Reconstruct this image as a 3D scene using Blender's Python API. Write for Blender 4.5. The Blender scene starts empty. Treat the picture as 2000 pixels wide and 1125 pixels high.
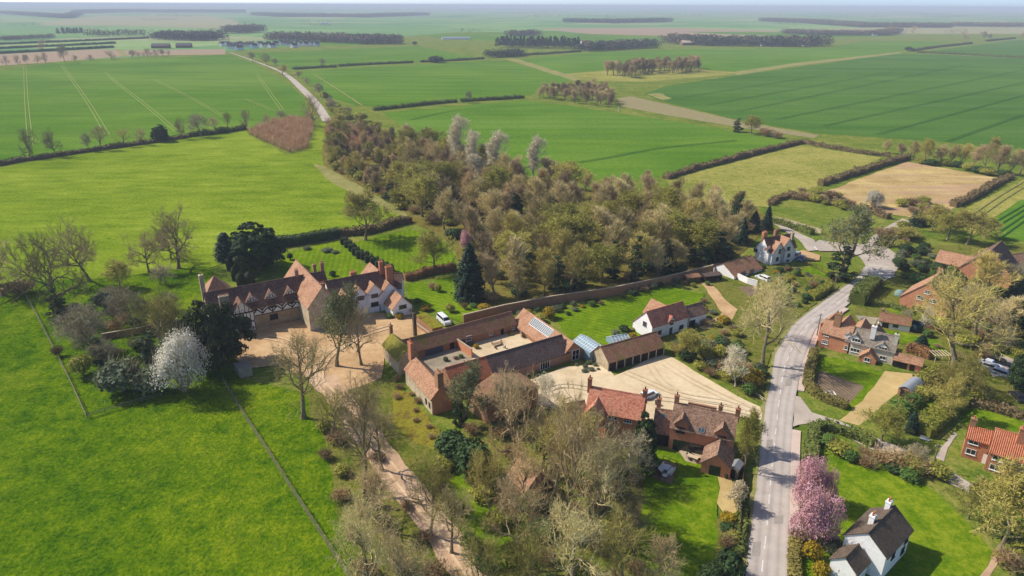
HAZE = 1.7e-4; SKY = .15; EXPO = .78
import bpy, math, random
import numpy as np
from mathutils import Vector, Matrix
R = math.radians
rnd = random.Random(7)
scene = bpy.context.scene
col = scene.collection

# ------------------------------------------------------------------ camera
F_PX = 1351.0
CAM = Vector((0.0, 0.0, 75.0))
PITCH = math.atan((562.5 - 9.5) / F_PX)
ROLL = 0.0045
_fw = Vector((0, math.cos(PITCH), -math.sin(PITCH)))
_up0 = Vector((0, math.sin(PITCH), math.cos(PITCH)))
_rt0 = Vector((1, 0, 0))
_rt = _rt0 * math.cos(ROLL) + _up0 * math.sin(ROLL)
_up = _up0 * math.cos(ROLL) - _rt0 * math.sin(ROLL)
cam = bpy.data.cameras.new('camera')
cam.sensor_width = 36.0
cam.lens = 36.0 * F_PX / 2000.0
cam.clip_start = 1.0
cam.clip_end = 90000.0
cam_ob = bpy.data.objects.new('camera', cam)
M = Matrix((_rt, _up, -_fw)).transposed().to_4x4()
M.translation = CAM
cam_ob.matrix_world = M
col.objects.link(cam_ob)
scene.camera = cam_ob

def ray(u, v):
    return (_rt * ((u - 1000.0) / F_PX) + _up * ((562.5 - v) / F_PX) + _fw).normalized()
def G(p, z=0.0):
    """the point at height z that the photograph shows at pixel p (2000 x 1125)"""
    d = ray(*p)
    t = (z - CAM.z) / d.z
    return CAM + d * t
def PX(w):
    d = Vector(w) - CAM
    k = d.dot(_fw)
    return (1000 + F_PX * d.dot(_rt) / k, 562.5 - F_PX * d.dot(_up) / k)
def on_plane(p, o, n):
    d = ray(*p)
    t = (o - CAM).dot(n) / d.dot(n)
    return CAM + d * t
def height_at(base, vtop):
    lo, hi = 0.0, 60.0
    for _ in range(40):
        m = (lo + hi) / 2
        if PX((base.x, base.y, m))[1] > vtop: lo = m
        else: hi = m
    return (lo + hi) / 2
def ppm(w):
    return F_PX / (Vector(w) - CAM).dot(_fw)
def zoom(ox, oy, s):
    return lambda x, y: (ox + x / s, oy + y / s)
za = zoom(380, 490, 7.033); zb = zoom(580, 500, 7.5); zc = zoom(740, 590, 8.033); zd = zoom(770, 660, 5.921)
ze = zoom(900, 590, 7.032); zf = zoom(1080, 730, 6.618); zg = zoom(1260, 760, 5.627); zh = zoom(1740, 460, 5.623)
zi = zoom(1780, 640, 6.25); zj = zoom(1800, 800, 3.46); zk = zoom(860, 840, 3.948); zl = zoom(1580, 580, 6.25)
zm = zoom(1220, 560, 5.625); zn = zoom(1380, 440, 8.0375); zo = zoom(1600, 960, 6.82); zp = zoom(1450, 700, 2.647)
zq = zoom(1350, 380, 2.96); zr_ = zoom(1700, 270, 5.357); zs = zoom(1240, 840, 7.033); zt = zoom(0, 370, 2.344)
zu = zoom(370, 420, 3.75); zv = zoom(720, 560, 3.226); zw = zoom(950, 700, 2.647); zx = zoom(400, 700, 2.647)

# ------------------------------------------------------------------ materials
def lin(c):
    if isinstance(c, str):
        c = tuple(int(c[i:i + 2], 16) for i in (0, 2, 4))
    return tuple(((x / 255) / 12.92 if x / 255 <= .04045 else ((x / 255 + .055) / 1.055) ** 2.4) for x in c)
class NT:
    def __init__(s, m):
        s.t = m.node_tree; s.n = s.t.nodes; s.l = s.t.links
    def new(s, ty, **kw):
        n = s.n.new(ty)
        for k, v in kw.items():
            if k.startswith('i_'):
                n.inputs[k[2:].replace('_', ' ')].default_value = v
            else:
                setattr(n, k, v)
        return n
    def link(s, a, b): s.l.new(a, b)
    def noise(s, vec, scale, detail=4, rough=.6):
        n = s.new('ShaderNodeTexNoise'); n.inputs['Scale'].default_value = scale
        n.inputs['Detail'].default_value = detail; n.inputs['Roughness'].default_value = rough
        s.link(vec, n.inputs['Vector']); return n.outputs['Fac']
    def ramp(s, fac, stops):
        n = s.new('ShaderNodeValToRGB'); e = n.color_ramp.elements
        while len(e) < len(stops): e.new(.5)
        for k, (p, c) in enumerate(stops):
            e[k].position = p; e[k].color = (*c, 1)
        s.link(fac, n.inputs['Fac']); return n.outputs['Color']
    def mix(s, fac, a, b, mode='MIX'):
        n = s.new('ShaderNodeMix', data_type='RGBA', blend_type=mode)
        for sock, v in ((n.inputs[0], fac), (n.inputs[6], a), (n.inputs[7], b)):
            if hasattr(v, 'is_output') or isinstance(v, bpy.types.NodeSocket): s.link(v, sock)
            elif isinstance(v, (int, float)): sock.default_value = v
            else: sock.default_value = (*v[:3], 1)
        return n.outputs[2]
    def math(s, op, a, b=0.0, clamp=False):
        n = s.new('ShaderNodeMath', operation=op, use_clamp=clamp)
        for sock, v in ((n.inputs[0], a), (n.inputs[1], b)):
            if isinstance(v, bpy.types.NodeSocket): s.link(v, sock)
            else: sock.default_value = v
        return n.outputs[0]
    def mrange(s, v, a, b, c=0., d=1.):
        n = s.new('ShaderNodeMapRange'); n.inputs[1].default_value = a; n.inputs[2].default_value = b
        n.inputs[3].default_value = c; n.inputs[4].default_value = d
        s.link(v, n.inputs[0]); return n.outputs[0]
    def mapping(s, vec, rot=0., scale=(1, 1, 1), loc=(0, 0, 0)):
        n = s.new('ShaderNodeMapping'); n.inputs['Rotation'].default_value = (0, 0, rot); n.inputs['Scale'].default_value = scale
        n.inputs['Location'].default_value = loc
        s.link(vec, n.inputs['Vector']); return n.outputs['Vector']

def new_mat(name, rough=.9, spec=.25):
    m = bpy.data.materials.new(name); m.use_nodes = True
    nt = NT(m); b = nt.n['Principled BSDF']
    b.inputs['Roughness'].default_value = rough
    b.inputs['Specular IOR Level'].default_value = spec
    return m, nt, b
def coords(nt, kind='Object'):
    return nt.new('ShaderNodeTexCoord').outputs[kind]
def bump(nt, b, h, dist, strength=1.0):
    n = nt.new('ShaderNodeBump'); n.inputs['Distance'].default_value = dist; n.inputs['Strength'].default_value = strength
    nt.link(h, n.inputs['Height']); nt.link(n.outputs['Normal'], b.inputs['Normal'])

def m_plain(name, c, rough=.7, var=.12, scale=1.5, spec=.3, metal=0.):
    m, nt, b = new_mat(name, rough, spec); c = lin(c)
    f = nt.noise(coords(nt), scale, 5)
    o = nt.ramp(f, [(.3, tuple(x * (1 - var) for x in c)), (.7, tuple(min(1, x * (1 + var)) for x in c))])
    nt.link(o, b.inputs['Base Color']); b.inputs['Metallic'].default_value = metal
    return m
def m_mottle(name, cs, s1=.6, s2=6., rough=.92, bmp=.0, patch=None, pscale=.25, pthr=(.5, .62), spec=.15):
    """mottled natural surface: fine speckle between the colours of cs, with patches of another colour (moss, lichen, wear)"""
    m, nt, b = new_mat(name, rough, spec); v = coords(nt)
    cs = [lin(c) for c in cs]
    f1 = nt.noise(v, s1, 5); f2 = nt.noise(v, s2, 3, .7)
    f = nt.math('ADD', nt.math('MULTIPLY', f1, .45), nt.math('MULTIPLY', f2, .55))
    n = len(cs)
    o = nt.ramp(f, [(.36 + .28 * k / max(1, n - 1), c) for k, c in enumerate(cs)])
    if patch:
        pf = nt.noise(v, pscale, 6, .7)
        o = nt.mix(nt.mrange(pf, *pthr), o, lin(patch))
    nt.link(o, b.inputs['Base Color'])
    if bmp: bump(nt, b, f2, bmp)
    return m
def m_tiles(name, cs, patch=None, pthr=(.52, .66), row=.16, bmp=.04, pan=False):
    """roof tiles laid in courses; UV in metres, u along the ridge and v down the slope"""
    m, nt, b = new_mat(name, .9, .15); uv = coords(nt, 'UV'); v = coords(nt)
    cs = [lin(c) for c in cs]
    br = nt.new('ShaderNodeTexBrick'); nt.link(uv, br.inputs['Vector'])
    br.inputs['Scale'].default_value = 1.0; br.inputs['Brick Width'].default_value = .42 if not pan else .3
    br.inputs['Row Height'].default_value = row * 1.6; br.inputs['Mortar Size'].default_value = .012
    br.inputs['Color1'].default_value = (.25, .25, .25, 1); br.inputs['Color2'].default_value = (.75, .75, .75, 1)
    br.inputs['Mortar'].default_value = (.1, .1, .1, 1); br.inputs['Bias'].default_value = 0.
    f1 = nt.noise(v, .5, 5); f2 = nt.noise(v, 4., 4, .75)
    bw = nt.new('ShaderNodeRGBToBW'); nt.link(br.outputs['Color'], bw.inputs[0])
    f = nt.math('ADD', nt.math('MULTIPLY', f1, .3), nt.math('ADD', nt.math('MULTIPLY', f2, .45), nt.math('MULTIPLY', bw.outputs[0], .25)))
    n = len(cs)
    o = nt.ramp(f, [(.34 + .32 * k / max(1, n - 1), c) for k, c in enumerate(cs)])
    if patch:
        pf = nt.noise(v, .35, 7, .75)
        o = nt.mix(nt.mrange(pf, *pthr), o, lin(patch))
    nt.link(o, b.inputs['Base Color'])
    if pan:
        w = nt.new('ShaderNodeTexWave', wave_type='BANDS', bands_direction='X'); w.inputs['Scale'].default_value = 1.05
        nt.link(uv, w.inputs['Vector']); bump(nt, b, w.outputs['Fac'], .12)
    else:
        bump(nt, b, nt.math('ADD', bw.outputs[0], f2), bmp)
    return m
def m_brick(name, c1, c2, mortar, patch=None, pthr=(.55, .7)):
    m, nt, b = new_mat(name, .92, .12); uv = coords(nt, 'UV'); v = coords(nt)
    br = nt.new('ShaderNodeTexBrick'); nt.link(uv, br.inputs['Vector'])
    br.inputs['Scale'].default_value = 1.0; br.inputs['Brick Width'].default_value = .23; br.inputs['Row Height'].default_value = .08
    br.inputs['Mortar Size'].default_value = .006
    br.inputs['Color1'].default_value = (*lin(c1), 1); br.inputs['Color2'].default_value = (*lin(c2), 1); br.inputs['Mortar'].default_value = (*lin(mortar), 1)
    f1 = nt.noise(v, .5, 6, .7); f2 = nt.noise(v, 5., 3, .7)
    o = nt.mix(nt.mrange(nt.math('ADD', nt.math('MULTIPLY', f1, .5), nt.math('MULTIPLY', f2, .5)), .35, .65, .72, 1.2), (0, 0, 0), br.outputs['Color'])
    mm = o.node; mm.clamp_factor = False
    if patch:
        o = nt.mix(nt.mrange(nt.noise(v, .4, 7, .75), *pthr), o, lin(patch))
    nt.link(o, b.inputs['Base Color']); return m
def m_leaf(name, c1, c2, rough=.7, trans=.25, inst=.35, scale=.5):
    """foliage or twigs; varies inside a crown and from plant to plant"""
    m, nt, b = new_mat(name, rough, .2); v = coords(nt)
    f = nt.noise(v, scale, 3)
    oi = nt.new('ShaderNodeObjectInfo')
    g = nt.math('ADD', nt.math('MULTIPLY', nt.mrange(f, .3, .7), 1 - inst), nt.math('MULTIPLY', oi.outputs['Random'], inst))
    o = nt.ramp(g, [(.1, lin(c1)), (.9, lin(c2))])
    nt.link(o, b.inputs['Base Color'])
    if trans:
        tr = nt.new('ShaderNodeBsdfTranslucent'); nt.link(o, tr.inputs['Color'])
        mx = nt.new('ShaderNodeMixShader'); mx.inputs[0].default_value = trans
        nt.link(b.outputs[0], mx.inputs[1]); nt.link(tr.outputs[0], mx.inputs[2])
        nt.link(mx.outputs[0], nt.n['Material Output'].inputs['Surface'])
    return m
def m_grass(name, cs, s1=.02, s2=.35, stripe=None, bmp=.25, fine=2.5, streak=None, patch=None, pscale=.03, pthr=(.5, .7), pmax=1.):
    """turf or crop: broad drifts, tussocks and fine tufts; optional mown stripes (angle, width, strength) and streaks (angle, length ratio)"""
    m, nt, b = new_mat(name, 1., 0.); v = coords(nt); cs = [lin(c) for c in cs]
    vv = v
    if streak: vv = nt.mapping(v, rot=-streak[0], scale=(1 / streak[1], 1, 1))
    f1 = nt.noise(v, s1, 5, .65); f2 = nt.noise(vv, s2, 5, .7); f3 = nt.noise(v, fine, 4, .75)
    f = nt.math('ADD', nt.math('MULTIPLY', f1, .3), nt.math('ADD', nt.math('MULTIPLY', f2, .32), nt.math('MULTIPLY', f3, .38)))
    if stripe:
        w = nt.new('ShaderNodeTexWave', wave_type='BANDS', bands_direction='X'); w.inputs['Scale'].default_value = math.pi / 10 / stripe[1]
        w.inputs['Distortion'].default_value = .6; w.inputs['Detail'].default_value = 2; w.inputs['Detail Scale'].default_value = .6
        nt.link(nt.mapping(v, rot=-stripe[0]), w.inputs['Vector'])
        f = nt.math('ADD', f, nt.mrange(w.outputs['Fac'], .25, .75, -stripe[2], stripe[2]))
    n = len(cs)
    o = nt.ramp(f, [(.41 + .18 * k / max(1, n - 1), c) for k, c in enumerate(cs)])
    if patch:
        o = nt.mix(nt.mrange(nt.noise(vv, pscale, 6, .7), *pthr, 0, pmax), o, lin(patch))
    nt.link(o, b.inputs['Base Color'])
    if bmp: bump(nt, b, nt.math('ADD', f2, nt.math('MULTIPLY', f3, .6)), bmp)
    return m

# ------------------------------------------------------------------ mesh helpers
class MB:
    """collects faces (with metre UVs) and links them as ONE mesh object"""
    def __init__(s): s.v = []; s.f = []; s.uv = []; s.mi = []
    def face(s, pts, uv=None, mi=0):
        k = len(s.v); s.v += [tuple(p) for p in pts]; s.f.append(tuple(range(k, k + len(pts))))
        if uv is None:
            p0 = Vector(pts[0]); e = (Vector(pts[1]) - p0)
            nrm = None
            for j in range(2, len(pts)):
                c = e.cross(Vector(pts[j]) - p0)
                if c.length > 1e-9: nrm = c.normalized(); break
            if nrm is None: nrm = Vector((0, 0, 1))
            if abs(nrm.z) > .85: ax = Vector((1, 0, 0)); ay = Vector((0, 1, 0))
            else:
                ax = Vector((-nrm.y, nrm.x, 0)).normalized(); ay = nrm.cross(ax)
            uv = [(Vector(p).dot(ax), Vector(p).dot(ay)) for p in pts]
        s.uv += uv; s.mi.append(mi)
    def hexa(s, c, mi=0):
        """eight corners: bottom 0-3, top 4-7, same order"""
        for q in ((3, 2, 1, 0), (4, 5, 6, 7), (0, 1, 5, 4), (1, 2, 6, 5), (2, 3, 7, 6), (3, 0, 4, 7)):
            s.face([c[i] for i in q], mi=mi)
    def box(s, o, ax, ay, az, mi=0):
        """box spanned from corner o by three vectors"""
        o = Vector(o); ax, ay, az = Vector(ax), Vector(ay), Vector(az)
        b = [o, o + ax, o + ax + ay, o + ay]
        s.hexa(b + [p + az for p in b], mi)
    def cbox(s, c, a, n, la, ln, h, mi=0):
        """upright box: base centre c, axis a with length la, axis n with length ln, height h"""
        a = Vector(a); n = Vector(n)
        s.box(Vector(c) - a * la / 2 - n * ln / 2, a * la, n * ln, (0, 0, h), mi)
    def prism(s, poly, z0, z1, mi=0):
        n = len(poly)
        s.face([(p[0], p[1], z1) for p in poly], mi=mi)
        s.face([(p[0], p[1], z0) for p in reversed(poly)], mi=mi)
        for i in range(n):
            a, b = poly[i], poly[(i + 1) % n]
            s.face([(a[0], a[1], z0), (b[0], b[1], z0), (b[0], b[1], z1), (a[0], a[1], z1)], mi=mi)
    def tube(s, pts, radii, n=6, mi=0, cap=True):
        pts = [Vector(p) for p in pts]; rings = []
        for i, p in enumerate(pts):
            d = (pts[min(i + 1, len(pts) - 1)] - pts[max(i - 1, 0)]).normalized()
            x = d.cross(Vector((0, 0, 1)) if abs(d.z) < .9 else Vector((1, 0, 0))).normalized(); y = d.cross(x)
            rings.append([p + (x * math.cos(2 * math.pi * k / n) + y * math.sin(2 * math.pi * k / n)) * radii[i] for k in range(n)])
        for i in range(len(rings) - 1):
            for k in range(n):
                s.face([rings[i][k], rings[i + 1][k], rings[i + 1][(k + 1) % n], rings[i][(k + 1) % n]], mi=mi)
        if cap:
            s.face(rings[-1][::-1], mi=mi); s.face(rings[0], mi=mi)
    def lathe(s, c, prof, n=12, mi=0):
        c = Vector(c)
        rg = [[c + Vector((r * math.cos(2 * math.pi * k / n), r * math.sin(2 * math.pi * k / n), z)) for k in range(n)] for r, z in prof]
        for i in range(len(rg) - 1):
            for k in range(n):
                s.face([rg[i][k], rg[i][(k + 1) % n], rg[i + 1][(k + 1) % n], rg[i + 1][k]], mi=mi)
        s.face(rg[-1], mi=mi); s.face(rg[0][::-1], mi=mi)
    def mesh(s, name, mats, off=Vector((0, 0, 0))):
        me = bpy.data.meshes.new(name)
        me.from_pydata([(a - off.x, b - off.y, c - off.z) for a, b, c in s.v], [], s.f)
        if not isinstance(mats, (list, tuple)): mats = [mats]
        for m in mats: me.materials.append(m)
        if len(mats) > 1: me.polygons.foreach_set('material_index', s.mi)
        ul = me.uv_layers.new(name='UVMap')
        ul.data.foreach_set('uv', [x for p in s.uv for x in p])
        return me
    def build(s, name, mats, parent=None, off=None):
        if off is None:
            r = parent
            while r is not None and r.parent is not None: r = r.parent
            off = Vector(r.location) if r is not None else Vector((0, 0, 0))
        o = bpy.data.objects.new(name, s.mesh(name, mats, off))
        col.objects.link(o)
        if parent is not None: o.parent = parent
        return o
def add_obj(name, me, parent=None, loc=None, rz=0., sc=None):
    o = bpy.data.objects.new(name, me); col.objects.link(o)
    if parent is not None: o.parent = parent
    if loc is not None: o.location = loc
    o.rotation_euler.z = rz
    if sc is not None: o.scale = sc
    return o
def tag(o, label, cat, group=None):
    o['label'] = label; o['category'] = cat
    if group: o['group'] = group
    return o
def thing(name, loc, label, cat, group=None, rz=0.):
    o = bpy.data.objects.new(name, None); col.objects.link(o)
    o.empty_display_size = .5
    o.location = loc; o.rotation_euler.z = rz
    return tag(o, label, cat, group)
def copy_tree(src, loc, rz=0., sc=None, label=None, group=None):
    r = src.copy(); col.objects.link(r); r.location = loc; r.rotation_euler.z = rz
    if sc is not None: r.scale = sc
    if label: r['label'] = label
    if group: r['group'] = group
    for ch in list(src.children):
        c = ch.copy(); col.objects.link(c); c.parent = r
        for g in list(ch.children):
            d = g.copy(); col.objects.link(d); d.parent = c
    return r
def rough_line(pts, amp, step, seed=1, closed=False):
    rg = random.Random(seed); out = []
    n = len(pts)
    for i in range(n if closed else n - 1):
        a = Vector(pts[i][:2]); b = Vector(pts[(i + 1) % n][:2]); L = (b - a).length
        k = max(1, int(L / step)); pr = Vector((-(b - a).y, (b - a).x)) / max(L, 1e-6)
        for j in range(k):
            p = a.lerp(b, j / k)
            if j: p = p + pr * rg.uniform(-amp, amp)
            out.append((p.x, p.y))
    if not closed: out.append(tuple(pts[-1][:2]))
    return out
LAYER = [0.0]
def sheet(name, px, mat, z, amp=0., step=4., seed=1, world=False, kind='structure'):
    pts = [(p[0], p[1]) for p in px] if world else [tuple(G(p)[:2]) for p in px]
    if amp: pts = rough_line(pts, amp, step, seed, True)
    mb = MB(); mb.face([(x, y, z) for x, y in pts], uv=[(x, y) for x, y in pts])
    o = mb.build(name, mat); o['kind'] = kind
    if o.data.polygons[0].normal.z < 0: o.data.flip_normals()
    return o
def smooth_line(pts, n=6):
    """Catmull-Rom through the points"""
    P = [Vector(p) for p in pts]; P = [P[0] * 2 - P[1]] + P + [P[-1] * 2 - P[-2]]; out = []
    for i in range(1, len(P) - 2):
        for j in range(n):
            t = j / n; a, b, c, d = P[i - 1], P[i], P[i + 1], P[i + 2]
            out.append(.5 * ((2 * b) + (c - a) * t + (2 * a - 5 * b + 4 * c - d) * t * t + (3 * b - a - 3 * c + d) * t ** 3))
    out.append(P[-2]); return out
# ------------------------------------------------------------------ vegetation
class NM:
    """a soup of quads and triangles, kept as arrays; becomes one mesh"""
    def __init__(s): s.q = []; s.t = []
    def quads(s, a, mi=0): s.q.append((np.asarray(a, dtype=np.float32).reshape(-1, 4, 3), mi))
    def tris(s, a, mi=0): s.t.append((np.asarray(a, dtype=np.float32).reshape(-1, 3, 3), mi))
    def tube(s, pts, rad, n, mi=0):
        pts = np.asarray(pts, dtype=np.float64); m = len(pts)
        d = np.gradient(pts, axis=0); d /= np.linalg.norm(d, axis=1)[:, None] + 1e-9
        ref = np.where(np.abs(d[:, 2:3]) < .9, np.array([[0, 0, 1.]]), np.array([[1., 0, 0]]))
        x = np.cross(d, ref); x /= np.linalg.norm(x, axis=1)[:, None]; y = np.cross(d, x)
        a = np.arange(n) * 2 * np.pi / n
        r = pts[:, None, :] + (x[:, None, :] * np.cos(a)[None, :, None] + y[:, None, :] * np.sin(a)[None, :, None]) * np.asarray(rad)[:, None, None]
        r2 = np.roll(r, -1, axis=1)
        s.quads(np.stack([r[:-1], r[1:], r2[1:], r2[:-1]], axis=2).reshape(-1, 4, 3), mi)
    def leaves(s, rg, c, n, size, mi=0, asp=.7, jit=.5):
        """leaf sprays: centres c, outward directions n"""
        N = len(c); n = n + rg.normal(0, jit, (N, 3)); n /= np.linalg.norm(n, axis=1)[:, None] + 1e-9
        t = np.cross(n, rg.normal(0, 1, (N, 3))); t /= np.linalg.norm(t, axis=1)[:, None] + 1e-9
        b = np.cross(n, t); sz = (np.asarray(size) * rg.uniform(.6, 1.3, N))[:, None]
        t = t * sz; b = b * sz * asp
        s.quads(np.stack([c - t, c - b * .8 + t * .1, c + t, c + b], axis=1), mi)
    def ribbons(s, rg, p0, p1, w, mi=0):
        d = p1 - p0; t = np.cross(d, rg.normal(0, 1, d.shape)); t /= np.linalg.norm(t, axis=1)[:, None] + 1e-9
        t = t * (np.asarray(w) / 2).reshape(-1, 1) if np.ndim(w) else t * w / 2
        s.tris(np.stack([p0 - t, p0 + t, p1], axis=1), mi)
    def mesh(s, name, mats, off=(0, 0, 0)):
        me = bpy.data.meshes.new(name)
        qs = [a for a, _ in s.q]; ts = [a for a, _ in s.t]
        Q = np.concatenate(qs) if qs else np.zeros((0, 4, 3), np.float32); T = np.concatenate(ts) if ts else np.zeros((0, 3, 3), np.float32)
        v = np.concatenate([Q.reshape(-1, 3), T.reshape(-1, 3)]) - np.asarray(off, dtype=np.float32)
        nq, nt_ = len(Q), len(T); nl = nq * 4 + nt_ * 3
        me.vertices.add(len(v)); me.vertices.foreach_set('co', np.ascontiguousarray(v, dtype=np.float32).ravel())
        me.loops.add(nl); me.loops.foreach_set('vertex_index', np.arange(nl, dtype=np.int32))
        me.polygons.add(nq + nt_)
        st = np.concatenate([np.arange(nq) * 4, nq * 4 + np.arange(nt_) * 3]).astype(np.int32)
        me.polygons.foreach_set('loop_start', st)
        if not isinstance(mats, (list, tuple)): mats = [mats]
        for m in mats: me.materials.append(m)
        mi = np.concatenate([np.full(len(a), k, np.int32) for a, k in s.q] + [np.full(len(a), k, np.int32) for a, k in s.t])
        me.polygons.foreach_set('material_index', mi)
        me.update(calc_edges=True); return me

def unit(v): return v / (np.linalg.norm(v) + 1e-9)
def bare_tree(seed, H=12., clear=.25, leader=.8, r0=.3, rc=5., nl=9, ang=(70, 25), kids=(6, 5), ntw=10, tl=.9, tw=.045,
              gnarl=.16, up=.10, droop=0., lean=(0, 0), leaf=0., leaf_s=.16, sub=2, spray=0, sw=.13):
    rg = np.random.default_rng(seed); T = NM(); C = NM()
    tw0, tw1 = [], []; lf = []; sp = []
    def path(p, d, L, n, g, u):
        pts = [p]
        for _ in range(n):
            d = unit(d + rg.normal(0, g, 3) + np.array([0, 0, u])); p = p + d * L / n; pts.append(p)
        return np.array(pts), d
    def at(pts, t):
        k = t * (len(pts) - 1); i = min(int(k), len(pts) - 2); f = k - i
        return pts[i] * (1 - f) + pts[i + 1] * f, unit(pts[i + 1] - pts[i])
    def side(d, a, az):
        x = unit(np.cross(d, np.array([0, 0, 1.]) if abs(d[2]) < .95 else np.array([1., 0, 0]))); y = np.cross(d, x)
        return unit(d * math.cos(a) + (x * math.cos(az) + y * math.sin(az)) * math.sin(a))
    tp, _ = path(np.zeros(3), unit(np.array([lean[0], lean[1], 1.])), H * leader, 7, .05 + gnarl * .25, .05)
    tp[0] -= tp[0]
    rr = np.linspace(1, .28, 8) * r0; rr[0] *= 1.5
    T.tube(np.vstack([[0, 0, -.3], tp]), np.concatenate([[r0 * 1.8], rr]), 8)
    az = rg.uniform(0, 6.28)
    for i in range(nl):
        f = (i + .5) / nl; az += 2.4 + rg.uniform(-.4, .4)
        t = clear / leader + (1 - clear / leader) * f ** .9
        p, d = at(tp, min(t, 1.))
        a = R(ang[0] + (ang[1] - ang[0]) * f + rg.uniform(-10, 10))
        L = rc * (1.05 - .35 * f) * rg.uniform(.8, 1.15) if leader > .6 else rc * rg.uniform(.85, 1.2) * (1.1 if f > .4 else .95)
        r = r0 * (.5 - .2 * f)
        lp, ld = path(p, side(np.array([lean[0] * .5, lean[1] * .5, 1.]), a, az), L, 6, gnarl, up)
        T.tube(lp, np.linspace(r, r * .25, 7), 6)
        nk = kids[0]; az2 = rg.uniform(0, 6.28)
        for j in range(nk + 1):
            tt = .3 + .7 * (j + .5) / nk; az2 += 2.4
            if j == nk: q, e, a2 = lp[-1], ld, .15
            else:
                q, e = at(lp, min(1., tt)); a2 = R(rg.uniform(30, 60))
            L2 = L * (.62 - .28 * min(tt, 1.)) * rg.uniform(.75, 1.25) + .4; r2 = r * (.55 - .3 * min(1., tt)) + .012
            bp, bd = path(q, side(e, a2, az2), L2, 4, gnarl * 1.1, up * .9 - droop)
            C.tube(bp, np.linspace(r2, r2 * .3, 5), 4)
            for _ in range(spray):
                s0, s1 = at(bp, rg.uniform(.3, 1.)); dd = unit(s1 + rg.normal(0, .3, 3) + np.array([0, 0, .5])); sp.append((s0, s0 + dd * rg.uniform(1.3, 2.6)))
            az3 = rg.uniform(0, 6.28)
            for k in range(kids[1] + 1):
                t3 = .25 + .75 * (k + .5) / kids[1]; az3 += 2.4
                if k == kids[1]: q3, e3, a3 = bp[-1], bd, .1
                else:
                    q3, e3 = at(bp, min(1., t3)); a3 = R(rg.uniform(25, 60))
                L3 = L2 * (.55 - .22 * min(1, t3)) * rg.uniform(.8, 1.25) + .35; r3 = r2 * .42 + .006
                cp, cd = path(q3, side(e3, a3, az3), L3, 3, gnarl * 1.1, up * .7 - droop * 1.6)
                C.tube(cp, np.linspace(r3, r3 * .4, 4), 3)
                for _ in range(ntw):
                    s0, s1 = at(cp, rg.uniform(.1, 1.))
                    dd = unit(s1 + rg.normal(0, .55, 3) + np.array([0, 0, up * 1.5 - droop * 3])); e0 = s0 + dd * tl * rg.uniform(.5, 1.2)
                    tw0.append(s0); tw1.append(e0)
                    for _ in range(sub):
                        m0 = s0 + (e0 - s0) * rg.uniform(.25, .8)
                        m1 = m0 + unit(dd + rg.normal(0, .6, 3) + np.array([0, 0, -droop * 2])) * tl * rg.uniform(.25, .6)
                        tw0.append(m0); tw1.append(m1)
                        if leaf and rg.random() < leaf: lf.append(m1)
    tw0 = np.array(tw0); tw1 = np.array(tw1)
    C.ribbons(rg, tw0, tw1, tw * rg.uniform(.6, 1.3, len(tw0)), 0)
    if sp:
        sp = np.array(sp); C.ribbons(rg, sp[:, 0], sp[:, 1], sw * rg.uniform(.6, 1.4, len(sp)), 0)
    if lf:
        lf = np.array(lf); C.leaves(rg, lf, np.tile([0, 0, .6], (len(lf), 1)) + rg.normal(0, .5, (len(lf), 3)), leaf_s, 1)
    return T, C
def sphere(rg, n):
    v = rg.normal(0, 1, (n, 3)); return v / np.linalg.norm(v, axis=1)[:, None]
def leaf_cloud(nm, seed, env, nclump, per, cr, ls, mi=0, flat=.75, low=-1., jit=.45):
    """env: list of (centre, radii); clumps sit through the outer part of each ellipsoid"""
    rg = np.random.default_rng(seed)
    for c, rad in env:
        c = np.array(c, float); rad = np.array(rad, float)
        n = max(3, int(nclump * (rad[0] * rad[2]) / max(e[1][0] * e[1][2] for e in env)))
        d = sphere(rg, n * 2); d = d[d[:, 2] > low][:n]
        f = rg.uniform(.55, 1.0, len(d)) ** .6
        cc = c + d * rad * f[:, None]
        for q, dd in zip(cc, d):
            r = cr * rg.uniform(.6, 1.35)
            s = sphere(rg, per); s[:, 2] = np.abs(s[:, 2]) * 1.0 - .35; 
            p = q + s * np.array([r, r, r * flat]) * rg.uniform(.6, 1.0, (per, 1))
            nm.leaves(rg, p, s * .8 + dd * .5, ls, mi, jit=jit)
def evergreen(seed, env, nclump, per, cr, ls, r0=.25, htr=3., nst=1):
    T = NM(); C = NM(); rg = np.random.default_rng(seed + 5)
    for k in range(nst):
        x, y = rg.uniform(-.4, .4, 2) * (nst > 1)
        T.tube([(x * .3, y * .3, -.3), (x * .6, y * .6, htr * .4), (x, y, htr)], [r0 * 1.3, r0, r0 * .6], 7)
    leaf_cloud(C, seed, env, nclump, per, cr, ls); return T, C
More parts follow.
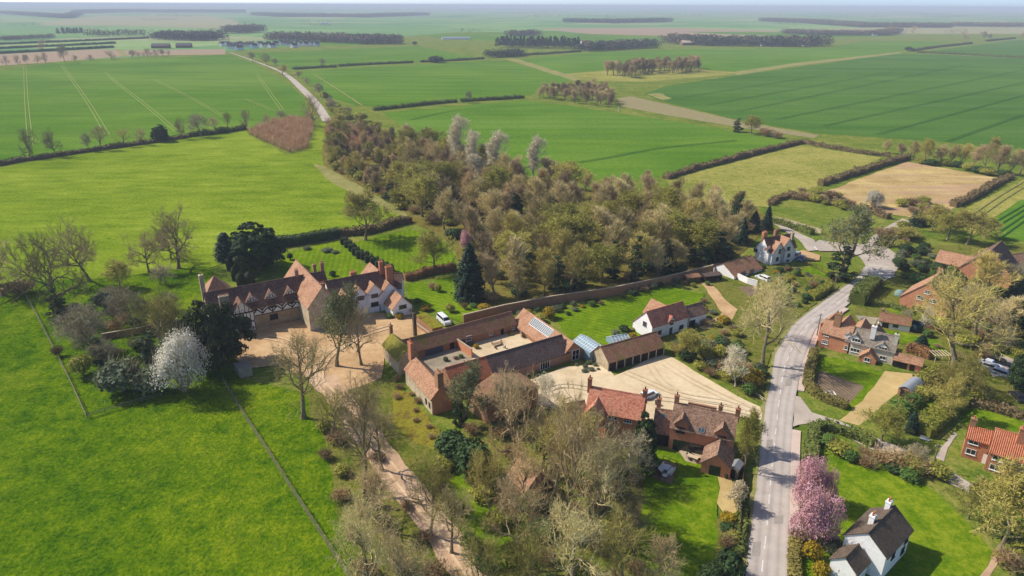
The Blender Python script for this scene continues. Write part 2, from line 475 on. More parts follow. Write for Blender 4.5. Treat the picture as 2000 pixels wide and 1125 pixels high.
def conifer(seed, H, rad, layers, per, ls, clear=.05, droop=.35, power=.8, rag=.25, r0=.22):
    rg = np.random.default_rng(seed); T = NM(); C = NM()
    T.tube([(0, 0, -.3), (0, 0, H * .5), (0, 0, H * .97)], [r0 * 1.3, r0 * .8, .03], 7)
    for i in range(layers):
        f = (i + rg.uniform(0, 1)) / layers; z = H * (clear + (1 - clear) * f)
        rl = rad * (1 - f) ** power * (1 if f > .12 else .75 + 2 * f) + .12
        nb = max(5, int(7 + 6 * (1 - f))); a0 = rg.uniform(0, 6.28)
        for b in range(nb):
            a = a0 + b * 6.283 / nb + rg.uniform(-.25, .25); L = rl * rg.uniform(1 - rag, 1 + rag)
            t = rg.uniform(.15, 1, per) ** .7
            p = np.stack([np.cos(a) * L * t, np.sin(a) * L * t, z - droop * L * t ** 1.5 + .12 * L], axis=1) + rg.normal(0, .07 + .05 * L, (per, 3))
            n = np.tile([math.cos(a) * .6, math.sin(a) * .6, .8], (per, 1))
            C.leaves(rg, p, n, ls, 0, asp=.55)
    return T, C
def shrub(seed, w=3., h=2.2, leaves=900, ls=.2, stems=22, ribs=700, rw=.04, bare=.0, lobes=5):
    """one bush: stems, twigs and leaf sprays in one mesh (slots: twig, leaf)"""
    rg = np.random.default_rng(seed); N = NM()
    L = []
    for k in range(lobes):
        a = k * 2.4 + rg.uniform(-.5, .5); q = rg.uniform(0, .45) * w / 2 if k else 0
        b_ = 1. if lobes < 8 else .68
        if lobes >= 8: q = rg.uniform(.05, .34) * w
        L.append((np.array([math.cos(a) * q, math.sin(a) * q, h * (rg.uniform(.4, .55) if lobes < 8 else rg.uniform(.28, .72) - .5 * q / w)]), np.array([w * rg.uniform(.28, .42), w * rg.uniform(.28, .42), h * rg.uniform(.38, .52)]) * b_))
    pts = []
    for _ in range(stems):
        c, r = L[rg.integers(len(L))]; d = sphere(rg, 1)[0]; d[2] = abs(d[2]) * .8 + .1
        e = c + d * r * rg.uniform(.7, 1.); m = e * np.array([.45, .45, .55])
        N.tube([(0, 0, -.1), m, e], [.05, .035, .012], 4)
        pts += [m, e, (m + e) / 2]
    pts = np.array(pts)
    if ribs:
        i = rg.integers(0, len(pts), ribs); p0 = pts[i] + rg.normal(0, .1 * w, (ribs, 3)) * np.array([1, 1, .7]); p0[:, 2] = np.maximum(p0[:, 2], .05)
        dd = unit_rows(p0 * np.array([1, 1, .8]) + rg.normal(0, .25 * w, (ribs, 3)) + np.array([0, 0, .4 * h]))
        N.ribbons(rg, p0, p0 + dd * (rg.uniform(.15, .34, (ribs, 1)) * h), rw, 0)
    if leaves:
        for c, r in L:
            n = leaves // len(L); d = sphere(rg, n); d[:, 2] = np.where(d[:, 2] < -.3, -d[:, 2], d[:, 2])
            bumpy = 1 + .18 * np.sin(d[:, 0:1] * 7 + seed) * np.cos(d[:, 1:2] * 6) 
            p = c + d * r * bumpy * rg.uniform(.7, 1.05, (n, 1)); p[:, 2] = np.maximum(p[:, 2], .05)
            N.leaves(rg, p, d + np.array([0, 0, .3]), ls, 1)
    return N
def unit_rows(a): return a / (np.linalg.norm(a, axis=1)[:, None] + 1e-9)

M_bark = m_mottle('bark grey brown', ['5a4e3e', '7d6f58', '948769'], 1.2, 5, bmp=.02)
M_bark2 = m_mottle('bark olive', [(92, 84, 64), (126, 114, 86), (150, 138, 108)], 1.2, 5, bmp=.02)
M_barkpale = m_mottle('bark pale', ['8c8573', 'b5ae9c', 'c9c3b2'], 1.2, 5)
M_tw_brown = m_leaf('twigs brown', (116, 100, 72), (208, 182, 132), trans=.0, inst=.7)
M_tw_tan = m_leaf('twigs tan', (138, 122, 76), (222, 204, 144), trans=.0, inst=.7)
M_tw_olive = m_leaf('twigs olive', (118, 112, 54), (204, 186, 104), trans=.0, inst=.7)
M_tw_grey = m_leaf('twigs grey', (122, 112, 88), (180, 168, 130), trans=.0)
M_tw_pale = m_leaf('twigs pale', (190, 178, 146), (236, 226, 194), trans=.0)
M_tw_red = m_leaf('twigs russet', (182, 146, 108), (224, 188, 144), trans=.0)
M_lf_olive = m_leaf('young leaves olive', '777a24', 'a8a545')
M_lf_yellow = m_leaf('young leaves yellow green', (124, 120, 48), (162, 152, 78))
M_lf_green = m_leaf('leaves mid green', '3c5a20', '6d8a38')
M_lf_dark = m_leaf('leaves dark green', (30, 48, 24), (68, 88, 44), inst=.3, trans=.1)
M_lf_yew = m_leaf('yew needles', (34, 44, 24), (80, 88, 46), trans=.1)
M_lf_ivy = m_leaf('ivy leaves', '22381a', '48602c', trans=.1)
M_lf_blue = m_leaf('blue green needles', (26, 46, 34), (54, 78, 58), trans=.1)
M_lf_grey = m_leaf('grey green leaves', '4d5a3c', '7b8464')
M_lf_gold = m_leaf('golden leaves', '83700f', 'b99c26')
M_lf_brown = m_leaf('brown leaves', '5d4428', '8b6a42', trans=.1)
M_bl_white = m_leaf('white blossom', (158, 152, 130), (230, 223, 204))
M_bl_cream = m_leaf('cream blossom', 'b3a584', 'd8c9a8')
M_bl_pink = m_leaf('pink blossom', (166, 114, 122), (218, 172, 178))
M_lf_hedge = m_leaf('hedge leaves green', '46521c', '77803a', trans=.15)
M_lf_ylhedge = m_leaf('hedge leaves yellow green', '6a6f20', '97933a', trans=.15)
M_hb = m_leaf('hedge twigs brown', '4d4028', '85704a', trans=.0)
M_hd = m_leaf('clipped yew hedge', (30, 44, 24), (64, 80, 42), trans=.1)
M_hedge_br = m_leaf('hedge twigs dull brown', (80, 68, 44), (134, 114, 76), trans=.0)
M_far_br = m_leaf('far bare wood', (84, 74, 60), (128, 112, 88), trans=.0)
M_far_dk = m_leaf('far dark wood', (34, 46, 34), (62, 74, 50), trans=.0)
M_beech = m_leaf('beech hedge', '6d4c30', '9a7148', trans=.1)

PROTO = {}
def reg(key, T, C, tm, cm, name='bare_tree', H=None):
    if T:
        z = np.concatenate([a.reshape(-1, 3)[:, 2] for a, _ in C.q + C.t]); H = float(np.percentile(z, 99.6))
    PROTO[key] = dict(name=name, H=H, T=T.mesh('trunk', tm) if T else None, C=C.mesh('crown', cm) if T else C.mesh(name, cm))
def make_protos():
    W = M_lf_olive
    for k in range(3):   # spreading parkland oaks
        t, c = bare_tree(11 + k, 14, .22, .5, .55, 7.2, 9, (82, 30), (7, 5), 10, .95, .04, gnarl=.30, up=.06, lean=((.18, 0), (-.12, .05), (.05, -.1))[k])
        reg('oak%d' % k, t, c, M_bark, [M_tw_brown, W], H=14)
    for k in range(4):   # tall crowded woodland trees
        t, c = bare_tree(31 + k, 13, .14, .84, .26, 3.9, 13, (50, 14), (6, 4), 4, 1.2, .045, gnarl=.15, up=.30, spray=4, sw=.15)
        reg('wood%d' % k, t, c, M_bark2, [(M_tw_brown, M_tw_tan, M_tw_olive, M_tw_tan)[k], W], H=13)
    for k in range(2):   # budding trees, olive green haze
        t, c = bare_tree(51 + k, 12, .22, .75, .26, 4.4, 10, (65, 22), (6, 5), 8, .9, .05, gnarl=.2, up=.12, leaf=.5, leaf_s=.17)
        reg('bud%d' % k, t, c, M_bark2, [M_tw_olive, (M_lf_olive, M_lf_yellow)[k]], H=12)
    for k in range(3):   # avenue limes
        t, c = bare_tree(71 + k, 15, .2, .72, .42, 5.4, 10, (66, 18), (7, 5), 5, 1.1, .034, gnarl=.24, up=.10, lean=((.05, 0), (-.06, .03), (0, .08))[k])
        reg('lime%d' % k, t, c, M_bark2, [(M_tw_tan, M_tw_olive, M_tw_brown)[k], W], H=15)
    t, c = bare_tree(91, 10, .2, .6, .24, 4.6, 9, (70, 30), (6, 5), 8, 1.0, .045, gnarl=.2, up=.0, droop=.16, leaf=.5, leaf_s=.15)
    reg('willow', t, c, M_bark2, [M_tw_olive, M_lf_yellow], H=10)
    t, c = bare_tree(95, 16, .2, .9, .22, 3.2, 12, (45, 14), (6, 4), 8, .9, .06, gnarl=.14, up=.26, leaf=.25, leaf_s=.14)
    reg('poplar', t, c, M_barkpale, [M_tw_pale, M_bl_cream], H=16)
    t, c = bare_tree(96, 9, .15, .85, .16, 3.3, 10, (60, 20), (6, 4), 6, .7, .04, gnarl=.14, up=.2)
    reg('birch', t, c, M_barkpale, [M_tw_pale, M_bl_cream], H=9)
    t, c = bare_tree(97, 8, .2, .7, .2, 3.4, 9, (65, 25), (6, 5), 7, .8, .04, gnarl=.25, up=.1)
    reg('small', t, c, M_bark, [M_tw_grey, W], H=8)
    def dome(seed, leaves, ribs, tw, lf, key, ls=.17):
        t = NM(); t.tube([(0, 0, -.2), (.05, 0, 1.), (.1, .05, 2.4)], [.22, .16, .1], 7)
        for k in range(5): t.tube([(.05, 0, .9), (math.cos(k * 1.26) * .8, math.sin(k * 1.26) * .8, 2.), (math.cos(k * 1.26) * 1.5, math.sin(k * 1.26) * 1.5, 3.)], [.1, .07, .04], 5)
        reg(key, t, shrub(seed, 6., 5.4, leaves, ls, 90, ribs, .04, lobes=13), M_bark, [tw, lf], H=6)
    dome(98, 9000, 300, M_tw_red, M_bl_pink, 'pinktree', .10); dome(99, 9500, 500, M_tw_grey, M_bl_white, 'whitetree', .085)
    t, c = bare_tree(100, 6, .12, .65, .14, 2.8, 8, (70, 30), (6, 5), 6, .6, .04, gnarl=.22, up=.08, leaf=.7, leaf_s=.18)
    reg('creamtree', t, c, M_bark, [M_tw_tan, M_bl_cream], H=6)
    t, c = evergreen(111, [((0, 0, 4.6), (3.6, 3.6, 3.8)), ((1.8, .6, 3.4), (2.6, 2.6, 2.6)), ((-1.7, .9, 3.6), (2.7, 2.5, 2.8)), ((0, -1.8, 3.1), (2.8, 2.4, 2.5))], 110, 64, .8, .25, .3, 4)
    reg('holm', t, c, M_bark, [M_lf_dark], 'evergreen_tree', H=8.4)
    t, c = evergreen(112, [((0, 0, 3.6), (4.0, 4.0, 3.1)), ((2.9, .6, 2.8), (3., 2.6, 2.2)), ((-2.9, .5, 2.9), (3., 2.6, 2.3)), ((.4, -2.6, 2.5), (3.2, 2.6, 2.1))], 110, 66, .8, .22, .4, 3, 3)
    reg('yew', t, c, M_bark, [M_lf_yew], 'yew_tree', H=6.8)
    t, c = conifer(113, 11, 2.3, 30, 22, .26, droop=.3)
    reg('fir', t, c, M_bark, [M_lf_blue], 'conifer', H=11)
    t, c = bare_tree(131, 14, .2, .75, .4, 4.8, 10, (64, 18), (6, 5), 6, 1., .04, gnarl=.2, up=.12, leaf=.75, leaf_s=.2)
    reg('ivybare', t, c, M_bark2, [M_tw_olive, M_lf_grey], H=14)
    rgi = np.random.default_rng(4)
    t, c = evergreen(114, [((rgi.normal(0, .55), rgi.normal(0, .55), z), (r, r, 1.5)) for z, r in ((1.3, 1.9), (2.9, 1.7), (4.5, 1.6), (6.2, 1.5), (7.8, 1.2), (9.4, .9), (10.6, .6))], 24, 46, .62, .2, .25, 10)
    reg('ivytree', t, c, M_bark, [M_lf_dark], 'ivy_clad_tree', H=12)
    t, c = conifer(115, 7, 1.9, 26, 20, .22, clear=.0, droop=.05, power=.5, rag=.12)
    reg('cypress', t, c, M_bark, [M_lf_blue], 'conifer', H=7)
    reg('topiary', None, _topiary(), None, [M_lf_yew], 'clipped_topiary', H=3.2)
    for k, (lm, tm, nl, nr) in enumerate([(M_lf_green, M_hb, 1100, 300), (M_lf_dark, M_hb, 1400, 100), (M_lf_olive, M_tw_olive, 700, 800), (M_lf_brown, M_tw_brown, 150, 1300),
                                          (M_lf_grey, M_tw_grey, 800, 700), (M_lf_gold, M_hb, 1300, 150), (M_bl_white, M_tw_grey, 700, 400), (M_lf_ivy, M_hb, 1500, 100), (M_bl_pink, M_tw_red, 800, 300)]):
        reg('shrub%d' % k, None, shrub(200 + k, 3., 2.2, nl, .19, 20, nr), None, [tm, lm], 'shrub', H=2.4)
def _topiary():
    rg = np.random.default_rng(5); N = NM(); n = 1500
    u = rg.uniform(0, 1, n) ** .8; a = rg.uniform(0, 6.283, n)
    r = 1.0 * np.where(u < .55, .92 + .08 * u / .55, np.sqrt(np.maximum(0, 1 - ((u - .55) / .45) ** 2)))
    p = np.stack([np.cos(a) * r, np.sin(a) * r, u * 3.2], axis=1); d = np.stack([np.cos(a), np.sin(a), np.where(u > .6, 1.2 * (u - .5) * 2, .1)], axis=1)
    N.leaves(rg, p, d, .2, 0, jit=.3)
    m = MB(); 
    k = 10
    prof = [(.86, 0), (.9, 1.6), (.75, 2.4), (.4, 2.95), (.02, 3.1)]
    ring = lambda r, z: [(math.cos(6.283 * i / k) * r, math.sin(6.283 * i / k) * r, z) for i in range(k)]
    for (r1, z1), (r2, z2) in zip(prof, prof[1:]):
        A, B = ring(r1, z1), ring(r2, z2)
        N.quads([[A[i], A[(i + 1) % k], B[(i + 1) % k], B[i]] for i in range(k)])
    return N
make_protos()

BASES = {}
KIND_WORD = {}
def plant(key, base, h, label, cat=None, group=None, name=None, wx=1.0, rz=None, hz=1.0):
    """one plant of its own: its crown and trunk share mesh data with the others of its kind"""
    P = PROTO[key]; s = h / P['H']
    rz = rnd.uniform(0, 6.28) if rz is None else rz
    nm = name or P['name']; loc = Vector((base.x, base.y, 0.0))
    cat = cat or {'bare_tree': 'tree', 'evergreen_tree': 'tree', 'yew_tree': 'tree', 'conifer': 'tree', 'ivy_clad_tree': 'tree', 'shrub': 'shrub', 'clipped_topiary': 'topiary'}.get(P['name'], 'tree')
    sc = (s * wx, s * wx, s)
    if P['T'] is None:
        o = add_obj(nm, P['C'], None, loc, rz, sc); return tag(o, label, cat, group)
    r = thing(nm, loc, label, cat, group, rz); r.scale = sc
    add_obj('trunk', P['T'], r); add_obj('crown', P['C'], r)
    return r
def tree(key, p, vtop, label, wpx=None, **kw):
    """p: pixel of the foot of the trunk; vtop: picture row of the top of the crown; wpx: crown width in pixels"""
    b = G(p); h = height_at(b, vtop)
    if wpx:
        P = PROTO[key]
        if 'W' not in P:
            co = np.empty(len(P['C'].vertices) * 3, np.float32); P['C'].vertices.foreach_get('co', co); co = co.reshape(-1, 3)
            P['W'] = float(np.percentile(np.hypot(co[:, 0], co[:, 1]), 96)) * 2
        kw['wx'] = (wpx / ppm(b + Vector((0, 0, h / 2)))) / (P['W'] * h / P['H'])
    return plant(key, b, h, label, **kw)
def bush(key, p, w, h, label, **kw):
    b = G(p); return plant(key, b, h, label, wx=(w / 3.0) / (h / 2.4), **kw)

def hedge(name, px, w, h, mats, label, group=None, cat='hedge', dens=9., ls=.24, rough=.0, ribs=0., world=False, seed=3, z0=0., step=None):
    """a hedge along a line of picture points: a solid core under leaf sprays and twigs, one mesh"""
    rg = np.random.default_rng(seed); pts = [np.array(p[:2]) if world else np.array(G(p)[:2]) for p in px]
    base = Vector((pts[0][0], pts[0][1], 0.)); N = NM()
    st = step or max(1.2, w)
    line = np.array(rough_line([tuple(p) for p in pts], rough * .5, st, seed)); n = len(line)
    d = np.gradient(line, axis=0); d /= np.linalg.norm(d, axis=1)[:, None] + 1e-9; nr = np.stack([-d[:, 1], d[:, 0]], axis=1)
    hh = h * (1 + rough * rg.uniform(-.5, .35, n)); ww = w * (1 + rough * rg.uniform(-.4, .3, n))
    k = .86
    def sec(i):
        c = line[i]; q = nr[i] * ww[i] / 2 * k; t = hh[i] * k
        return [(*(c - q), z0), (*(c - q * .95), z0 + t * .9), (*(c - q * .7), z0 + t), (*(c + q * .7), z0 + t), (*(c + q * .95), z0 + t * .9), (*(c + q), z0)]
    S = [sec(i) for i in range(n)]
    for i in range(n - 1):
        N.quads([[S[i][j], S[i + 1][j], S[i + 1][j + 1], S[i][j + 1]] for j in range(5)], 0)
    N.quads([[S[0][0], S[0][1], S[0][4], S[0][5]], [S[-1][0], S[-1][5], S[-1][4], S[-1][1]], [S[0][1], S[0][2], S[0][3], S[0][4]], [S[-1][1], S[-1][4], S[-1][3], S[-1][2]]], 0)
    seg = np.linalg.norm(np.diff(line, axis=0), axis=1)
    for i in range(n - 1):
        per = w + 2 * h; m = max(3, int(seg[i] * per * dens)); t = rg.uniform(0, 1, m); s = rg.uniform(0, per, m)
        c = line[i] + (line[i + 1] - line[i]) * t[:, None]; hi = hh[i] + (hh[i + 1] - hh[i]) * t; wi = ww[i] + (ww[i + 1] - ww[i]) * t
        top = np.abs(s - per / 2) < w / 2
        off = np.where(top, (s - per / 2) / w * wi, np.where(s < h, -wi / 2, wi / 2)); z = np.where(top, hi, np.where(s < h, s, per - s) / h * hi)
        p = np.concatenate([c + nr[i] * off[:, None], (z0 + z)[:, None]], axis=1) + rg.normal(0, ls * (.25 + rough * .6), (m, 3)); p[:, 2] = np.maximum(p[:, 2], z0 + .03)
        nrm = np.concatenate([nr[i] * np.where(top, 0, np.sign(off))[:, None], np.where(top, 1., .15)[:, None]], axis=1)
        N.leaves(rg, p, nrm, ls, 0, jit=.35 + rough * .4)
        if ribs:
            m = int(seg[i] * ribs * h); c = line[i] + (line[i + 1] - line[i]) * rg.uniform(0, 1, (m, 1)) + nr[i] * rg.uniform(-.5, .5, (m, 1)) * ww[i]
            p0 = np.concatenate([c, z0 + hh[i] * rg.uniform(.2, 1., (m, 1))], axis=1)
            N.ribbons(rg, p0, p0 + unit_rows(rg.normal(0, .5, (m, 3)) + np.array([0, 0, .7])) * h * rg.uniform(.2, .55, (m, 1)), .05 * max(1, ls / .24), len(mats) - 1)
    o = add_obj(name, N.mesh(name, mats, (base.x, base.y, 0)), None, base)
    return tag(o, label, cat, group)
# ------------------------------------------------------------------ ground
def m_patchwork():
    m, nt, b = new_mat('distant farmland', .95, .05); v = coords(nt)
    mp = nt.mapping(v, rot=.35, scale=(1 / 420., 1 / 300., 1))
    vo = nt.new('ShaderNodeTexVoronoi'); vo.inputs['Scale'].default_value = 1.0; vo.distance = 'CHEBYCHEV'
    nt.link(mp, vo.inputs['Vector'])
    bw = nt.new('ShaderNodeRGBToBW'); nt.link(vo.outputs['Color'], bw.inputs[0])
    o = nt.ramp(bw.outputs[0], [(.0, lin('4d7a38')), (.25, lin('6a8e48')), (.4, lin('56803f')), (.55, lin('8f8d62')), (.65, lin('4a7a3d')), (.8, lin('7c9450')), (.95, lin('917f62'))])
    nt.n[o.node.name].color_ramp.interpolation = 'CONSTANT'
    f = nt.noise(v, .01, 6, .7)
    o2 = nt.mix(.35, o, nt.ramp(f, [(.35, lin('456d33')), (.65, lin('8a9a5c'))]))
    nt.link(o2, b.inputs['Base Color']); return m
def m_soil(name, cs, ang=None, w=.6):
    m, nt, b = new_mat(name, .95, .05); v = coords(nt); cs = [lin(c) for c in cs]
    f1 = nt.noise(v, .25, 6, .7); f2 = nt.noise(v, 3., 4, .7)
    f = nt.math('ADD', nt.math('MULTIPLY', f1, .5), nt.math('MULTIPLY', f2, .5))
    if ang is not None:
        wv = nt.new('ShaderNodeTexWave', wave_type='BANDS', bands_direction='X'); wv.inputs['Scale'].default_value = math.pi / 10 / w
        wv.inputs['Distortion'].default_value = 3; wv.inputs['Detail'].default_value = 3; wv.inputs['Detail Scale'].default_value = .5
        nt.link(nt.mapping(v, rot=-ang), wv.inputs['Vector'])
        f = nt.math('ADD', f, nt.mrange(wv.outputs['Fac'], .2, .8, -.09, .09))
    n = len(cs)
    nt.link(nt.ramp(f, [(.36 + .28 * k / max(1, n - 1), c) for k, c in enumerate(cs)]), b.inputs['Base Color'])
    bump(nt, b, f2, .05); return m
def m_gravel(name, cs, track=None):
    m, nt, b = new_mat(name, .95, .08); v = coords(nt); cs = [lin(c) for c in cs]
    f1 = nt.noise(v, .12, 6, .65); f2 = nt.noise(v, 6., 4, .8); f3 = nt.noise(v, .8, 4, .6)
    f = nt.math('ADD', nt.math('MULTIPLY', f1, .5), nt.math('ADD', nt.math('MULTIPLY', f3, .25), nt.math('MULTIPLY', f2, .25)))
    n = len(cs)
    nt.link(nt.ramp(f, [(.37 + .26 * k / max(1, n - 1), c) for k, c in enumerate(cs)]), b.inputs['Base Color'])
    bump(nt, b, f2, .02); return m
def m_asphalt():
    m, nt, b = new_mat('asphalt worn', .85, .2); uv = coords(nt, 'UV'); v = coords(nt)
    f1 = nt.noise(v, .3, 6, .7); f2 = nt.noise(v, 9., 3, .8)
    sep = nt.new('ShaderNodeSeparateXYZ'); nt.link(uv, sep.inputs[0])
    # wheel tracks: polished paler bands along each lane
    wv = nt.math('ABSOLUTE', nt.math('SINE', nt.math('MULTIPLY', sep.outputs[0], math.pi * 4)))
    f = nt.math('ADD', nt.math('ADD', nt.math('MULTIPLY', f1, .45), nt.math('MULTIPLY', f2, .4)), nt.math('MULTIPLY', wv, .14))
    o = nt.ramp(f, [(.32, lin((144, 134, 126))), (.5, lin((166, 156, 146))), (.68, lin((186, 174, 162)))])
    seam = nt.noise(nt.mapping(v, scale=(.5, .5, 1)), .35, 8, .8)
    o = nt.mix(nt.mrange(seam, .60, .66, 0, .35), o, lin((128, 122, 116)))
    nt.link(o, b.inputs['Base Color']); bump(nt, b, f2, .01); return m

M_far = m_patchwork()
M_turf = m_grass('pasture turf lush', [(44, 78, 6), (70, 100, 6), (92, 116, 8), (120, 134, 20)], s1=.03, s2=.3, fine=1.6, bmp=.7, patch=(118, 128, 34), pscale=.05, pthr=(.52, .72), pmax=.5)
M_paddock = m_grass('paddock turf', [(80, 106, 14), (104, 124, 22), (120, 138, 34), (140, 152, 52)], s1=.016, s2=.14, fine=.9, bmp=.7, streak=(.25, 3.), patch=(92, 112, 22), pscale=.04, pthr=(.52, .7), pmax=.6)
M_crop_w = m_grass('young wheat', [(62, 98, 18), (80, 113, 26), (98, 126, 38)], s1=.008, s2=.05, fine=.5, bmp=.12, streak=(1.45, 8.), patch=(118, 134, 60), pscale=.012, pthr=(.5, .75), pmax=.55)
M_crop_c = m_grass('young barley', [(62, 100, 18), (80, 113, 26), (98, 126, 38)], s1=.008, s2=.05, fine=.4, bmp=.12, streak=(.12, 10.), patch=(112, 138, 62), pscale=.012, pthr=(.5, .75), pmax=.5)
M_crop_e = m_grass('winter wheat', [(56, 90, 26), (68, 101, 33), (84, 114, 44)], s1=.006, s2=.04, fine=.4, bmp=.12, streak=(.42, 12.), patch=(98, 124, 66), pscale=.012, pthr=(.52, .75), pmax=.5)
M_rough = m_grass('rough pasture', [(92, 104, 38), (122, 126, 50), (148, 142, 72), (164, 152, 86)], s1=.02, s2=.3, fine=1.2, bmp=.4)
M_straw = m_grass('stubble strips', [(132, 112, 68), (170, 146, 96), (198, 176, 118)], s1=.05, s2=.12, fine=1.2, streak=(.36, 7.), stripe=None, patch=(164, 132, 110), pscale=.05, pthr=(.48, .6))
M_verge = m_grass('verge grass', [(70, 92, 26), (100, 114, 38), (136, 130, 66)], s1=.05, s2=.3, fine=1.5)
M_tanverge = m_grass('dry grass margin', [(108, 110, 56), (130, 128, 74), (150, 142, 92)], s1=.05, s2=.3, fine=1.5)
M_track = m_soil('bare field margin', [(114, 110, 70), (134, 124, 84), (148, 138, 102)])
M_lawn1 = m_grass('garden lawn mown', [(72, 100, 8), (91, 115, 10), (116, 133, 22)], s1=.03, s2=.3, fine=1.5, stripe=(R(8), 1.7, .022), bmp=.1)
M_lawn2 = m_grass('garden lawn striped', [(70, 101, 8), (91, 116, 11), (117, 136, 26)], s1=.04, s2=.35, fine=1.6, stripe=(R(62), 1.6, .02), bmp=.1)
M_lawn3 = m_grass('garden lawn plain', [(68, 98, 8), (91, 116, 12), (122, 134, 30)], s1=.05, s2=.4, fine=1.8, bmp=.15)
M_under = m_grass('woodland floor', [(84, 78, 34), (104, 94, 44), (120, 108, 54), (98, 116, 38)], s1=.06, s2=.4, fine=1.6, bmp=.3)
M_scrub = m_grass('thicket floor', [(66, 82, 22), (92, 100, 34), (118, 110, 56), (82, 108, 24)], s1=.06, s2=.3, fine=1.4, bmp=.35)
M_moss = m_grass('mossy rubble ground', [(96, 84, 46), (120, 108, 42), (134, 128, 40), (106, 102, 40)], s1=.1, s2=.4, fine=2., bmp=.4)
M_soil = m_soil('dug garden soil', ['5b4c3f', '74634f', '84735c'], R(20), .8)
M_pinkfield = m_soil('tilled red brown field', [(128, 106, 80), (146, 124, 98), (158, 138, 114)])
M_tanfield = m_grass('dry stubble field', [(128, 126, 88), (146, 140, 106), (130, 142, 92)], s1=.004, s2=.02, fine=.2, bmp=0)
M_gravel = m_gravel('pale gravel', [(178, 158, 124), (198, 178, 144), (212, 194, 164)])
M_gravel_d = m_gravel('courtyard gravel pinkish', [(150, 120, 86), (178, 146, 106), (198, 168, 128)])
M_drive = m_gravel('earth drive', [(146, 118, 90), (178, 148, 118), (198, 168, 140)])
M_gold = m_gravel('golden gravel', [(160, 136, 88), (178, 154, 104), (192, 170, 120)])
M_lane = m_gravel('lane tarmac dusty', [(150, 138, 126), (168, 156, 142), (182, 170, 154)])
M_patio = m_gravel('patio stone', ['8d7f68', 'a39378', 'b3a48a'])
M_paving = m_gravel('pavement pinkish', [(174, 152, 138), (188, 168, 154), (200, 180, 166)])
M_asphalt = m_asphalt()
M_paint = m_mottle('road paint white worn', ['a9a6a0', 'cfccc6', 'd8d6d0'], 1., 8.)
M_line = m_soil('tramline pale earth', [(122, 138, 62), (144, 150, 76), (158, 156, 90)])
M_line_d = m_grass('tramline dark', ['2a5420', '335c27'], bmp=0)

base = MB(); S = 62000.
base.face([(-S, -2000, -.06), (S, -2000, -.06), (S, S, -.06), (-S, S, -.06)], uv=[(0, 0)] * 4)
o = base.build('ground', M_far); o['kind'] = 'structure'
Z = [0.0]
def zz(d=.004):
    Z[0] += d; return Z[0]
# near land: a broad green sheet under the farm, then each field
sheet('farmland', [(-900, 1500), (-900, 330), (-300, 190), (-60, 130), (460, 100), (900, 62), (1300, 66), (2050, 62), (2600, 75), (2900, 1500)], M_verge, zz())
sheet('far_field', [(70, 47), (120, 38), (200, 31), (400, 30), (465, 40), (470, 57), (330, 53), (200, 50), (100, 50)], M_tanfield, zz())
sheet('far_field', [(-40, 108), (200, 96), (232, 98), (440, 96), (440, 106), (250, 109), (105, 121), (-40, 131)], M_pinkfield, zz())
sheet('far_field', [(224, 95), (240, 97), (250, 108), (238, 109)], M_tanverge, zz())
sheet('far_field', [(1050, 56), (1300, 54), (1520, 60), (1510, 70), (1300, 70), (1150, 66)], M_pinkfield, zz())
sheet('far_field', [(820, 68), (1080, 60), (1160, 68), (1290, 72), (1280, 92), (1135, 86), (960, 80), (860, 75)], M_crop_c, zz())
sheet('far_field', [(1500, 60), (1830, 50), (2050, 53), (2050, 66), (1700, 66)], M_tanfield, zz())
sheet('far_field', [(1330, 62), (1480, 62), (1760, 70), (1630, 74), (1400, 66)], M_crop_c, zz())
sheet('far_field', [(560, 64), (700, 66), (790, 86), (620, 91)], M_crop_c, zz())
sheet('wheat_field', [(-80, 150), (110, 122), (300, 113), (452, 107), (505, 128), (560, 160), (594, 192), (606, 232), (480, 248), (300, 280), (-80, 325)], M_crop_w, zz())
sheet('barley_field', [(478, 104), (620, 98), (813, 90), (948, 115), (700, 129), (573, 137)], M_crop_c, zz())
sheet('barley_field', [(578, 140), (700, 132), (948, 119), (990, 119), (1120, 155), (1090, 165), (1037, 186), (880, 200), (735, 208), (695, 206), (640, 190)], M_crop_c, zz())
sheet('barley_field', [(748, 220), (1022, 196), (1110, 206), (1200, 220), (1349, 242), (1545, 276), (1430, 312), (1262, 350), (1100, 350), (900, 330)], M_crop_c, zz())
sheet('wheat_field', [(1300, 168), (1456, 145), (1759, 104), (1810, 106), (2060, 116), (2060, 300), (1848, 278), (1602, 261), (1450, 236), (1300, 200), (1258, 184)], M_crop_e, zz())
sheet('wheat_field', [(996, 118), (1155, 102), (1330, 96), (1624, 93), (1690, 80), (1862, 82), (1756, 100), (1456, 141), (1382, 137), (1180, 150), (1120, 150)], M_crop_c, zz())
sheet('wheat_field', [(1790, 103), (1990, 78), (2060, 82), (2060, 112)], M_crop_e, zz())
sheet('field_margin', [(1205, 192), (1230, 188), (1300, 203), (1450, 238), (1600, 264), (1590, 270), (1440, 248), (1300, 225), (1215, 208)], M_track, zz(), .8, 12, 2)
sheet('field_margin', [(1262, 184), (1290, 182), (1312, 192), (1296, 196)], M_tanverge, zz(), 1., 8, 2)
sheet('field_margin', [(1100, 145), (1175, 138), (1370, 132), (1380, 137), (1456, 142), (1380, 150), (1260, 160), (1150, 158)], M_rough, zz(), 1., 15, 2)
sheet('field_margin', [(990, 116), (1010, 115), (1140, 155), (1120, 158)], M_tanverge, zz(), .8, 15, 2)
sheet('field_margin', [(1430, 141), (1560, 122), (1755, 102), (1762, 104), (1560, 128), (1440, 146)], M_tanverge, zz(), .8, 15, 2)
sheet('rough_field', [(1300, 352), (1563, 284), (1722, 308), (1660, 340), (1590, 366), (1530, 390), (1500, 405), (1430, 400), (1330, 400)], M_rough, zz())
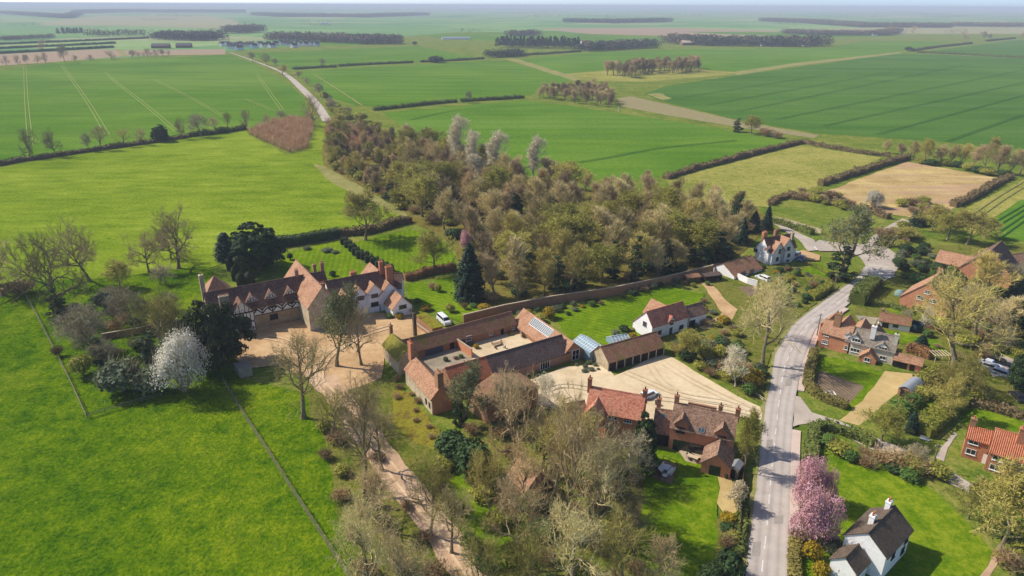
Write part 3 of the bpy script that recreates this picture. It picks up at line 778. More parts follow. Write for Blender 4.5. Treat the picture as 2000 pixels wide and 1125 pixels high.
sheet('stubble_field', [(1600, 380), (1690, 345), (1772, 316), (1955, 349), (1900, 385), (1855, 412), (1780, 425), (1690, 410)], M_straw, zz(), .6, 6, 2)
sheet('paddock', [(1508, 395), (1560, 390), (1640, 405), (1722, 435), (1700, 452), (1640, 465), (1560, 445), (1500, 425)], M_verge, zz())
sheet('field_margin', [(1870, 415), (2010, 345), (2080, 350), (2080, 420), (1990, 395), (1925, 435), (1900, 460)], M_rough, zz())
sheet('crop_strip', [(1925, 440), (1990, 392), (2080, 375), (2080, 475), (1960, 470)], M_crop_c, zz())
# west side
sheet('paddock', [(-100, 345), (100, 310), (480, 252), (486, 264), (560, 302), (600, 296), (612, 250), (640, 246), (632, 300), (634, 330), (700, 368), (770, 405), (800, 432), (680, 460), (540, 482), (420, 520), (300, 560), (-100, 600)], M_paddock, zz(), .5, 12, 4)
sheet('avenue_ride', [(628, 240), (650, 240), (640, 262), (632, 300), (634, 335), (612, 330), (600, 300), (618, 262)], M_paddock, zz(), .4, 6)
sheet('pasture', [(-500, 560), (-100, 560), (180, 545), (400, 520), (450, 560), (455, 700), (470, 740), (600, 770), (720, 900), (860, 1125), (900, 1500), (-1200, 1600)], M_turf, zz(), .8, 10, 5)
sheet('thicket_floor', [(590, 760), (640, 740), (760, 740), (880, 860), (1030, 740), (1100, 740), (1290, 900), (1262, 960), (1240, 1060), (1290, 1125), (1330, 1250), (700, 1300), (690, 1125), (650, 930)], M_scrub, zz(), 1., 5, 6)
sheet('thicket_lawn', [(770, 760), (800, 770), (860, 840), (850, 880), (800, 860), (760, 820)], M_moss, zz(), .6, 3, 7)
for i, q in enumerate(([(870, 900), (960, 960), (990, 1060), (930, 1050), (880, 970)], [(930, 1000), (990, 1030), (1060, 1110), (980, 1110)], [(1120, 900), (1170, 890), (1200, 960), (1150, 1000), (1110, 960)])):
    sheet('thicket_lawn', q, M_lawn3, zz(), .8, 3, 8 + i)
sheet('woodland_floor', [(655, 240), (760, 262), (880, 300), (960, 330), (1050, 355), (1130, 370), (1250, 385), (1380, 395), (1470, 400), (1505, 430), (1460, 485), (1392, 528), (1290, 552), (1180, 575), (1080, 590), (985, 610), (920, 605), (895, 540), (885, 480), (840, 450), (790, 425), (740, 398), (690, 368), (634, 335), (630, 290)], M_under, zz(), .8, 8, 3)
sheet('woodland_edge', [(612, 320), (634, 325), (700, 362), (790, 415), (800, 430), (700, 385), (640, 352)], M_tanverge, zz(), .5, 5, 3)
sheet('lawn', [(556, 494), (668, 470), (690, 500), (720, 535), (700, 545), (640, 545), (560, 545), (540, 520)], M_lawn1, zz(), .2, 4)
sheet('lawn', [(690, 474), (800, 448), (860, 470), (890, 500), (870, 530), (795, 546), (760, 540), (715, 500)], M_lawn1, zz(), .3, 4)
sheet('lawn', [(795, 556), (900, 540), (935, 590), (960, 612), (900, 630), (868, 618), (845, 605), (800, 582)], M_lawn2, zz(), .2, 4)
sheet('lawn', [(1075, 612), (1190, 585), (1300, 560), (1375, 575), (1370, 600), (1290, 650), (1200, 680), (1110, 660)], M_lawn2, zz(), .2, 4)
sheet('lawn', [(1385, 555), (1430, 545), (1470, 565), (1480, 590), (1440, 600), (1400, 578)], M_lawn2, zz(), .2, 3)
sheet('garden_ground', [(1385, 535), (1480, 500), (1560, 520), (1625, 545), (1640, 560), (1600, 590), (1560, 620), (1525, 660), (1500, 710), (1490, 790), (1400, 740), (1310, 690), (1290, 660), (1380, 590)], M_scrub, zz(), .4, 4, 5)
sheet('soil_bed', [(1442, 562), (1475, 558), (1490, 572), (1462, 580)], M_soil, zz())
sheet('garden_path', [(1370, 555), (1385, 550), (1420, 590), (1440, 605), (1430, 625), (1375, 645), (1365, 640), (1410, 612), (1392, 585)], M_gravel_d, zz(), .3, 3)
sheet('lawn', [(1560, 530), (1600, 510), (1625, 535), (1625, 545)], M_lawn3, zz(), .2, 3)
sheet('gravel_yard', [(1030, 745), (1100, 718), (1180, 712), (1200, 735), (1290, 693), (1315, 700), (1380, 740), (1440, 775), (1494, 800), (1492, 822), (1440, 815), (1330, 800), (1250, 830), (1100, 800), (1030, 790)], M_gravel, zz(), .25, 3, 4)
sheet('gravel_yard', [(455, 700), (465, 665), (480, 640), (560, 630), (660, 610), (700, 600), (740, 612), (795, 615), (850, 640), (830, 670), (790, 665), (750, 690), (745, 740), (660, 770), (600, 740), (540, 715), (490, 720)], M_gravel_d, zz(), .4, 4, 4)
M_flags = m_gravel('courtyard flagstones', [(116, 106, 90), (146, 134, 114), (170, 156, 134)])
sheet('courtyard', [(800, 700), (990, 640), (1040, 640), (1080, 665), (960, 720), (860, 735)], M_gravel, zz())
sheet('drive', [(590, 725), (660, 735), (700, 790), (760, 870), (830, 950), (900, 1040), (960, 1125), (1010, 1200), (930, 1200), (880, 1125), (800, 1010), (720, 900), (650, 800)], M_drive, zz(), .45, 3, 4)
sheet('courtyard', [(812, 706), (880, 668), (902, 676), (925, 700), (890, 722), (850, 732)], M_flags, zz(), .2, 2)
# brick house garden and road side
sheet('lawn', [(1262, 880), (1300, 880), (1400, 915), (1405, 960), (1400, 1010), (1412, 1060), (1395, 1120), (1390, 1200), (1260, 1200), (1240, 1060), (1258, 980)], M_lawn3, zz(), .3, 3)
sheet('garden_path', [(1400, 925), (1425, 930), (1440, 960), (1440, 1010), (1420, 1018), (1400, 985), (1406, 955)], M_gold, zz(), .2, 2)
sheet('patio', [zg(370, 690), zg(480, 660), zg(640, 720), zg(650, 830), zg(560, 830), zg(440, 800)], M_patio, zz())
sheet('garden_bed', [(1400, 1010), (1445, 1000), (1438, 1090), (1395, 1120)], M_scrub, zz(), .3, 2)
# east side
sheet('garden_ground', [(1700, 560), (1760, 500), (1830, 480), (2080, 480), (2080, 1000), (1870, 780), (1780, 700), (1640, 640)], M_scrub, zz(), .4, 6, 5)
sheet('garden_ground', [(1560, 720), (1640, 690), (1780, 700), (1900, 780), (2080, 900), (2080, 1250), (1545, 1250), (1548, 1050), (1556, 900), (1562, 845)], M_verge, zz(), .4, 6, 6)
sheet('lawn', [zp(395, 0), zp(480, 0), zp(600, 30), zp(735, 85), zp(620, 230), zp(545, 290), zp(380, 200), zp(340, 120)], M_lawn3, zz(), .15, 3)
sheet('soil_bed', [zp(398, 65), zp(630, 150), zp(548, 245), zp(345, 165)], M_soil, zz(), .1, 2)
sheet('driveway', [zp(500, 325), zp(600, 352), zp(690, 280), zp(800, 185), zp(960, 100), zp(900, 85), zp(735, 70), zp(700, 120), zp(620, 225)], M_gold, zz(), .2, 3)
sheet('lawn', [zp(395, 400), zp(500, 430), zp(700, 500), zp(1000, 700), zp(1290, 1000), zp(1250, 1125), zp(1250, 1300), zp(240, 1300), zp(300, 1000), zp(390, 700)], M_lawn3, zz(), .3, 4)
sheet('lawn', [zp(1100, 290), zp(1220, 200), zp(1456, 270), zp(1560, 330), zp(1520, 400), zp(1400, 380), zp(1160, 370)], M_lawn3, zz(), .2, 4)
sheet('lawn', [zp(720, 250), zp(830, 180), zp(900, 190), zp(800, 300), zp(720, 420), zp(620, 380)], M_verge, zz(), .2, 3)
sheet('lawn', [zp(900, 250), zp(1060, 140), zp(1160, 130), zp(1000, 290), zp(890, 390)], M_lawn3, zz(), .2, 3)
sheet('lawn', [zq(1120, 640), zq(1270, 680), zq(1470, 720), zq(1420, 770), zq(1280, 730), zq(1130, 670)], M_lawn3, zz(), .2, 3)
sheet('lawn', [zq(1105, 785), zq(1220, 800), zq(1440, 850), zq(1460, 920), zq(1330, 890), zq(1210, 860)], M_lawn3, zz(), .2, 3)
sheet('lawn', [zi(960, 280), zi(1360, 230), zi(1340, 340), zi(1000, 360)], M_lawn3, zz(), .2, 3)
sheet('gravel_yard', [zi(880, 440), zi(1080, 330), zi(1250, 400), zi(1150, 560), zi(1000, 620)], M_lane, zz(), .2, 3)
sheet('track', [zp(1230, 1125), zp(1290, 1035), zp(1330, 1030), zp(1280, 1125), zp(1230, 1250), zp(1150, 1250)], M_drive, zz(), .2, 2)
# worn wheel lines and thin weeds on the gravel
M_worn = m_gravel('worn gravel wheel lines', [(172, 152, 120), (191, 171, 138), (206, 188, 158)])
def worn(lines, w, gap, mat):
    for ln in lines:
        P = smooth_line([tuple(G(p)) for p in ln], 8)
        for off in (-gap / 2, gap / 2):
            mb = MB(); z = zz()
            for i in range(len(P) - 1):
                a, b = P[i], P[i + 1]; n = Vector((b.y - a.y, a.x - b.x, 0)).normalized()
                mb.face([(q.x, q.y, z) for q in (a + n * (off - w / 2), a + n * (off + w / 2), b + n * (off + w / 2), b + n * (off - w / 2))])
            o = mb.build('wheel_line', mat); o['kind'] = 'structure'
worn([[(1485, 808), (1420, 788), (1330, 772), (1255, 742), (1222, 728)], [(1485, 812), (1400, 795), (1310, 782), (1200, 770), (1110, 755), (1060, 765)], [(1480, 806), (1410, 775), (1345, 742), (1298, 712)], [(1330, 772), (1290, 745), (1268, 715)]], .45, 1.5, M_worn)
M_worn2 = m_gravel('worn drive wheel lines', [(176, 146, 112), (196, 168, 134), (212, 186, 154)])
worn([[(945, 1160), (870, 1050), (790, 950), (725, 868), (668, 790), (625, 745), (640, 700), (700, 660), (760, 640)], [(625, 745), (590, 700), (560, 670), (520, 660)]], .5, 1.6, M_worn2)
sheet('patio', [zl(560, 230), zl(700, 250), zl(850, 270), zl(800, 350), zl(640, 330)], M_flags, zz(), .1, 2)
# roads
def strip(name, L, Rr, mat, z, n=8):
    a = smooth_line([tuple(G(p)) for p in L], n); b = smooth_line([tuple(G(p)) for p in Rr], n); mb = MB(); d = 0.
    for i in range(len(a) - 1):
        l = (a[i + 1] - a[i]).length
        mb.face([(a[i].x, a[i].y, z), (b[i].x, b[i].y, z), (b[i + 1].x, b[i + 1].y, z), (a[i + 1].x, a[i + 1].y, z)], uv=[(0, d), (1, d), (1, d + l), (0, d + l)]); d += l
    o = mb.build(name, mat); o['kind'] = 'structure'
    if o.data.polygons[0].normal.z < 0: o.data.flip_normals()
    return a, b
ZR = zz() + .01
rl = [(1438, 1250), (1454, 1125), (1482, 900), (1493, 800), (1502, 760), (1512, 700), (1520, 682), (1549, 637), (1598, 597), (1637, 569), (1672, 545), (1690, 522)]
rr_ = [(1540, 1250), (1539, 1125), (1544, 900), (1550, 800), (1557, 760), (1566, 716), (1576, 684), (1599, 637), (1652, 600), (1682, 572), (1715, 555), (1752, 530)]
RA, RB = strip('road', rl, rr_, M_asphalt, ZR)
sheet('road_junction', [(1668, 548), (1690, 521), (1680, 505), (1660, 492), (1600, 492), (1585, 478), (1600, 470), (1650, 477), (1690, 478), (1735, 487), (1752, 500), (1756, 520), (1745, 540), (1715, 556)], M_lane, ZR - .004, .2, 3)
sheet('track', [(1690, 480), (1705, 462), (1730, 445), (1762, 428), (1778, 434), (1742, 458), (1722, 474), (1735, 488)], M_lane, ZR - .008, .2, 3)
sheet('driveway', [(1500, 432), (1520, 438), (1590, 470), (1600, 490), (1578, 492), (1560, 470)], M_lane, ZR - .012, .2, 3)
sheet('gravel_yard', [zq(590, 350), zq(640, 325), zq(745, 355), zq(740, 385), zq(660, 385)], M_gravel_d, ZR - .016, .2, 2)
sheet('lane', [(1548, 836), (1552, 775), (1563, 778), (1585, 808), (1640, 825), (1720, 862), (1790, 888), (1850, 920), (1900, 950), (1890, 965), (1830, 935), (1770, 905), (1700, 880), (1620, 840), (1590, 828), (1560, 832)], M_lane, ZR - .02, .15, 3)
sheet('lane', [zp(990, 520), zp(1050, 440), zp(1090, 390), zp(1110, 400), zp(1060, 470), zp(1040, 540)], M_lane, ZR - .024, .15, 2)
strip('road', [(650, 238), (628, 205), (604, 180), (572, 152), (548, 138), (500, 120), (452, 103)], [(630, 238), (612, 205), (588, 180), (556, 148), (533, 135), (490, 118), (446, 102)], M_lane, ZR)
rg_ = random.Random(9)
def verge_strip(edge, side, w, mat, z):
    mb = MB(); pts = []
    for i in range(len(edge) - 1):
        k = max(1, int((edge[i + 1] - edge[i]).length / 1.5))
        for j in range(k): pts.append(edge[i].lerp(edge[i + 1], j / k))
    prev = None
    for i in range(len(pts) - 1):
        d = (pts[i + 1] - pts[i]).normalized(); n = Vector((-d.y, d.x, 0)) * side; cur = (pts[i] - n * rg_.uniform(.0, .18), pts[i] + n * w * rg_.uniform(.4, 1.3))
        if prev: mb.face([(q.x, q.y, z) for q in (prev[0], cur[0], cur[1], prev[1])])
        prev = cur
    o = mb.build('road_verge', mat); o['kind'] = 'structure'
    if o.data.polygons[0].normal.z < 0: o.data.flip_normals()
verge_strip(RA, 1, .7, M_tanverge, ZR + .004)
M_patch = m_gravel('darker tarmac repair', [(128, 120, 112), (146, 138, 129), (162, 152, 142)])
for q in ([(1497, 862), (1509, 861), (1508, 884), (1495, 885)], [(1535, 742), (1547, 740), (1545, 756), (1533, 757)], [(1512, 1010), (1530, 1010), (1529, 1026), (1511, 1027)], [(1590, 632), (1604, 624), (1612, 628), (1598, 637)], [(1470, 1062), (1486, 1061), (1484, 1090), (1467, 1091)]): sheet('road_patch', q, M_patch, ZR + .0045, .05, 1.)
# pavement with a kerb along the far side of the road
pv = smooth_line([tuple(G(p)) for p in [(1540, 1250), (1539, 1125), (1544, 900), (1547, 842)]], 8); mb = MB()
def walk(pts, w, z0, z1, mat, name='pavement'):
    mb = MB()
    for i in range(len(pts) - 1):
        a, b = pts[i], pts[i + 1]; d = (b - a).normalized(); n = Vector((d.y, -d.x, 0))
        mb.hexa([Vector((p.x, p.y, z0)) for p in (a, b, b + n * w, a + n * w)] + [Vector((p.x, p.y, z1)) for p in (a, b, b + n * w, a + n * w)])
    o = mb.build(name, mat); o['kind'] = 'structure'
walk(pv, 1.5, 0, ZR + .10, M_paving)
walk(smooth_line([tuple(G(p)) for p in [(1557, 765), (1566, 716), (1577, 684), (1600, 637), (1648, 603)]], 8), 1.3, 0, ZR + .10, M_paving)
# centre dashes, edge lines and worn stop lines
cl = smooth_line([tuple(G(p)) for p in [(1484, 1180), (1488, 1113), (1497, 1032), (1506, 929), (1514, 851), (1522, 780), (1530, 728), (1538, 703), (1552, 672), (1571, 644), (1588, 626), (1617, 605), (1647, 586), (1672, 566)]], 10)
mb = MB(); acc = 0.
seg = []
for i in range(len(cl) - 1):
    a, b = cl[i], cl[i + 1]; L = (b - a).length; k = max(1, int(L / .4))
    for j in range(k): seg.append((a.lerp(b, j / k), a.lerp(b, (j + 1) / k)))
for a, b in seg:
    L = (b - a).length; ph = acc % 5.3; acc += L
    if ph < 2.6:
        n = Vector((b.y - a.y, a.x - b.x, 0)).normalized() * .075
        mb.face([(p.x, p.y, ZR + .005) for p in (a - n, a + n, b + n, b - n)])
o = mb.build('road_marking', M_paint); o['kind'] = 'structure'
mb = MB()
for a, b in zip(RA[8:], RA[9:]):
    pass
for p, q, w in (((1683, 545), (1748, 542), .25), ((1690, 524), (1718, 535), .12), ((1718, 535), (1712, 552), .12), ((1590, 483), (1596, 490), .2), ((1694, 520), (1735, 523), .12)):
    a, b = G(p), G(q); n = Vector((b.y - a.y, a.x - b.x, 0)).normalized() * w
    mb.face([(r.x, r.y, ZR + .005) for r in (a - n, a + n, b + n, b - n)])
o = mb.build('road_marking', M_paint); o['kind'] = 'structure'
# wheelings through the crops
def tram(lines, mat, w, z, gap=None):
    mb = MB()
    for ln in lines:
        P = smooth_line([tuple(G(p)) for p in ln], 4)
        for i in range(len(P) - 1):
            a, b = P[i], P[i + 1]; n = Vector((b.y - a.y, a.x - b.x, 0)).normalized()
            for off in ((-gap / 2, gap / 2) if gap else (0,)):
                mb.face([(q.x, q.y, z) for q in (a + n * (off - w / 2), a + n * (off + w / 2), b + n * (off + w / 2), b + n * (off - w / 2))])
    o = mb.build('wheel_track', mat); o['kind'] = 'structure'
tram([[(48.5, 130), (52, 200), (60, 285)], [(121, 128), (165, 190), (211, 265)], [(206, 142), (232, 165), (284, 205), (346, 258)], [(300, 155), (366, 188), (438, 228)], [(503, 146), (521, 173), (551, 215)], [(480, 194), (505, 204), (530, 215)]], M_line, .42, zz(), 2.4)
tram([[(612, 145), (655, 172), (708, 207)]], M_tanverge, 1.6, zz())
def ddl(x0, y0, x1, y1): return [zoom(1300, 0, 2.813)(x0, y0), zoom(1300, 0, 2.813)((x0 + x1) / 2, (y0 + y1) / 2), zoom(1300, 0, 2.813)(x1, y1)]
tram([ddl(230, 578, 1250, 395), ddl(400, 613, 1680, 350), ddl(610, 657, 1969, 385), ddl(870, 693, 1969, 455), ddl(1165, 740, 1969, 525), ddl(1545, 780, 1969, 632), ddl(100, 535, 900, 410)], M_line_d, .55, zz(), 2.2)
tram([[(1000, 330), (1150, 315), (1290, 290), (1440, 275)], [(800, 235), (900, 215), (1050, 205)], [(1935, 445), (2010, 400)], [(1950, 462), (2010, 420)]], M_line_d, .6, zz(), 2.2)
tram([[(1880, 440), (1960, 385), (2010, 355)]], M_tanverge, .6, zz(), 3.)

# ------------------------------------------------------------------ hedges, fences and walls
fl = zoom(0, 0, 2.813); fm = zoom(650, 0, 2.813); fr = zoom(1300, 0, 2.813)
HB = [M_lf_brown, M_hb]; HG = [M_lf_hedge, M_hb]; M_hedge_olive = m_leaf('hedge olive brown', (88, 84, 38), (138, 126, 62), trans=.1)
HO = [M_hedge_olive, M_hb]; HD = [M_hd, M_hd]; HBR = [M_hedge_br, M_hb]
GH = 'field hedges'
hedge('field_hedge', [(-40, 331), (0, 323), fl(100, 890), fl(300, 862), fl(450, 840), fl(700, 805), fl(880, 780), fl(1050, 752)], 2.6, 2.2, HBR, 'rough dark hedge between the wheat field and the paddock, under the row of bare trees', GH, dens=4, ls=.4, rough=.7, ribs=12, seed=1)
hedge('field_hedge', [fl(1050, 752), fl(1200, 735), fl(1350, 712)], 3.4, 3.2, HG, 'taller bushy green stretch of hedge beside the brown coppice', GH, dens=4, ls=.45, rough=.7, ribs=8, seed=2)
hedge('field_hedge', [fm(222, 608), fm(380, 592), fm(560, 572), fm(680, 562)], 3, 2.6, HG, 'dark trimmed hedge with a lone tree at its middle, left length', GH, dens=3, ls=.5, rough=.6, seed=3)
hedge('field_hedge', [fm(700, 560), fm(830, 552), fm(960, 545), fm(1050, 538)], 3, 2.4, HG, 'dark trimmed hedge running up to the small brown wood', GH, dens=3, ls=.5, rough=.6, seed=4)
hedge('field_hedge', [fl(1610, 382), fl(1780, 372), fl(1850, 370)], 4, 2.6, HG, 'dark far hedge starting at the roadside bushes', GH, dens=1.5, ls=.8, rough=.5, seed=5)
hedge('field_hedge', [fm(30, 366), fm(200, 356), fm(440, 345)], 4, 2.6, HG, 'long dark far hedge between two bright green fields', GH, dens=1.5, ls=.8, rough=.4, seed=6)
hedge('field_hedge', [fm(480, 343), fm(660, 335), fm(830, 324)], 4, 2.4, HG, 'far hedge with a round bush on it', GH, dens=1.5, ls=.8, rough=.6, seed=7)
hedge('field_hedge', [fm(900, 318), fm(1100, 302), fm(1360, 285)], 5, 3, HG, 'thin far hedge below the dark plantation', GH, dens=1.2, ls=.9, rough=.6, seed=8)
hedge('field_hedge', [fr(1340, 283), fr(1480, 262), fr(1680, 240)], 5, 3, HG, 'far hedge rising from the lone corner bush to the right', GH, dens=1.2, ls=.9, rough=.5, seed=9)
hedge('field_hedge', [fr(1760, 228), fr(1920, 212)], 5, 3, HG, 'far hedge beside the pair of hedgerow trees', GH, dens=1.2, ls=.9, rough=.5, seed=10)
hedge('field_hedge', [fr(1380, 290), fr(1600, 300), fr(1990, 322)], 5, 3, HG, 'straight dark ditch hedge along the far edge of the large wheat field', GH, dens=1.2, ls=.9, rough=.3, seed=11)
hedge('field_hedge', [fr(1, 985), fr(150, 935), fr(330, 890), fr(500, 845), fr(740, 788)], 3, 2.3, HBR, 'thick brown hedge along the far left side of the rough pasture', GH, dens=4, ls=.4, rough=.75, ribs=8, seed=12)
hedge('field_hedge', [fr(745, 785), fr(900, 815), fr(1080, 845), fr(1230, 862)], 2.6, 1.9, HBR, 'brown hedge along the top of the rough pasture', GH, dens=4, ls=.4, rough=.75, ribs=8, seed=13)
hedge('field_hedge', [fr(1330, 870), fr(1180, 915), fr(1020, 965), fr(850, 1020)], 3, 2.5, HBR, 'dark brown hedge between the rough pasture and the stubble', GH, dens=5, ls=.35, rough=.75, ribs=10, seed=14)
hedge('field_hedge', [fr(700, 1075), fr(600, 1105), (1505, 402)], 2.6, 2, HBR, 'short dark hedge below the rough pasture', GH, dens=5, ls=.35, rough=.75, ribs=10, seed=15)
hedge('field_hedge', [(1545, 388), (1580, 392), (1640, 402), (1700, 415), (1735, 428)], 3, 2.2, HBR, 'brown hedge below the stubble strips ending at the track', GH, dens=5, ls=.35, rough=.75, ribs=14, seed=16)
hedge('field_hedge', [zr_(860, 720), zr_(1050, 640), zr_(1250, 520), zr_(1450, 420)], 3.2, 2.4, HBR, 'thick dark hedge along the right side of the stubble strips', GH, dens=5, ls=.35, rough=.75, ribs=14, seed=17)
hedge('field_hedge', [zq(480, 165), zq(600, 200), zq(700, 232)], 2.6, 2, HG, 'low green hedge in front of the pale paddock fence', GH, dens=6, ls=.35, rough=.5, ribs=4, seed=18)
hedge('field_hedge', [zq(1090, 300), zq(1180, 265), zq(1280, 235)], 3.2, 2.6, HO, 'olive hedge beside the track at the junction', GH, dens=6, ls=.35, rough=.6, ribs=10, seed=19)
for k, (a, b) in enumerate((((-20, 88), (290, 75)), ((-20, 96.5), (225, 85)), ((-20, 106), (222, 93)))):
    hedge('field_hedge', [a, ((a[0] + b[0]) / 2, (a[1] + b[1]) / 2), b], 5, 3, HD, ('topmost of three long parallel dark hedges at the far left', 'middle of three long parallel dark hedges at the far left', 'lowest of three long parallel dark hedges at the far left')[k], GH, dens=.8, ls=1.2, rough=.3, step=20, seed=30 + k)
# manor garden
hedge('yew_hedge', [zu(632, 232), zu(780, 215), zu(900, 196), zu(1100, 160)], 3.2, 3.2, HD, 'tall dark clipped yew hedge behind the manor lawn', dens=10, ls=.28, rough=.12, seed=41)
hedge('garden_hedge', [zu(1105, 150), zu(1250, 140), zu(1400, 110), zu(1500, 75), zu(1620, 50)], 3, 2.4, HBR, 'rough brown hedge behind the lawn with the bare tree', dens=6, ls=.35, rough=.5, ribs=12, seed=42)
hedge('beech_hedge', [zu(1575, 478), zu(1680, 455), zu(1790, 425), (890, 527)], 2.2, 2.2, [M_beech, M_hb], 'russet beech hedge between the two striped lawns', dens=8, ls=.28, rough=.25, ribs=8, seed=43)
for k, q in enumerate([(1137, 215), (1165, 236), (1196, 262), (1222, 290), (1252, 312), (1288, 322), (1318, 345), (1360, 362), (1396, 384), (1432, 402), (1465, 418)]):
    b = G(zu(*q)); dx = Vector((.93, .36, 0))
    hedge('clipped_yew_block', [b - dx * 1.35, b + dx * 1.35], 1.7, 2.4, HD, 'clipped yew block in the row of dark buttresses between the manor lawns', 'clipped yew buttresses', 'topiary', dens=16, ls=.2, rough=.04, world=True, seed=50 + k, step=.9)
# roadside and cottage hedges
GC = 'garden hedges by the road'
hedge('clipped_hedge', [(1590, 690), (1580, 730), (1576, 755), (1590, 772), (1620, 788), (1654, 800)], 2, 1.7, HO, 'brownish clipped hedge curving round the cottage lawn corner', GC, dens=10, ls=.24, rough=.15, ribs=3, seed=61)
hedge('clipped_hedge', [(1583, 905), (1584, 870), (1588, 842), (1610, 838), (1640, 846), (1680, 860), (1705, 874)], 2.4, 1.8, [M_lf_hedge, M_hb], 'olive clipped hedge turning the corner where the lane leaves the road', GC, dens=10, ls=.24, rough=.15, ribs=3, seed=62)
hedge('clipped_hedge', [(1553, 1050), (1550, 1090), (1547, 1200)], 1.8, 1.6, HO, 'clipped roadside hedge below the pink blossom tree', GC, dens=12, ls=.2, rough=.15, ribs=3, seed=63)
hedge('clipped_hedge', [(1795, 850), (1830, 822), (1862, 795), (1890, 772)], 4.2, 2.4, [M_lf_ylhedge, M_hb], 'broad bright yellow green clipped hedge beside the lane cottages', GC, dens=10, ls=.26, rough=.15, seed=64)
hedge('clipped_hedge', [(1758, 805), (1785, 778), (1812, 757), (1838, 738)], 2.6, 2.2, HO, 'brown and olive hedge behind the corrugated shed', GC, dens=9, ls=.26, rough=.3, ribs=8, seed=65)
hedge('clipped_hedge', [zi(60, 735), zi(180, 670), zi(280, 600), zi(390, 560)], 3., 2.2, [M_lf_ylhedge, M_hb], 'rounded golden green hedge beside the brick garage', GC, dens=10, ls=.26, rough=.2, seed=66)
hedge('clipped_hedge', [zq(955, 640), zq(985, 590), zq(1020, 555), zq(1060, 530)], 4.4, 3.4, [M_lf_hedge, M_hb], 'big square cut green hedge on the inside of the road bend', GC, dens=10, ls=.28, rough=.15, seed=67)
hedge('clipped_hedge', [zl(1185, 668), zl(1330, 710), zl(1470, 765)], 1.8, 2.4, [M_beech, M_hb], 'brown hedge screening the back of the brick garage', GC, dens=10, ls=.24, rough=.2, ribs=6, seed=68)
hedge('clipped_hedge', [(1890, 790), (1930, 800), (1990, 818), (2040, 835)], 2.2, 1.8, HBR, 'rough brown hedge along the top of the red cottage lawn', GC, dens=7, ls=.3, rough=.4, ribs=8, seed=69)
hedge('clipped_hedge', [zq(690, 610), zq(740, 585), zq(800, 545)], 2.6, 2., [M_lf_ylhedge, M_hb], 'yellow green clipped hedge at the corner of the shrub garden', GC, dens=10, ls=.26, rough=.15, seed=70)
hedge('clipped_hedge', [(1440, 1090), (1447, 1040), (1452, 1000)], 1.6, 1.3, HG, 'narrow bushy hedge between the garden bed and the road verge', GC, dens=9, ls=.24, rough=.5, ribs=4, seed=71)

M_wood_grey = m_mottle('weathered timber grey', [(92, 86, 70), (116, 108, 90), (136, 128, 108)], 1, 8)
M_wood_brown = m_mottle('brown timber', ['4c3626', '634933', '775a41'], 1, 8)
M_wood_pale = m_mottle('pale timber', ['a4947a', 'bba98c', 'c7b89c'], 1, 8)
M_white_paint = m_mottle('white render', [(216, 213, 206), (230, 227, 221), (238, 236, 231)], .5, 3., rough=.85)
M_white_trim = m_plain('white painted joinery', 'e2e0da', .5, .03)
def fence(px, h, gap, label, mat=None, rails=2, name='fence', group='post and rail fences', board=False, post=.12):
    mat = mat or M_wood_grey
    P = [G(p) for p in px]; P = [Vector((p.x, p.y, 0)) for p in P]
    r = thing(name, P[0], label, 'fence', group)
    pm = MB(); pm.cbox((0, 0, -.2), (1, 0, 0), (0, 1, 0), post, post, h + .25); pme = pm.mesh('post', mat)
    rl_ = MB(); rg = random.Random(len(px) * 7 + int(P[0].x)); n = 0
    for a, b in zip(P, P[1:]):
        L = (b - a).length; d = (b - a) / L; q = Vector((-d.y, d.x, 0)); k = max(1, round(L / gap))
        for j in range(k + (b is P[-1])):
            p = a + d * (L * j / k) - P[0]
            if n < 100:
                o = add_obj('post', pme, r, p); o.rotation_euler = (rg.uniform(-.03, .03), rg.uniform(-.03, .03), math.atan2(d.y, d.x)); n += 1
        if board:
            rl_.box(a - q * .06, d * L, q * .04, (0, 0, h))
        else:
            for t in range(rails):
                z = h * (.92 - .38 * t)
                rl_.box(a - q * .1 + Vector((0, 0, z - .06)), d * L, q * .04, (0, 0, .12))
    rl_.build('panel' if board else 'rail', mat, r)
    return r
fence([(49, 575), (75, 622), (102, 675), (140, 750), (171, 818)], 1.3, 3, 'grey post and rail fence down the left side of the thicket pasture', rails=3)
fence([(171, 818), (240, 797), (316, 776)], 1.2, 3, 'weathered fence from the corner post to the white blossom tree', rails=2)
fence([(436, 745), (480, 817), (532, 896), (575, 965), (612, 1021), (680, 1125), (730, 1200)], 1.3, 2.6, 'long grey post and rail fence across the near pasture beside the avenue', rails=3, post=.14)
fence([zq(485, 150), zq(560, 168), zq(650, 195), zq(750, 225)], 1.6, 2.5, 'pale close boarded fence in front of the small paddock', mat=M_wood_pale, name='board_fence', group='board fences', board=True)
fence([zq(650, 405), zq(720, 430), zq(790, 470), zq(835, 500), zq(790, 520)], 1.6, 2.5, 'brown fence with pale posts round the shrub garden', mat=M_wood_brown, name='board_fence', group='board fences', board=False, rails=3)
fence([(1441, 1075), (1445, 1020), (1448, 960), (1452, 900)], 1.5, 2.4, 'brown close boarded fence between the brick house garden and the road', mat=M_wood_brown, name='board_fence', group='board fences', board=True)
fence([(1262, 902), (1290, 935)], 1.4, 2., 'dark fence beside the garden deck', mat=M_wood_brown, name='board_fence', group='board fences', board=True)
fence([zl(1255, 330), zl(1400, 375), zl(1620, 440)], 1.5, 2.2, 'brown garden fence behind the trampoline', mat=M_wood_brown, name='board_fence', group='board fences', board=True)
fence([(1400, 718), (1450, 750), (1490, 785)], 1.0, 2.4, 'low weathered fence between the shrubbery and the gravel yard', mat=M_wood_pale, group='post and rail fences', rails=2)
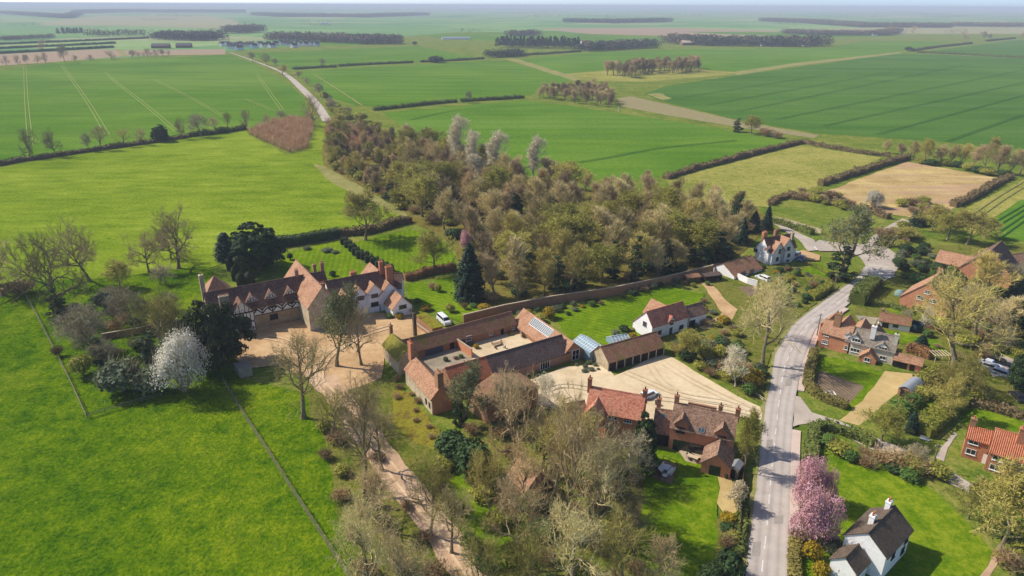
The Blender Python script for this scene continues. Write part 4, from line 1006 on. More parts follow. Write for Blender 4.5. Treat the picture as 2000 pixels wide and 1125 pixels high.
# ------------------------------------------------------------------ buildings
M_tile_manor_shade = m_tiles('old clay tiles brown red shade tone', [(76, 57, 51), (104, 78, 68), (126, 96, 80), (142, 116, 94)], patch=(98, 90, 64), pthr=(.56, .74))  # shade of the manor's front slopes is darkened into this tile colour
M_tile_orange = m_tiles('clay tiles orange', [(112, 84, 64), (154, 114, 88), (178, 136, 106), (166, 150, 122)], patch='77704c', pthr=(.6, .78))  # orange clay; on the manor, the same tiles with sunlight put into the tone
M_tile_red = m_tiles('clay tiles red', [(128, 76, 58), (172, 108, 84), (198, 136, 108), (184, 156, 130)], patch='7a6a55', pthr=(.6, .8))
M_tile_pan = m_tiles('pantiles orange', [(150, 84, 56), (178, 110, 78), (194, 132, 102)], patch='7c6a4a', pthr=(.64, .8), row=.22, pan=True)
M_tile_brown = m_tiles('clay tiles brown', [(80, 60, 50), (118, 92, 76), (152, 122, 100), (166, 140, 116)], patch='6d6c45', pthr=(.62, .8))
M_tile_dark = m_tiles('plain tiles dark grey brown', [(70, 60, 54), (98, 82, 76), (120, 102, 94)])
M_tile_moss = m_tiles('mossy tiles', ['6b4c3a', '8a624c', '9a745a', 'a08868'], patch='747032', pthr=(.5, .68))
M_tile_brownmoss = m_tiles('brown tiles with moss', ['5c4434', '7a5b45', '8b6c52', '94805f'], patch='6c6838', pthr=(.52, .72))
M_tile_mossy = m_tiles('heavily mossed tiles', ['6d652f', '807a2c', '8d8834'], patch='5f5a33', pthr=(.5, .7))
M_tile_lichen = m_tiles('lichened grey tiles', ['5d544b', '7a7064', '8f8576', '9d9484'], patch='77604f', pthr=(.55, .75))
M_tile_conc = m_tiles('ribbed dark tiles', [(74, 64, 56), (104, 90, 76), (128, 110, 92)], patch='6d6634', pthr=(.6, .75), row=.25, pan=True)
M_tile_conc2 = m_tiles('ribbed grey brown tiles', ['6f6253', '837463', '8f8270'], patch='857a3f', pthr=(.6, .8), row=.25)
M_brick_red = m_brick('red brick', 'a3603f', 'bb7752', 'b09a82', '8d745a', (.6, .8))
M_brick_orange = m_brick('orange brick', 'b8704c', 'cc885f', 'b8a088')
M_brick_brown = m_brick('brown brick', '8c6245', 'a87c5a', 'a08f76', '776a4e', (.6, .8))
M_brick_pink = m_brick('weathered pink brick', '946a55', 'a98470', 'a09080')
M_stone = m_mottle('cream rubble stone', ['8f7f62', 'a8977a', 'bdae91', 'c7bb9f'], .6, 3.2, bmp=.03)
M_stone_b = m_mottle('brown rubble stone', [(150, 128, 96), (174, 150, 116), (190, 168, 136)], .6, 3.2, bmp=.03)
M_stone_g = m_mottle('grey stone', ['77705f', '8e8675', 'a39b89'], .8, 4, bmp=.02)
M_stone_dk = m_mottle('sooty stone', [(58, 52, 44), (88, 80, 66), (104, 96, 80)], .8, 4)
M_render_old = m_mottle('old white limewash', ['a9a59a', 'c2beb3', 'd0ccc2'], .5, 3., patch='8e887a', pscale=.5, pthr=(.6, .8))
M_cream = m_mottle('cream render', ['b5ac97', 'c9c1ad', 'd3ccba'], .4, 3., patch='a39a85', pscale=.4, pthr=(.55, .8))
M_plaster = m_mottle('timber frame plaster', [(222, 219, 212), (238, 236, 230)], .8, 4)
M_oak = m_mottle('dark oak framing', [(30, 26, 24), (46, 40, 36)], 1, 6)
M_dark_trim = m_plain('dark painted joinery', '2f302f', .5, .1)
M_grey_trim = m_plain('grey painted joinery', '74726d', .6, .1)
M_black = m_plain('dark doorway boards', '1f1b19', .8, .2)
M_blue_door = m_plain('slate blue boards', '3f4a58', .6, .1)
M_white_door = M_white_trim
M_pot = m_plain('terracotta pots', 'b0704e', .8, .15)
M_pot_d = m_plain('dark chimney pots', '3a3230', .8, .15)
M_lead = m_plain('lead grey', '7d7f80', .55, .08)
M_zinc = m_plain('corrugated grey metal', '868b90', .45, .08)
M_copestone = m_plain('coping stone pale', 'a3937c', .9, .15)
def m_glass(name, c, rough=.12):
    m, nt, b = new_mat(name, rough, .6); b.inputs['Base Color'].default_value = (*lin(c), 1); return m
M_glass = m_glass('window glass', '262a2e')
M_glass_l = m_glass('pale glass roof', '7f97a2', .2)
M_glass_s = m_glass('rooflight glass', '3d4e56', .25)

class Block: pass
def solve(A, B, F=None, E=None, ze=None, pitch=45., zr=None):
    """ridge from picture points A to B; F a foot of the front wall; E a point on its eave; the pitch closes the system"""
    tp = math.tan(R(pitch))
    def geo(z):
        P, Q = G(A, z), G(B, z); a = (Q - P); a.z = 0; a.normalize(); return P, Q, a
    def ww(z):
        P, Q, a = geo(z); n = Vector((-a.y, a.x, 0))
        if F is not None:
            f = G(F); d = (f - P).dot(n); s = 1 if d > 0 else -1; w = abs(d); n = n * s
            e = ze
            if e is None: e = on_plane(E, P + n * w, n).z
            return w, e, n
        f = G(E, ze); d = (f - P).dot(n); s = 1 if d > 0 else -1
        return abs(d), ze, n * s
    if zr is None:
        zr = 1.5
        while zr < 20:
            w, e, n = ww(zr)
            if zr - e >= w * tp: break
            zr += .04
    P, Q, a = geo(zr); w, e, n = ww(zr)
    b = Block(); b.P = Vector((P.x, P.y, 0)); b.a = a; b.n = n; b.L = (Q - P).length; b.w = w; b.zr = zr; b.ze = e; b.tp = (zr - e) / w
    return b
class House:
    def __init__(s, name, at, label, cat='house', group=None):
        s.root = thing(name, Vector((at.x, at.y, 0)), label, cat, group); s.nm = name
    def block(s, A=None, B=None, wall=None, roof=None, F=None, E=None, ze=None, pitch=45., zr=None, b=None, over=.3, verge=.15, wb=None, zeb=None, z0=-.1, th=.16, hipA=0., hipB=0., ext=(0, 0), walls=True, wl=None):
        if b is None: b = solve(A, B, F, E, ze, pitch, zr)
        b.P = b.P - b.a * ext[0]; b.L += ext[0] + ext[1]
        b.wb = wb if wb is not None else b.w; b.zeb = zeb if zeb is not None else b.zr - (b.zr - b.ze) * b.wb / b.w
        b.tpb = (b.zr - b.zeb) / b.wb
        if DEBUG: print('BLOCK %-18s L=%.1f w=%.1f ze=%.1f zr=%.1f pitch=%.0f' % (s.nm, b.L, b.w, b.ze, b.zr, math.degrees(math.atan(b.tp))))
        pt = lambda sx, t, z: b.P + b.a * sx + b.n * t + Vector((0, 0, z))
        b.pt = pt
        if walls:
            m = MB(); g = .02
            zt = lambda t: (b.zr - t * b.tp if t > 0 else b.zr + t * b.tpb) - .06
            A_ = [pt(0, -b.wb, z0), pt(0, b.w, z0), pt(0, b.w, zt(b.w)), pt(0, 0, b.zr - .06), pt(0, -b.wb, zt(-b.wb))]
            B_ = [p + b.a * b.L for p in A_]
            if hipA: A_[3] = pt(0, 0, zt(b.w)); 
            if hipB: B_[3] = pt(b.L, 0, zt(b.w))
            m.face(A_[::-1]); m.face(B_)
            for i in ((0, 1), (1, 2), (4, 0)):
                m.face([A_[i[0]], A_[i[1]], B_[i[1]], B_[i[0]]])
            b.wall = m.build('wall', wall, s.root)
        m = MB(); v0, v1 = -verge, b.L + verge
        for sgn, w, tp in ((1, b.w, b.tp), (-1, b.wb, b.tpb)):
            e = w + over; ez = b.zr - e * tp; k = math.hypot(1, tp)
            up = Vector((0, 0, th)); 
            r0, r1 = pt(v0 + hipA, 0, b.zr), pt(v1 - hipB, 0, b.zr); e0, e1 = pt(v0, sgn * e, ez), pt(v1, sgn * e, ez)
            if hipA: e0 = pt(-over, sgn * e, ez)
            if hipB: e1 = pt(b.L + over, sgn * e, ez)
            sl = e * k
            top = [r0 + up, r1 + up, e1 + up, e0 + up]
            m.face(top if sgn < 0 else top[::-1], uv=([(v0, 0), (v1, 0), (v1, -sl), (v0, -sl)] if sgn < 0 else [(v0, -sl), (v1, -sl), (v1, 0), (v0, 0)]))
            bot = [r0, r1, e1, e0]; m.face(bot[::-1] if sgn < 0 else bot)
            m.face([e0, e1, e1 + up, e0 + up]); m.face([r0, e0, e0 + up, r0 + up]); m.face([e1, r1, r1 + up, e1 + up])
        for h, sx in ((hipA, -1), (hipB, 1)):
            if h:
                rp = pt(v0 + hipA if sx < 0 else v1 - hipB, 0, b.zr + th); xx = -over if sx < 0 else b.L + over
                q0, q1 = pt(xx, b.w + over, b.zr - (b.w + over) * b.tp + th), pt(xx, -b.wb - over, b.zr - (b.wb + over) * b.tpb + th)
                m.face([rp, q0, q1] if sx > 0 else [rp, q1, q0])
        b.roof = m.build('roof', roof, s.root)
        # ridge tiles
        m = MB(); q0, q1 = pt(v0 + hipA, 0, 0), pt(v1 - hipB, 0, 0); zt_ = b.zr + th
        m.hexa([q0 + b.n * .16 + Vector((0, 0, zt_ - .10)), q1 + b.n * .16 + Vector((0, 0, zt_ - .10)), q1 - b.n * .16 + Vector((0, 0, zt_ - .10)), q0 - b.n * .16 + Vector((0, 0, zt_ - .10)),
                q0 + b.n * .07 + Vector((0, 0, zt_ + .07)), q1 + b.n * .07 + Vector((0, 0, zt_ + .07)), q1 - b.n * .07 + Vector((0, 0, zt_ + .07)), q0 - b.n * .07 + Vector((0, 0, zt_ + .07))])
        m.build('ridge', roof, b.roof)
        return b
    def plane(s, b, side):
        if side == 'f': return b.pt(0, b.w, 0), b.n, b.a
        if side == 'k': return b.pt(0, -b.wb, 0), -b.n, b.a
        if side == 'A': return b.pt(0, 0, 0), -b.a, b.n
        return b.pt(b.L, 0, 0), b.a, b.n
    def opening(s, b, side, px, w, h, nx=2, nz=2, trim=None, glass=None, parent=None, name='window', fw=.07, sill=True, off=0., z=None):
        o, n, a = s.plane(b, side); o = o + n * off; p = on_plane(px, o, n)
        if z is not None: p.z = z + h / 2
        trim = trim or M_white_trim; glass = glass or M_glass
        c = p - Vector((0, 0, h / 2)); m = MB()
        d0, d1 = n * .003, n * .07
        def bar(x0, x1, z0, z1, dd=None):
            m.box(c + a * x0 + d0 + Vector((0, 0, z0)), a * (x1 - x0), (dd or d1) - d0, (0, 0, z1 - z0))
        bar(-w / 2, -w / 2 + fw, 0, h); bar(w / 2 - fw, w / 2, 0, h); bar(-w / 2 + fw, w / 2 - fw, 0, fw); bar(-w / 2 + fw, w / 2 - fw, h - fw, h)
        for i in range(1, nx):
            x = -w / 2 + w * i / nx; bar(x - .03, x + .03, fw, h - fw, n * .06)
        for j in range(1, nz):
            zz_ = h * j / nz
            for i in range(nx):
                x0 = -w / 2 + w * i / nx + (fw if i == 0 else .03); x1 = -w / 2 + w * (i + 1) / nx - (fw if i == nx - 1 else .03)
                bar(x0, x1, zz_ - .025, zz_ + .025, n * .055)
        if sill: m.box(c - a * (w / 2 + .08) + d0 - Vector((0, 0, .09)), a * (w + .16), n * .14, (0, 0, .087))
        f = m.build(name, trim, parent or s.root)
        m = MB(); q = c + n * .022
        m.face([q - a * (w / 2 - fw) + Vector((0, 0, fw)), q + a * (w / 2 - fw) + Vector((0, 0, fw)), q + a * (w / 2 - fw) + Vector((0, 0, h - fw)), q - a * (w / 2 - fw) + Vector((0, 0, h - fw))])
        if parent is None or parent.parent is None: m.build('pane', glass, f)
        else: m.build('pane', glass, parent)
        return f
    def door(s, b, side, px, w, h, mat, z0=0., parent=None, name='door', off=0., frame=None):
        o, n, a = s.plane(b, side); o = o + n * off; p = on_plane(px, o, n); c = Vector((p.x, p.y, z0)); m = MB()
        m.box(c - a * w / 2 + n * .003, a * w, n * .04, (0, 0, h)); 
        d = m.build(name, mat, parent or s.root)
        if frame:
            m = MB()
            for x0, x1, za_, zb_ in ((-w / 2 - .1, -w / 2, 0, h + .1), (w / 2, w / 2 + .1, 0, h + .1), (-w / 2, w / 2, h, h + .1)):
                m.box(c + a * x0 + n * .003 + Vector((0, 0, za_)), a * (x1 - x0), n * .08, (0, 0, zb_ - za_))
            m.build('frame', frame, d)
        return d
    def chimney(s, px, z, h, la=.9, ln=.6, pots=2, mat=None, a=None, z0=None, pot=None, cap=True, label=None, loc=None):
        p = loc if loc is not None else G(px, z); a = a or Vector((1, 0, 0)); n = Vector((-a.y, a.x, 0)); m = MB(); c = Vector((p.x, p.y, 0))
        zb = z - 1.2 if z0 is None else z0; zt = z + h
        m.cbox(c + Vector((0, 0, zb)), a, n, la, ln, zt - zb - .25)
        m.cbox(c + Vector((0, 0, zt - .25)), a, n, la + .14, ln + .14, .13); m.cbox(c + Vector((0, 0, zt - .12)), a, n, la + .04, ln + .04, .12)
        o = m.build('chimney', mat or M_brick_red, s.root)
        if label: o['label'] = label
        for k in range(pots):
            m = MB(); q = c + a * (la * ((k + .5) / pots - .5)) + Vector((0, 0, zt))
            m.lathe(q, [(.15, 0), (.13, .1), (.11, .42), (.14, .46), (.13, .52)], 8); m.build('pot', pot or M_pot, o)
        return o
    def gable(s, b, apex, hw, wall, roof, proj=.08, zb=None, pitch=None, side='f', name='dormer', over=.18, front_over=.25, drop=None, depth=None, th=.12, cheeks=True):
        """a gable or wing whose ridge runs back from the front wall plane into the main roof"""
        w = b.w if side == 'f' else b.wb; n = b.n if side == 'f' else -b.n
        o = b.pt(0, 0, 0) + n * (w + proj); P = on_plane(apex, o, n); zap = P.z; sx = (P - b.P).dot(b.a)
        tp = math.tan(R(pitch or 48)); ze_ = zap - hw * tp
        tend = max((b.zr - zap) / b.tp - .3, -.2) if depth is None else w + proj - depth
        g = Block(); g.P = b.pt(sx, 0, 0) * 1.0; g.P.z = 0; g.a = n; g.n = b.a * (1 if side == 'f' else 1); g.L = w + proj; g.w = hw; g.zr = zap; g.ze = ze_; g.tp = tp
        zb_ = zb if zb is not None else max(b.ze - .3, ze_ - 1.6)
        pt = lambda t, x, z: g.P + n * t + b.a * x + Vector((0, 0, z))
        g.pt = lambda sx_, t, z: g.P + g.a * sx_ + b.a * t + Vector((0, 0, z)); g.wb = hw
        m = MB(); t1 = w + proj; t0 = tend + .25
        sec = lambda t: [pt(t, -hw, zb_), pt(t, hw, zb_), pt(t, hw, ze_ - .05), pt(t, 0, zap - .05), pt(t, -hw, ze_ - .05)]
        a_, b_ = sec(t0), sec(t1)
        m.face(b_); m.face(a_[::-1])
        for i in range(5):
            j = (i + 1) % 5; m.face([a_[i], a_[j], b_[j], b_[i]])
        d = m.build(name, wall, s.root)
        m = MB()
        for sg in (1, -1):
            e = hw + over; ez = zap - e * tp; up = Vector((0, 0, th)); sl = e * math.hypot(1, tp)
            r0, r1, e1, e0 = pt(tend, 0, zap), pt(t1 + front_over, 0, zap), pt(t1 + front_over, sg * e, ez), pt(tend, sg * e, ez)
            L_ = t1 + front_over - tend
            m.face([r0 + up, r1 + up, e1 + up, e0 + up][::sg], uv=[(0, 0), (L_, 0), (L_, -sl), (0, -sl)][::sg]); m.face([r0, r1, e1, e0][::-sg])
            m.face([e0, e1, e1 + up, e0 + up]); m.face([e1, r1, r1 + up, e1 + up]); m.face([r0, e0, e0 + up, r0 + up])
        r = m.build('roof', roof, d)
        g.wall = d; g.roof = r; g.zb = zb_; g.sx = sx
        return g
    def rooflight(s, b, px, w, h, n=1, trim=None, side=1):
        """window lying in the roof slope"""
        k = math.hypot(1, b.tp); sl = (b.n * side - Vector((0, 0, b.tp))) / k; nr = (b.n * side * b.tp + Vector((0, 0, 1))) / k
        o = b.pt(0, 0, b.zr + .16); p = on_plane(px, o, nr); m = MB(); a = b.a
        c = p - a * w / 2 - sl * h / 2
        m.box(c, a * w, sl * .08, nr * .10); m.box(c + sl * (h - .08), a * w, sl * .08, nr * .10)
        for i in range(n + 1):
            m.box(c + a * (w * i / n - (.04 if i else 0)) + sl * .08, a * .08, sl * (h - .16), nr * .12)
        f = m.build('rooflight', trim or M_white_trim, s.root)
        m = MB(); q = c + nr * .04; m.face([q, q + a * w, q + a * w + sl * h, q + sl * h]); m.build('pane', M_glass_s, f); return f

DEBUG = False
# ---- the manor house
mz = 10.2
H = House('manor_house', G((600, 640)), 'long timber framed and white manor house with many gables and tall chimneys', 'house')
b1 = H.block(za(165, 580), (633, 530), M_stone_b, M_tile_manor_shade, F=za(1480, 930), E=za(1450, 648), pitch=48, ext=(.6, 0))
# herringbone timber panel along the upper floor
def framing(H, o, a, n, x0, x1, z0, z1, parent, style='herring', step=.85):
    pm = MB(); pm.box(o + a * x0 + n * .004 + Vector((0, 0, z0)), a * (x1 - x0), n * .03, (0, 0, z1 - z0)); pan = pm.build('plaster_panel', M_plaster, parent)
    m = MB(); d = n * .035
    def beam(p0, p1, wd):
        (xa, ya), (xb, yb) = p0, p1; v = Vector((xb - xa, yb - ya)); L = v.length
        if L < .05: return
        v /= L; q = Vector((-v.y, v.x)) * wd / 2
        c = lambda x, y: o + a * x + Vector((0, 0, y)) + d
        m.box(c(xa - q.x, ya - q.y), a * (v.x * L) + Vector((0, 0, v.y * L)), n * .03, a * (2 * q.x) + Vector((0, 0, 2 * q.y)))
    beam((x0, z0 + .1), (x1, z0 + .1), .2); beam((x0, z1 - .09), (x1, z1 - .09), .18)
    if style == 'herring':
        bays = max(1, round((x1 - x0) / 2.6)); bw = (x1 - x0) / bays; hgt = z1 - z0 - .38
        for k in range(bays):
            xa = x0 + bw * k; mid = xa + bw / 2; zb = z0 + .2
            for sgn, xs in ((1, xa), (-1, mid)):
                nst = int((bw / 2 + hgt) / step)
                for i in range(1, nst):
                    c_ = i * step
                    pa = (max(0, c_ - hgt), min(c_, hgt)); pb = (min(c_, bw / 2), max(0, c_ - bw / 2))
                    f = lambda q: (xs + (q[0] if sgn > 0 else bw / 2 - q[0]), zb + hgt - q[1])
                    beam(f(pa), f(pb), .30)
            beam((xa, z0), (xa, z1), .18)
        beam((x1 - .09, z0), (x1 - .09, z1), .18)
    else:
        k = int((x1 - x0) / step)
        for i in range(k + 1): beam((x0 + (x1 - x0) * i / k, z0 + .2), (x0 + (x1 - x0) * i / k, z1 - .18), .15)
    m.build('timber_frame', M_oak, pan); return pan
o1, n1, a1 = H.plane(b1, 'f')
if a1.x < 0: a1 = -a1
xw = (on_plane(za(800, 900), o1, n1) - o1).dot(a1); xe = (on_plane(za(1478, 780), o1, n1) - o1).dot(a1)
zmid = on_plane(za(1200, 820), o1, n1).z
framing(H, o1, a1, n1, min(xw, xe), max(xw, xe), zmid, b1.ze - .1, H.root)
for q in ((805, 790), (1065, 740), (1325, 680)):
    H.opening(b1, 'f', za(*q), 1.9, 1.3, 4, 1, M_oak, off=.07)
H.opening(b1, 'f', za(1090, 900), 2.0, 1.5, 3, 1, M_oak)
def gable_frame(H, b, g, n, parent):
    """timbering inside a gable triangle"""
    a = b.a; m = MB(); f = g.pt(g.L, 0, 0) + n * .004; hw = g.w
    tri = MB(); pts = [f + a * (-hw + .05) + Vector((0, 0, g.ze)), f + a * (hw - .05) + Vector((0, 0, g.ze)), f + Vector((0, 0, g.zr - .15))]
    if (pts[1] - pts[0]).cross(pts[2] - pts[0]).dot(n) < 0: pts = pts[::-1]
    tri.face([p + n * .02 for p in pts]); pan = tri.build('plaster_panel', M_plaster, parent)
    c = f + n * .025
    for k in (-.6, -.25, .25, .6):
        x = hw * k; ht = (hw - abs(x)) * g.tp - .2
        m.box(c + a * (x - .07) + Vector((0, 0, g.ze)), a * .14, n * .03, Vector((0, 0, ht)))
        s_ = 1 if k < 0 else -1
        m.box(c + a * x + n * .001 + Vector((0, 0, g.ze + .1)), a * (.1), n * .033, a * (s_ * min(abs(x), .7)) + Vector((0, 0, min(ht, .8))))
    m.box(c + a * (-hw + .1) + n * .002 + Vector((0, 0, g.ze)), a * (2 * hw - .2), n * .034, (0, 0, .16))
    m.build('timber_frame', M_oak, pan)
for q in ((775, 597), (1040, 545), (1298, 503)):
    g = H.gable(b1, za(*q), 1.55, M_plaster, M_tile_manor_shade, proj=-.9, pitch=50, front_over=.35); gable_frame(H, b1, g, n1, g.wall)
g = H.gable(b1, za(632, 695), 2.6, M_plaster, M_tile_manor_shade, proj=1.6, zb=0., pitch=50, name='gabled_bay', front_over=.3); gable_frame(H, b1, g, n1, g.wall)
framing(H, g.pt(g.L, 0, 0), a1, n1, -2.55, 2.55, 3.0, g.ze - .02, g.wall, 'stud', .75)
framing(H, g.pt(g.L, 0, 0), a1, n1, -2.55, 2.55, .3, 2.9, g.wall, 'stud', .75)
# hipped tower behind the west end
tb = Block(); c = G(za(270, 345), 9.5); tb.P = Vector((c.x, c.y, 0)) - b1.a * 3.2 * (1 if b1.a.x > 0 else -1); tb.a = b1.a * (1 if b1.a.x > 0 else -1); tb.n = b1.n; tb.L = 6.4; tb.w = 3.2; tb.zr = 9.5; tb.ze = 5.6; tb.tp = 3.9 / 3.2
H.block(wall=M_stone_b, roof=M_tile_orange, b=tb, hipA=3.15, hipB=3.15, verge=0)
# cross wing
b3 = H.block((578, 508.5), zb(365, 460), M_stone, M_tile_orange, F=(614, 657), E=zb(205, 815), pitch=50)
b5 = H.block(zb(420, 375), zb(1410, 190), M_white_paint, M_tile_manor_shade, F=zb(1185, 795), ze=5.3, pitch=48)
b6 = H.block(zb(1395, 252), zb(1535, 250), M_white_paint, M_tile_manor_shade, ze=5.4, E=zb(1600, 460), pitch=48)
n5 = b5.n
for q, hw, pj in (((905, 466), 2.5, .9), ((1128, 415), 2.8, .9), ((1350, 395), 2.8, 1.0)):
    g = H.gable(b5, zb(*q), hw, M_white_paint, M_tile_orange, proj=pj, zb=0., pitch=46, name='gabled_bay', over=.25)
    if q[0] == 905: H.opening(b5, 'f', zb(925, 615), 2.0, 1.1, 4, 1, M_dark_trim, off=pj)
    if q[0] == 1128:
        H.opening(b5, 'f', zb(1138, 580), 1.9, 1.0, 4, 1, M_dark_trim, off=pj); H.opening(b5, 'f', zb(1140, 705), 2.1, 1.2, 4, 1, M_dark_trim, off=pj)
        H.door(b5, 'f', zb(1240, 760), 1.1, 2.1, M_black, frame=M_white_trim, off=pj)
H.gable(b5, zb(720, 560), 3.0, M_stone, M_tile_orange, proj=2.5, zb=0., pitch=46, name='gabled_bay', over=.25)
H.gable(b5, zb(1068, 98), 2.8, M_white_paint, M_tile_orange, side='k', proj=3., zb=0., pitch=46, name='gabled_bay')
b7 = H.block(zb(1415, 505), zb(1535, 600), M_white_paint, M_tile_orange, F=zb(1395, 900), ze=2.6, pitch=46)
H.opening(b7, 'B', zb(1550, 742), 2.1, 1.0, 4, 1, M_dark_trim)
ax = b1.a
for px, z, h, la, ln, pots, mat, z0 in ((za(128, 590), 9., 5.0, 1.0, 1.0, 1, M_stone, 0), (za(408, 690), 8.4, 1.4, 2.3, 1.2, 4, M_stone_g, 0), (za(1410, 395), 9.2, 2.6, .9, .8, 2, M_brick_pink, None),
        (zb(262, 235), 9.8, 2.2, .8, .8, 1, M_brick_brown, None), (zb(372, 210), 9.8, 2.2, .9, .8, 2, M_brick_brown, None), (zb(362, 470), 8.8, 1.2, 1.6, 1.0, 3, M_brick_brown, None),
        (zb(845, 500), 5.2, 5.2, 1.6, 1.1, 3, M_brick_red, 2.), (zb(1362, 470), 5., 6.2, 1.8, 1.2, 4, M_brick_red, 1.), (zb(1235, 215), 9.6, 2.6, 1.1, .9, 2, M_brick_red, None)):
    H.chimney(px, z, h, la, ln, pots, mat, ax, z0)

# ---- the courtyard range of barns
H = House('courtyard_range', G((960, 690)), 'long low brick and stone ranges round two courtyards with tiled roofs', 'outbuildings')
c1 = H.block(zc(375, 600), ze(690, 133), M_brick_brown, M_tile_moss, F=ze(400, 505), E=ze(400, 390), pitch=44)
c2 = H.block(ze(865, 95), ze(1550, 560), M_brick_brown, M_tile_orange, F=ze(1395, 868), E=ze(1400, 785), pitch=42)
c3 = H.block(ze(345, 750), ze(1380, 455), M_brick_pink, M_tile_dark, F=ze(1110, 935), E=ze(1110, 800), pitch=42)
c3a = Block(); c3a.__dict__.update({k: c3.__dict__[k] for k in ('a', 'n', 'w', 'ze', 'zr', 'tp')})
qa = G(zd(575, 345), c3.zr); lo = (qa - c3.P).dot(c3.a)
if lo < 0: c3a.P = c3.P + c3.a * lo; c3a.L = -lo - .16
else: c3a.P = c3.P + c3.a * (c3.L + .16); c3a.L = lo - c3.L
H.block(wall=M_brick_brown, roof=M_tile_pan, b=c3a, verge=.0)
c4 = H.block(zd(1165, 415), zd(1380, 570), M_brick_brown, M_tile_brownmoss, E=zd(1550, 485), ze=4.3, zr=6.3)
c5 = H.block(zd(230, 215), zd(545, 555), M_stone, M_tile_orange, F=zd(452, 905), E=zd(438, 712), pitch=46)
m = MB(); o, n, a = H.plane(c5, 'B'); q = o + n * .02
pts = [q + a * (c5.w - .1), q - a * (c5.wb - .1), q - a * (c5.wb - .1) + Vector((0, 0, c5.zeb + .05)), q + Vector((0, 0, c5.zr)), q + a * (c5.w - .1) + Vector((0, 0, c5.ze + .05))]
m.face(pts); m.face([p + n * .12 for p in pts])
for i in range(5): m.face([pts[i], pts[(i + 1) % 5], pts[(i + 1) % 5] + n * .12, pts[i] + n * .12])
m.build('gable_wall', M_brick_orange, H.root)
c6 = H.block(zc(200, 490), zc(450, 742), M_stone, M_tile_mossy, E=zc(60, 655), ze=3.6, pitch=44)
H.chimney(zc(190, 480), c6.zr, 2.0, .8, .7, 1, M_brick_brown, c6.a)
H.chimney(zd(195, 205), c5.zr, 3.2, 1.7, .7, 3, M_brick_red, c5.a); H.chimney(zd(520, 535), c5.zr, 2.8, 1.6, 1.2, 2, M_brick_brown, c5.a)
H.chimney((811, 656), 0.1, 6.2, .75, .75, 1, M_stone_dk, c1.a, z0=-.1, pot=M_pot_d)
for q, w, h in (((720, 345), .8, 1.1), ((410, 425), .9, 1.1), ((110, 495), 1.5, 1.3)): H.opening(c1, 'f', ze(*q), w, h, 2, 2, M_white_trim)
H.door(c1, 'f', ze(570, 400), .9, 1.9, M_oak); H.door(c1, 'f', ze(20, 545), 1.3, 2.0, M_blue_door)
H.door(c1, 'f', zc(870, 770), 4.6, 2.3, M_blue_door, name='cart_bay_door'); H.door(c1, 'f', zc(1150, 690), 1.2, 1.9, M_black)
H.opening(c2, 'B', ze(1575, 750), 2.0, 2.6, 2, 2, M_white_trim, z=.05, sill=False, name='french_window', fw=.1)
H.opening(c3, 'f', ze(1155, 860), 2.6, 2.1, 4, 1, M_white_trim, z=.05, sill=False, name='french_window', fw=.1)
H.door(c3, 'f', ze(990, 905), .9, 1.9, M_tile_red); H.door(c2, 'f', ze(850, 410), .8, 1.5, M_oak)
H.rooflight(c2, ze(1105, 345), 8.6, 2.2, 13, side=1)
for q in ((370, 740), (410, 810)): H.door(c5, 'f', zd(*q), .8, 1.3, M_black, z0=.9, name='window_opening')
# garden store behind
def yard_wall(px, h, t, mat, label, cap=None, name='garden_wall', cat='wall', group=None, z=0):
    P = [G(p, 0) for p in px]; root = thing(name, Vector((P[0].x, P[0].y, 0)), label, cat, group); m = MB(); c = MB()
    for a, b in zip(P, P[1:]):
        d = (b - a).normalized(); n = Vector((-d.y, d.x, 0)); L = (b - a).length
        m.box(Vector((a.x, a.y, -.1)) - n * t / 2, d * L, n * t, (0, 0, h + .1)); c.box(Vector((a.x, a.y, h + .002)) - n * (t / 2 + .05), d * L, n * (t + .1), (0, 0, .12))
    m.build('wall', mat, root); c.build('coping', cap or M_copestone, root); return root
yard_wall([zd(715, 105), zd(900, 235)], 2.3, .3, M_brick_orange, 'bright orange brick wall dividing the two courtyards')
yard_wall([zc(570, 370), zc(830, 560)], .9, .3, M_brick_brown, 'low wall beside the white people carrier')
yard_wall([zu(470, 0), zu(471, 1)], .1, .1, M_stone, 'x') if False else None
yard_wall([zt(470, 690), zt(640, 660), zt(820, 618)], 1.6, .35, M_brick_brown, 'mossy brown brick wall half hidden among the bare trees left of the yew')
yard_wall([(905, 632), (985, 612), (1080, 594), (1190, 578), (1296, 556), (1392, 532)], 2.4, .4, M_brick_brown, 'long old brick wall along the foot of the wood')
def flat_hut(name, corners, h, wall, roof, label, cat, over=.15, slope=0., parts=None):
    P = [G(p, h) for p in corners]; c = sum((Vector((p.x, p.y, 0)) for p in P), Vector()) / len(P)
    root = thing(name, c, label, cat); m = MB(); poly = [(p.x, p.y) for p in P]
    area = sum(poly[i][0] * poly[(i + 1) % len(poly)][1] - poly[(i + 1) % len(poly)][0] * poly[i][1] for i in range(len(poly)))
    if area < 0: poly = poly[::-1]
    ins = [(c.x + (x - c.x) * .95, c.y + (y - c.y) * .95) for x, y in poly]
    m.prism(ins, -.1, h - .15); m.build('wall', wall, root)
    m = MB(); m.prism(poly, h - .148, h); m.build('roof', roof, root); return root
flat_hut('garden_store', [zc(580, 203), zc(725, 158), zc(1010, 378), zc(840, 415)], 2.4, M_brick_brown, M_moss, 'low brick store with a flat mossy roof beside the white people carrier', 'outbuilding')
flat_hut('stone_hut', [zt(1067, 795), zt(1130, 785), zt(1155, 815), zt(1092, 830)], 2.0, M_stone_g, M_stone_g, 'small grey stone hut with a flat roof under the yew', 'hut')

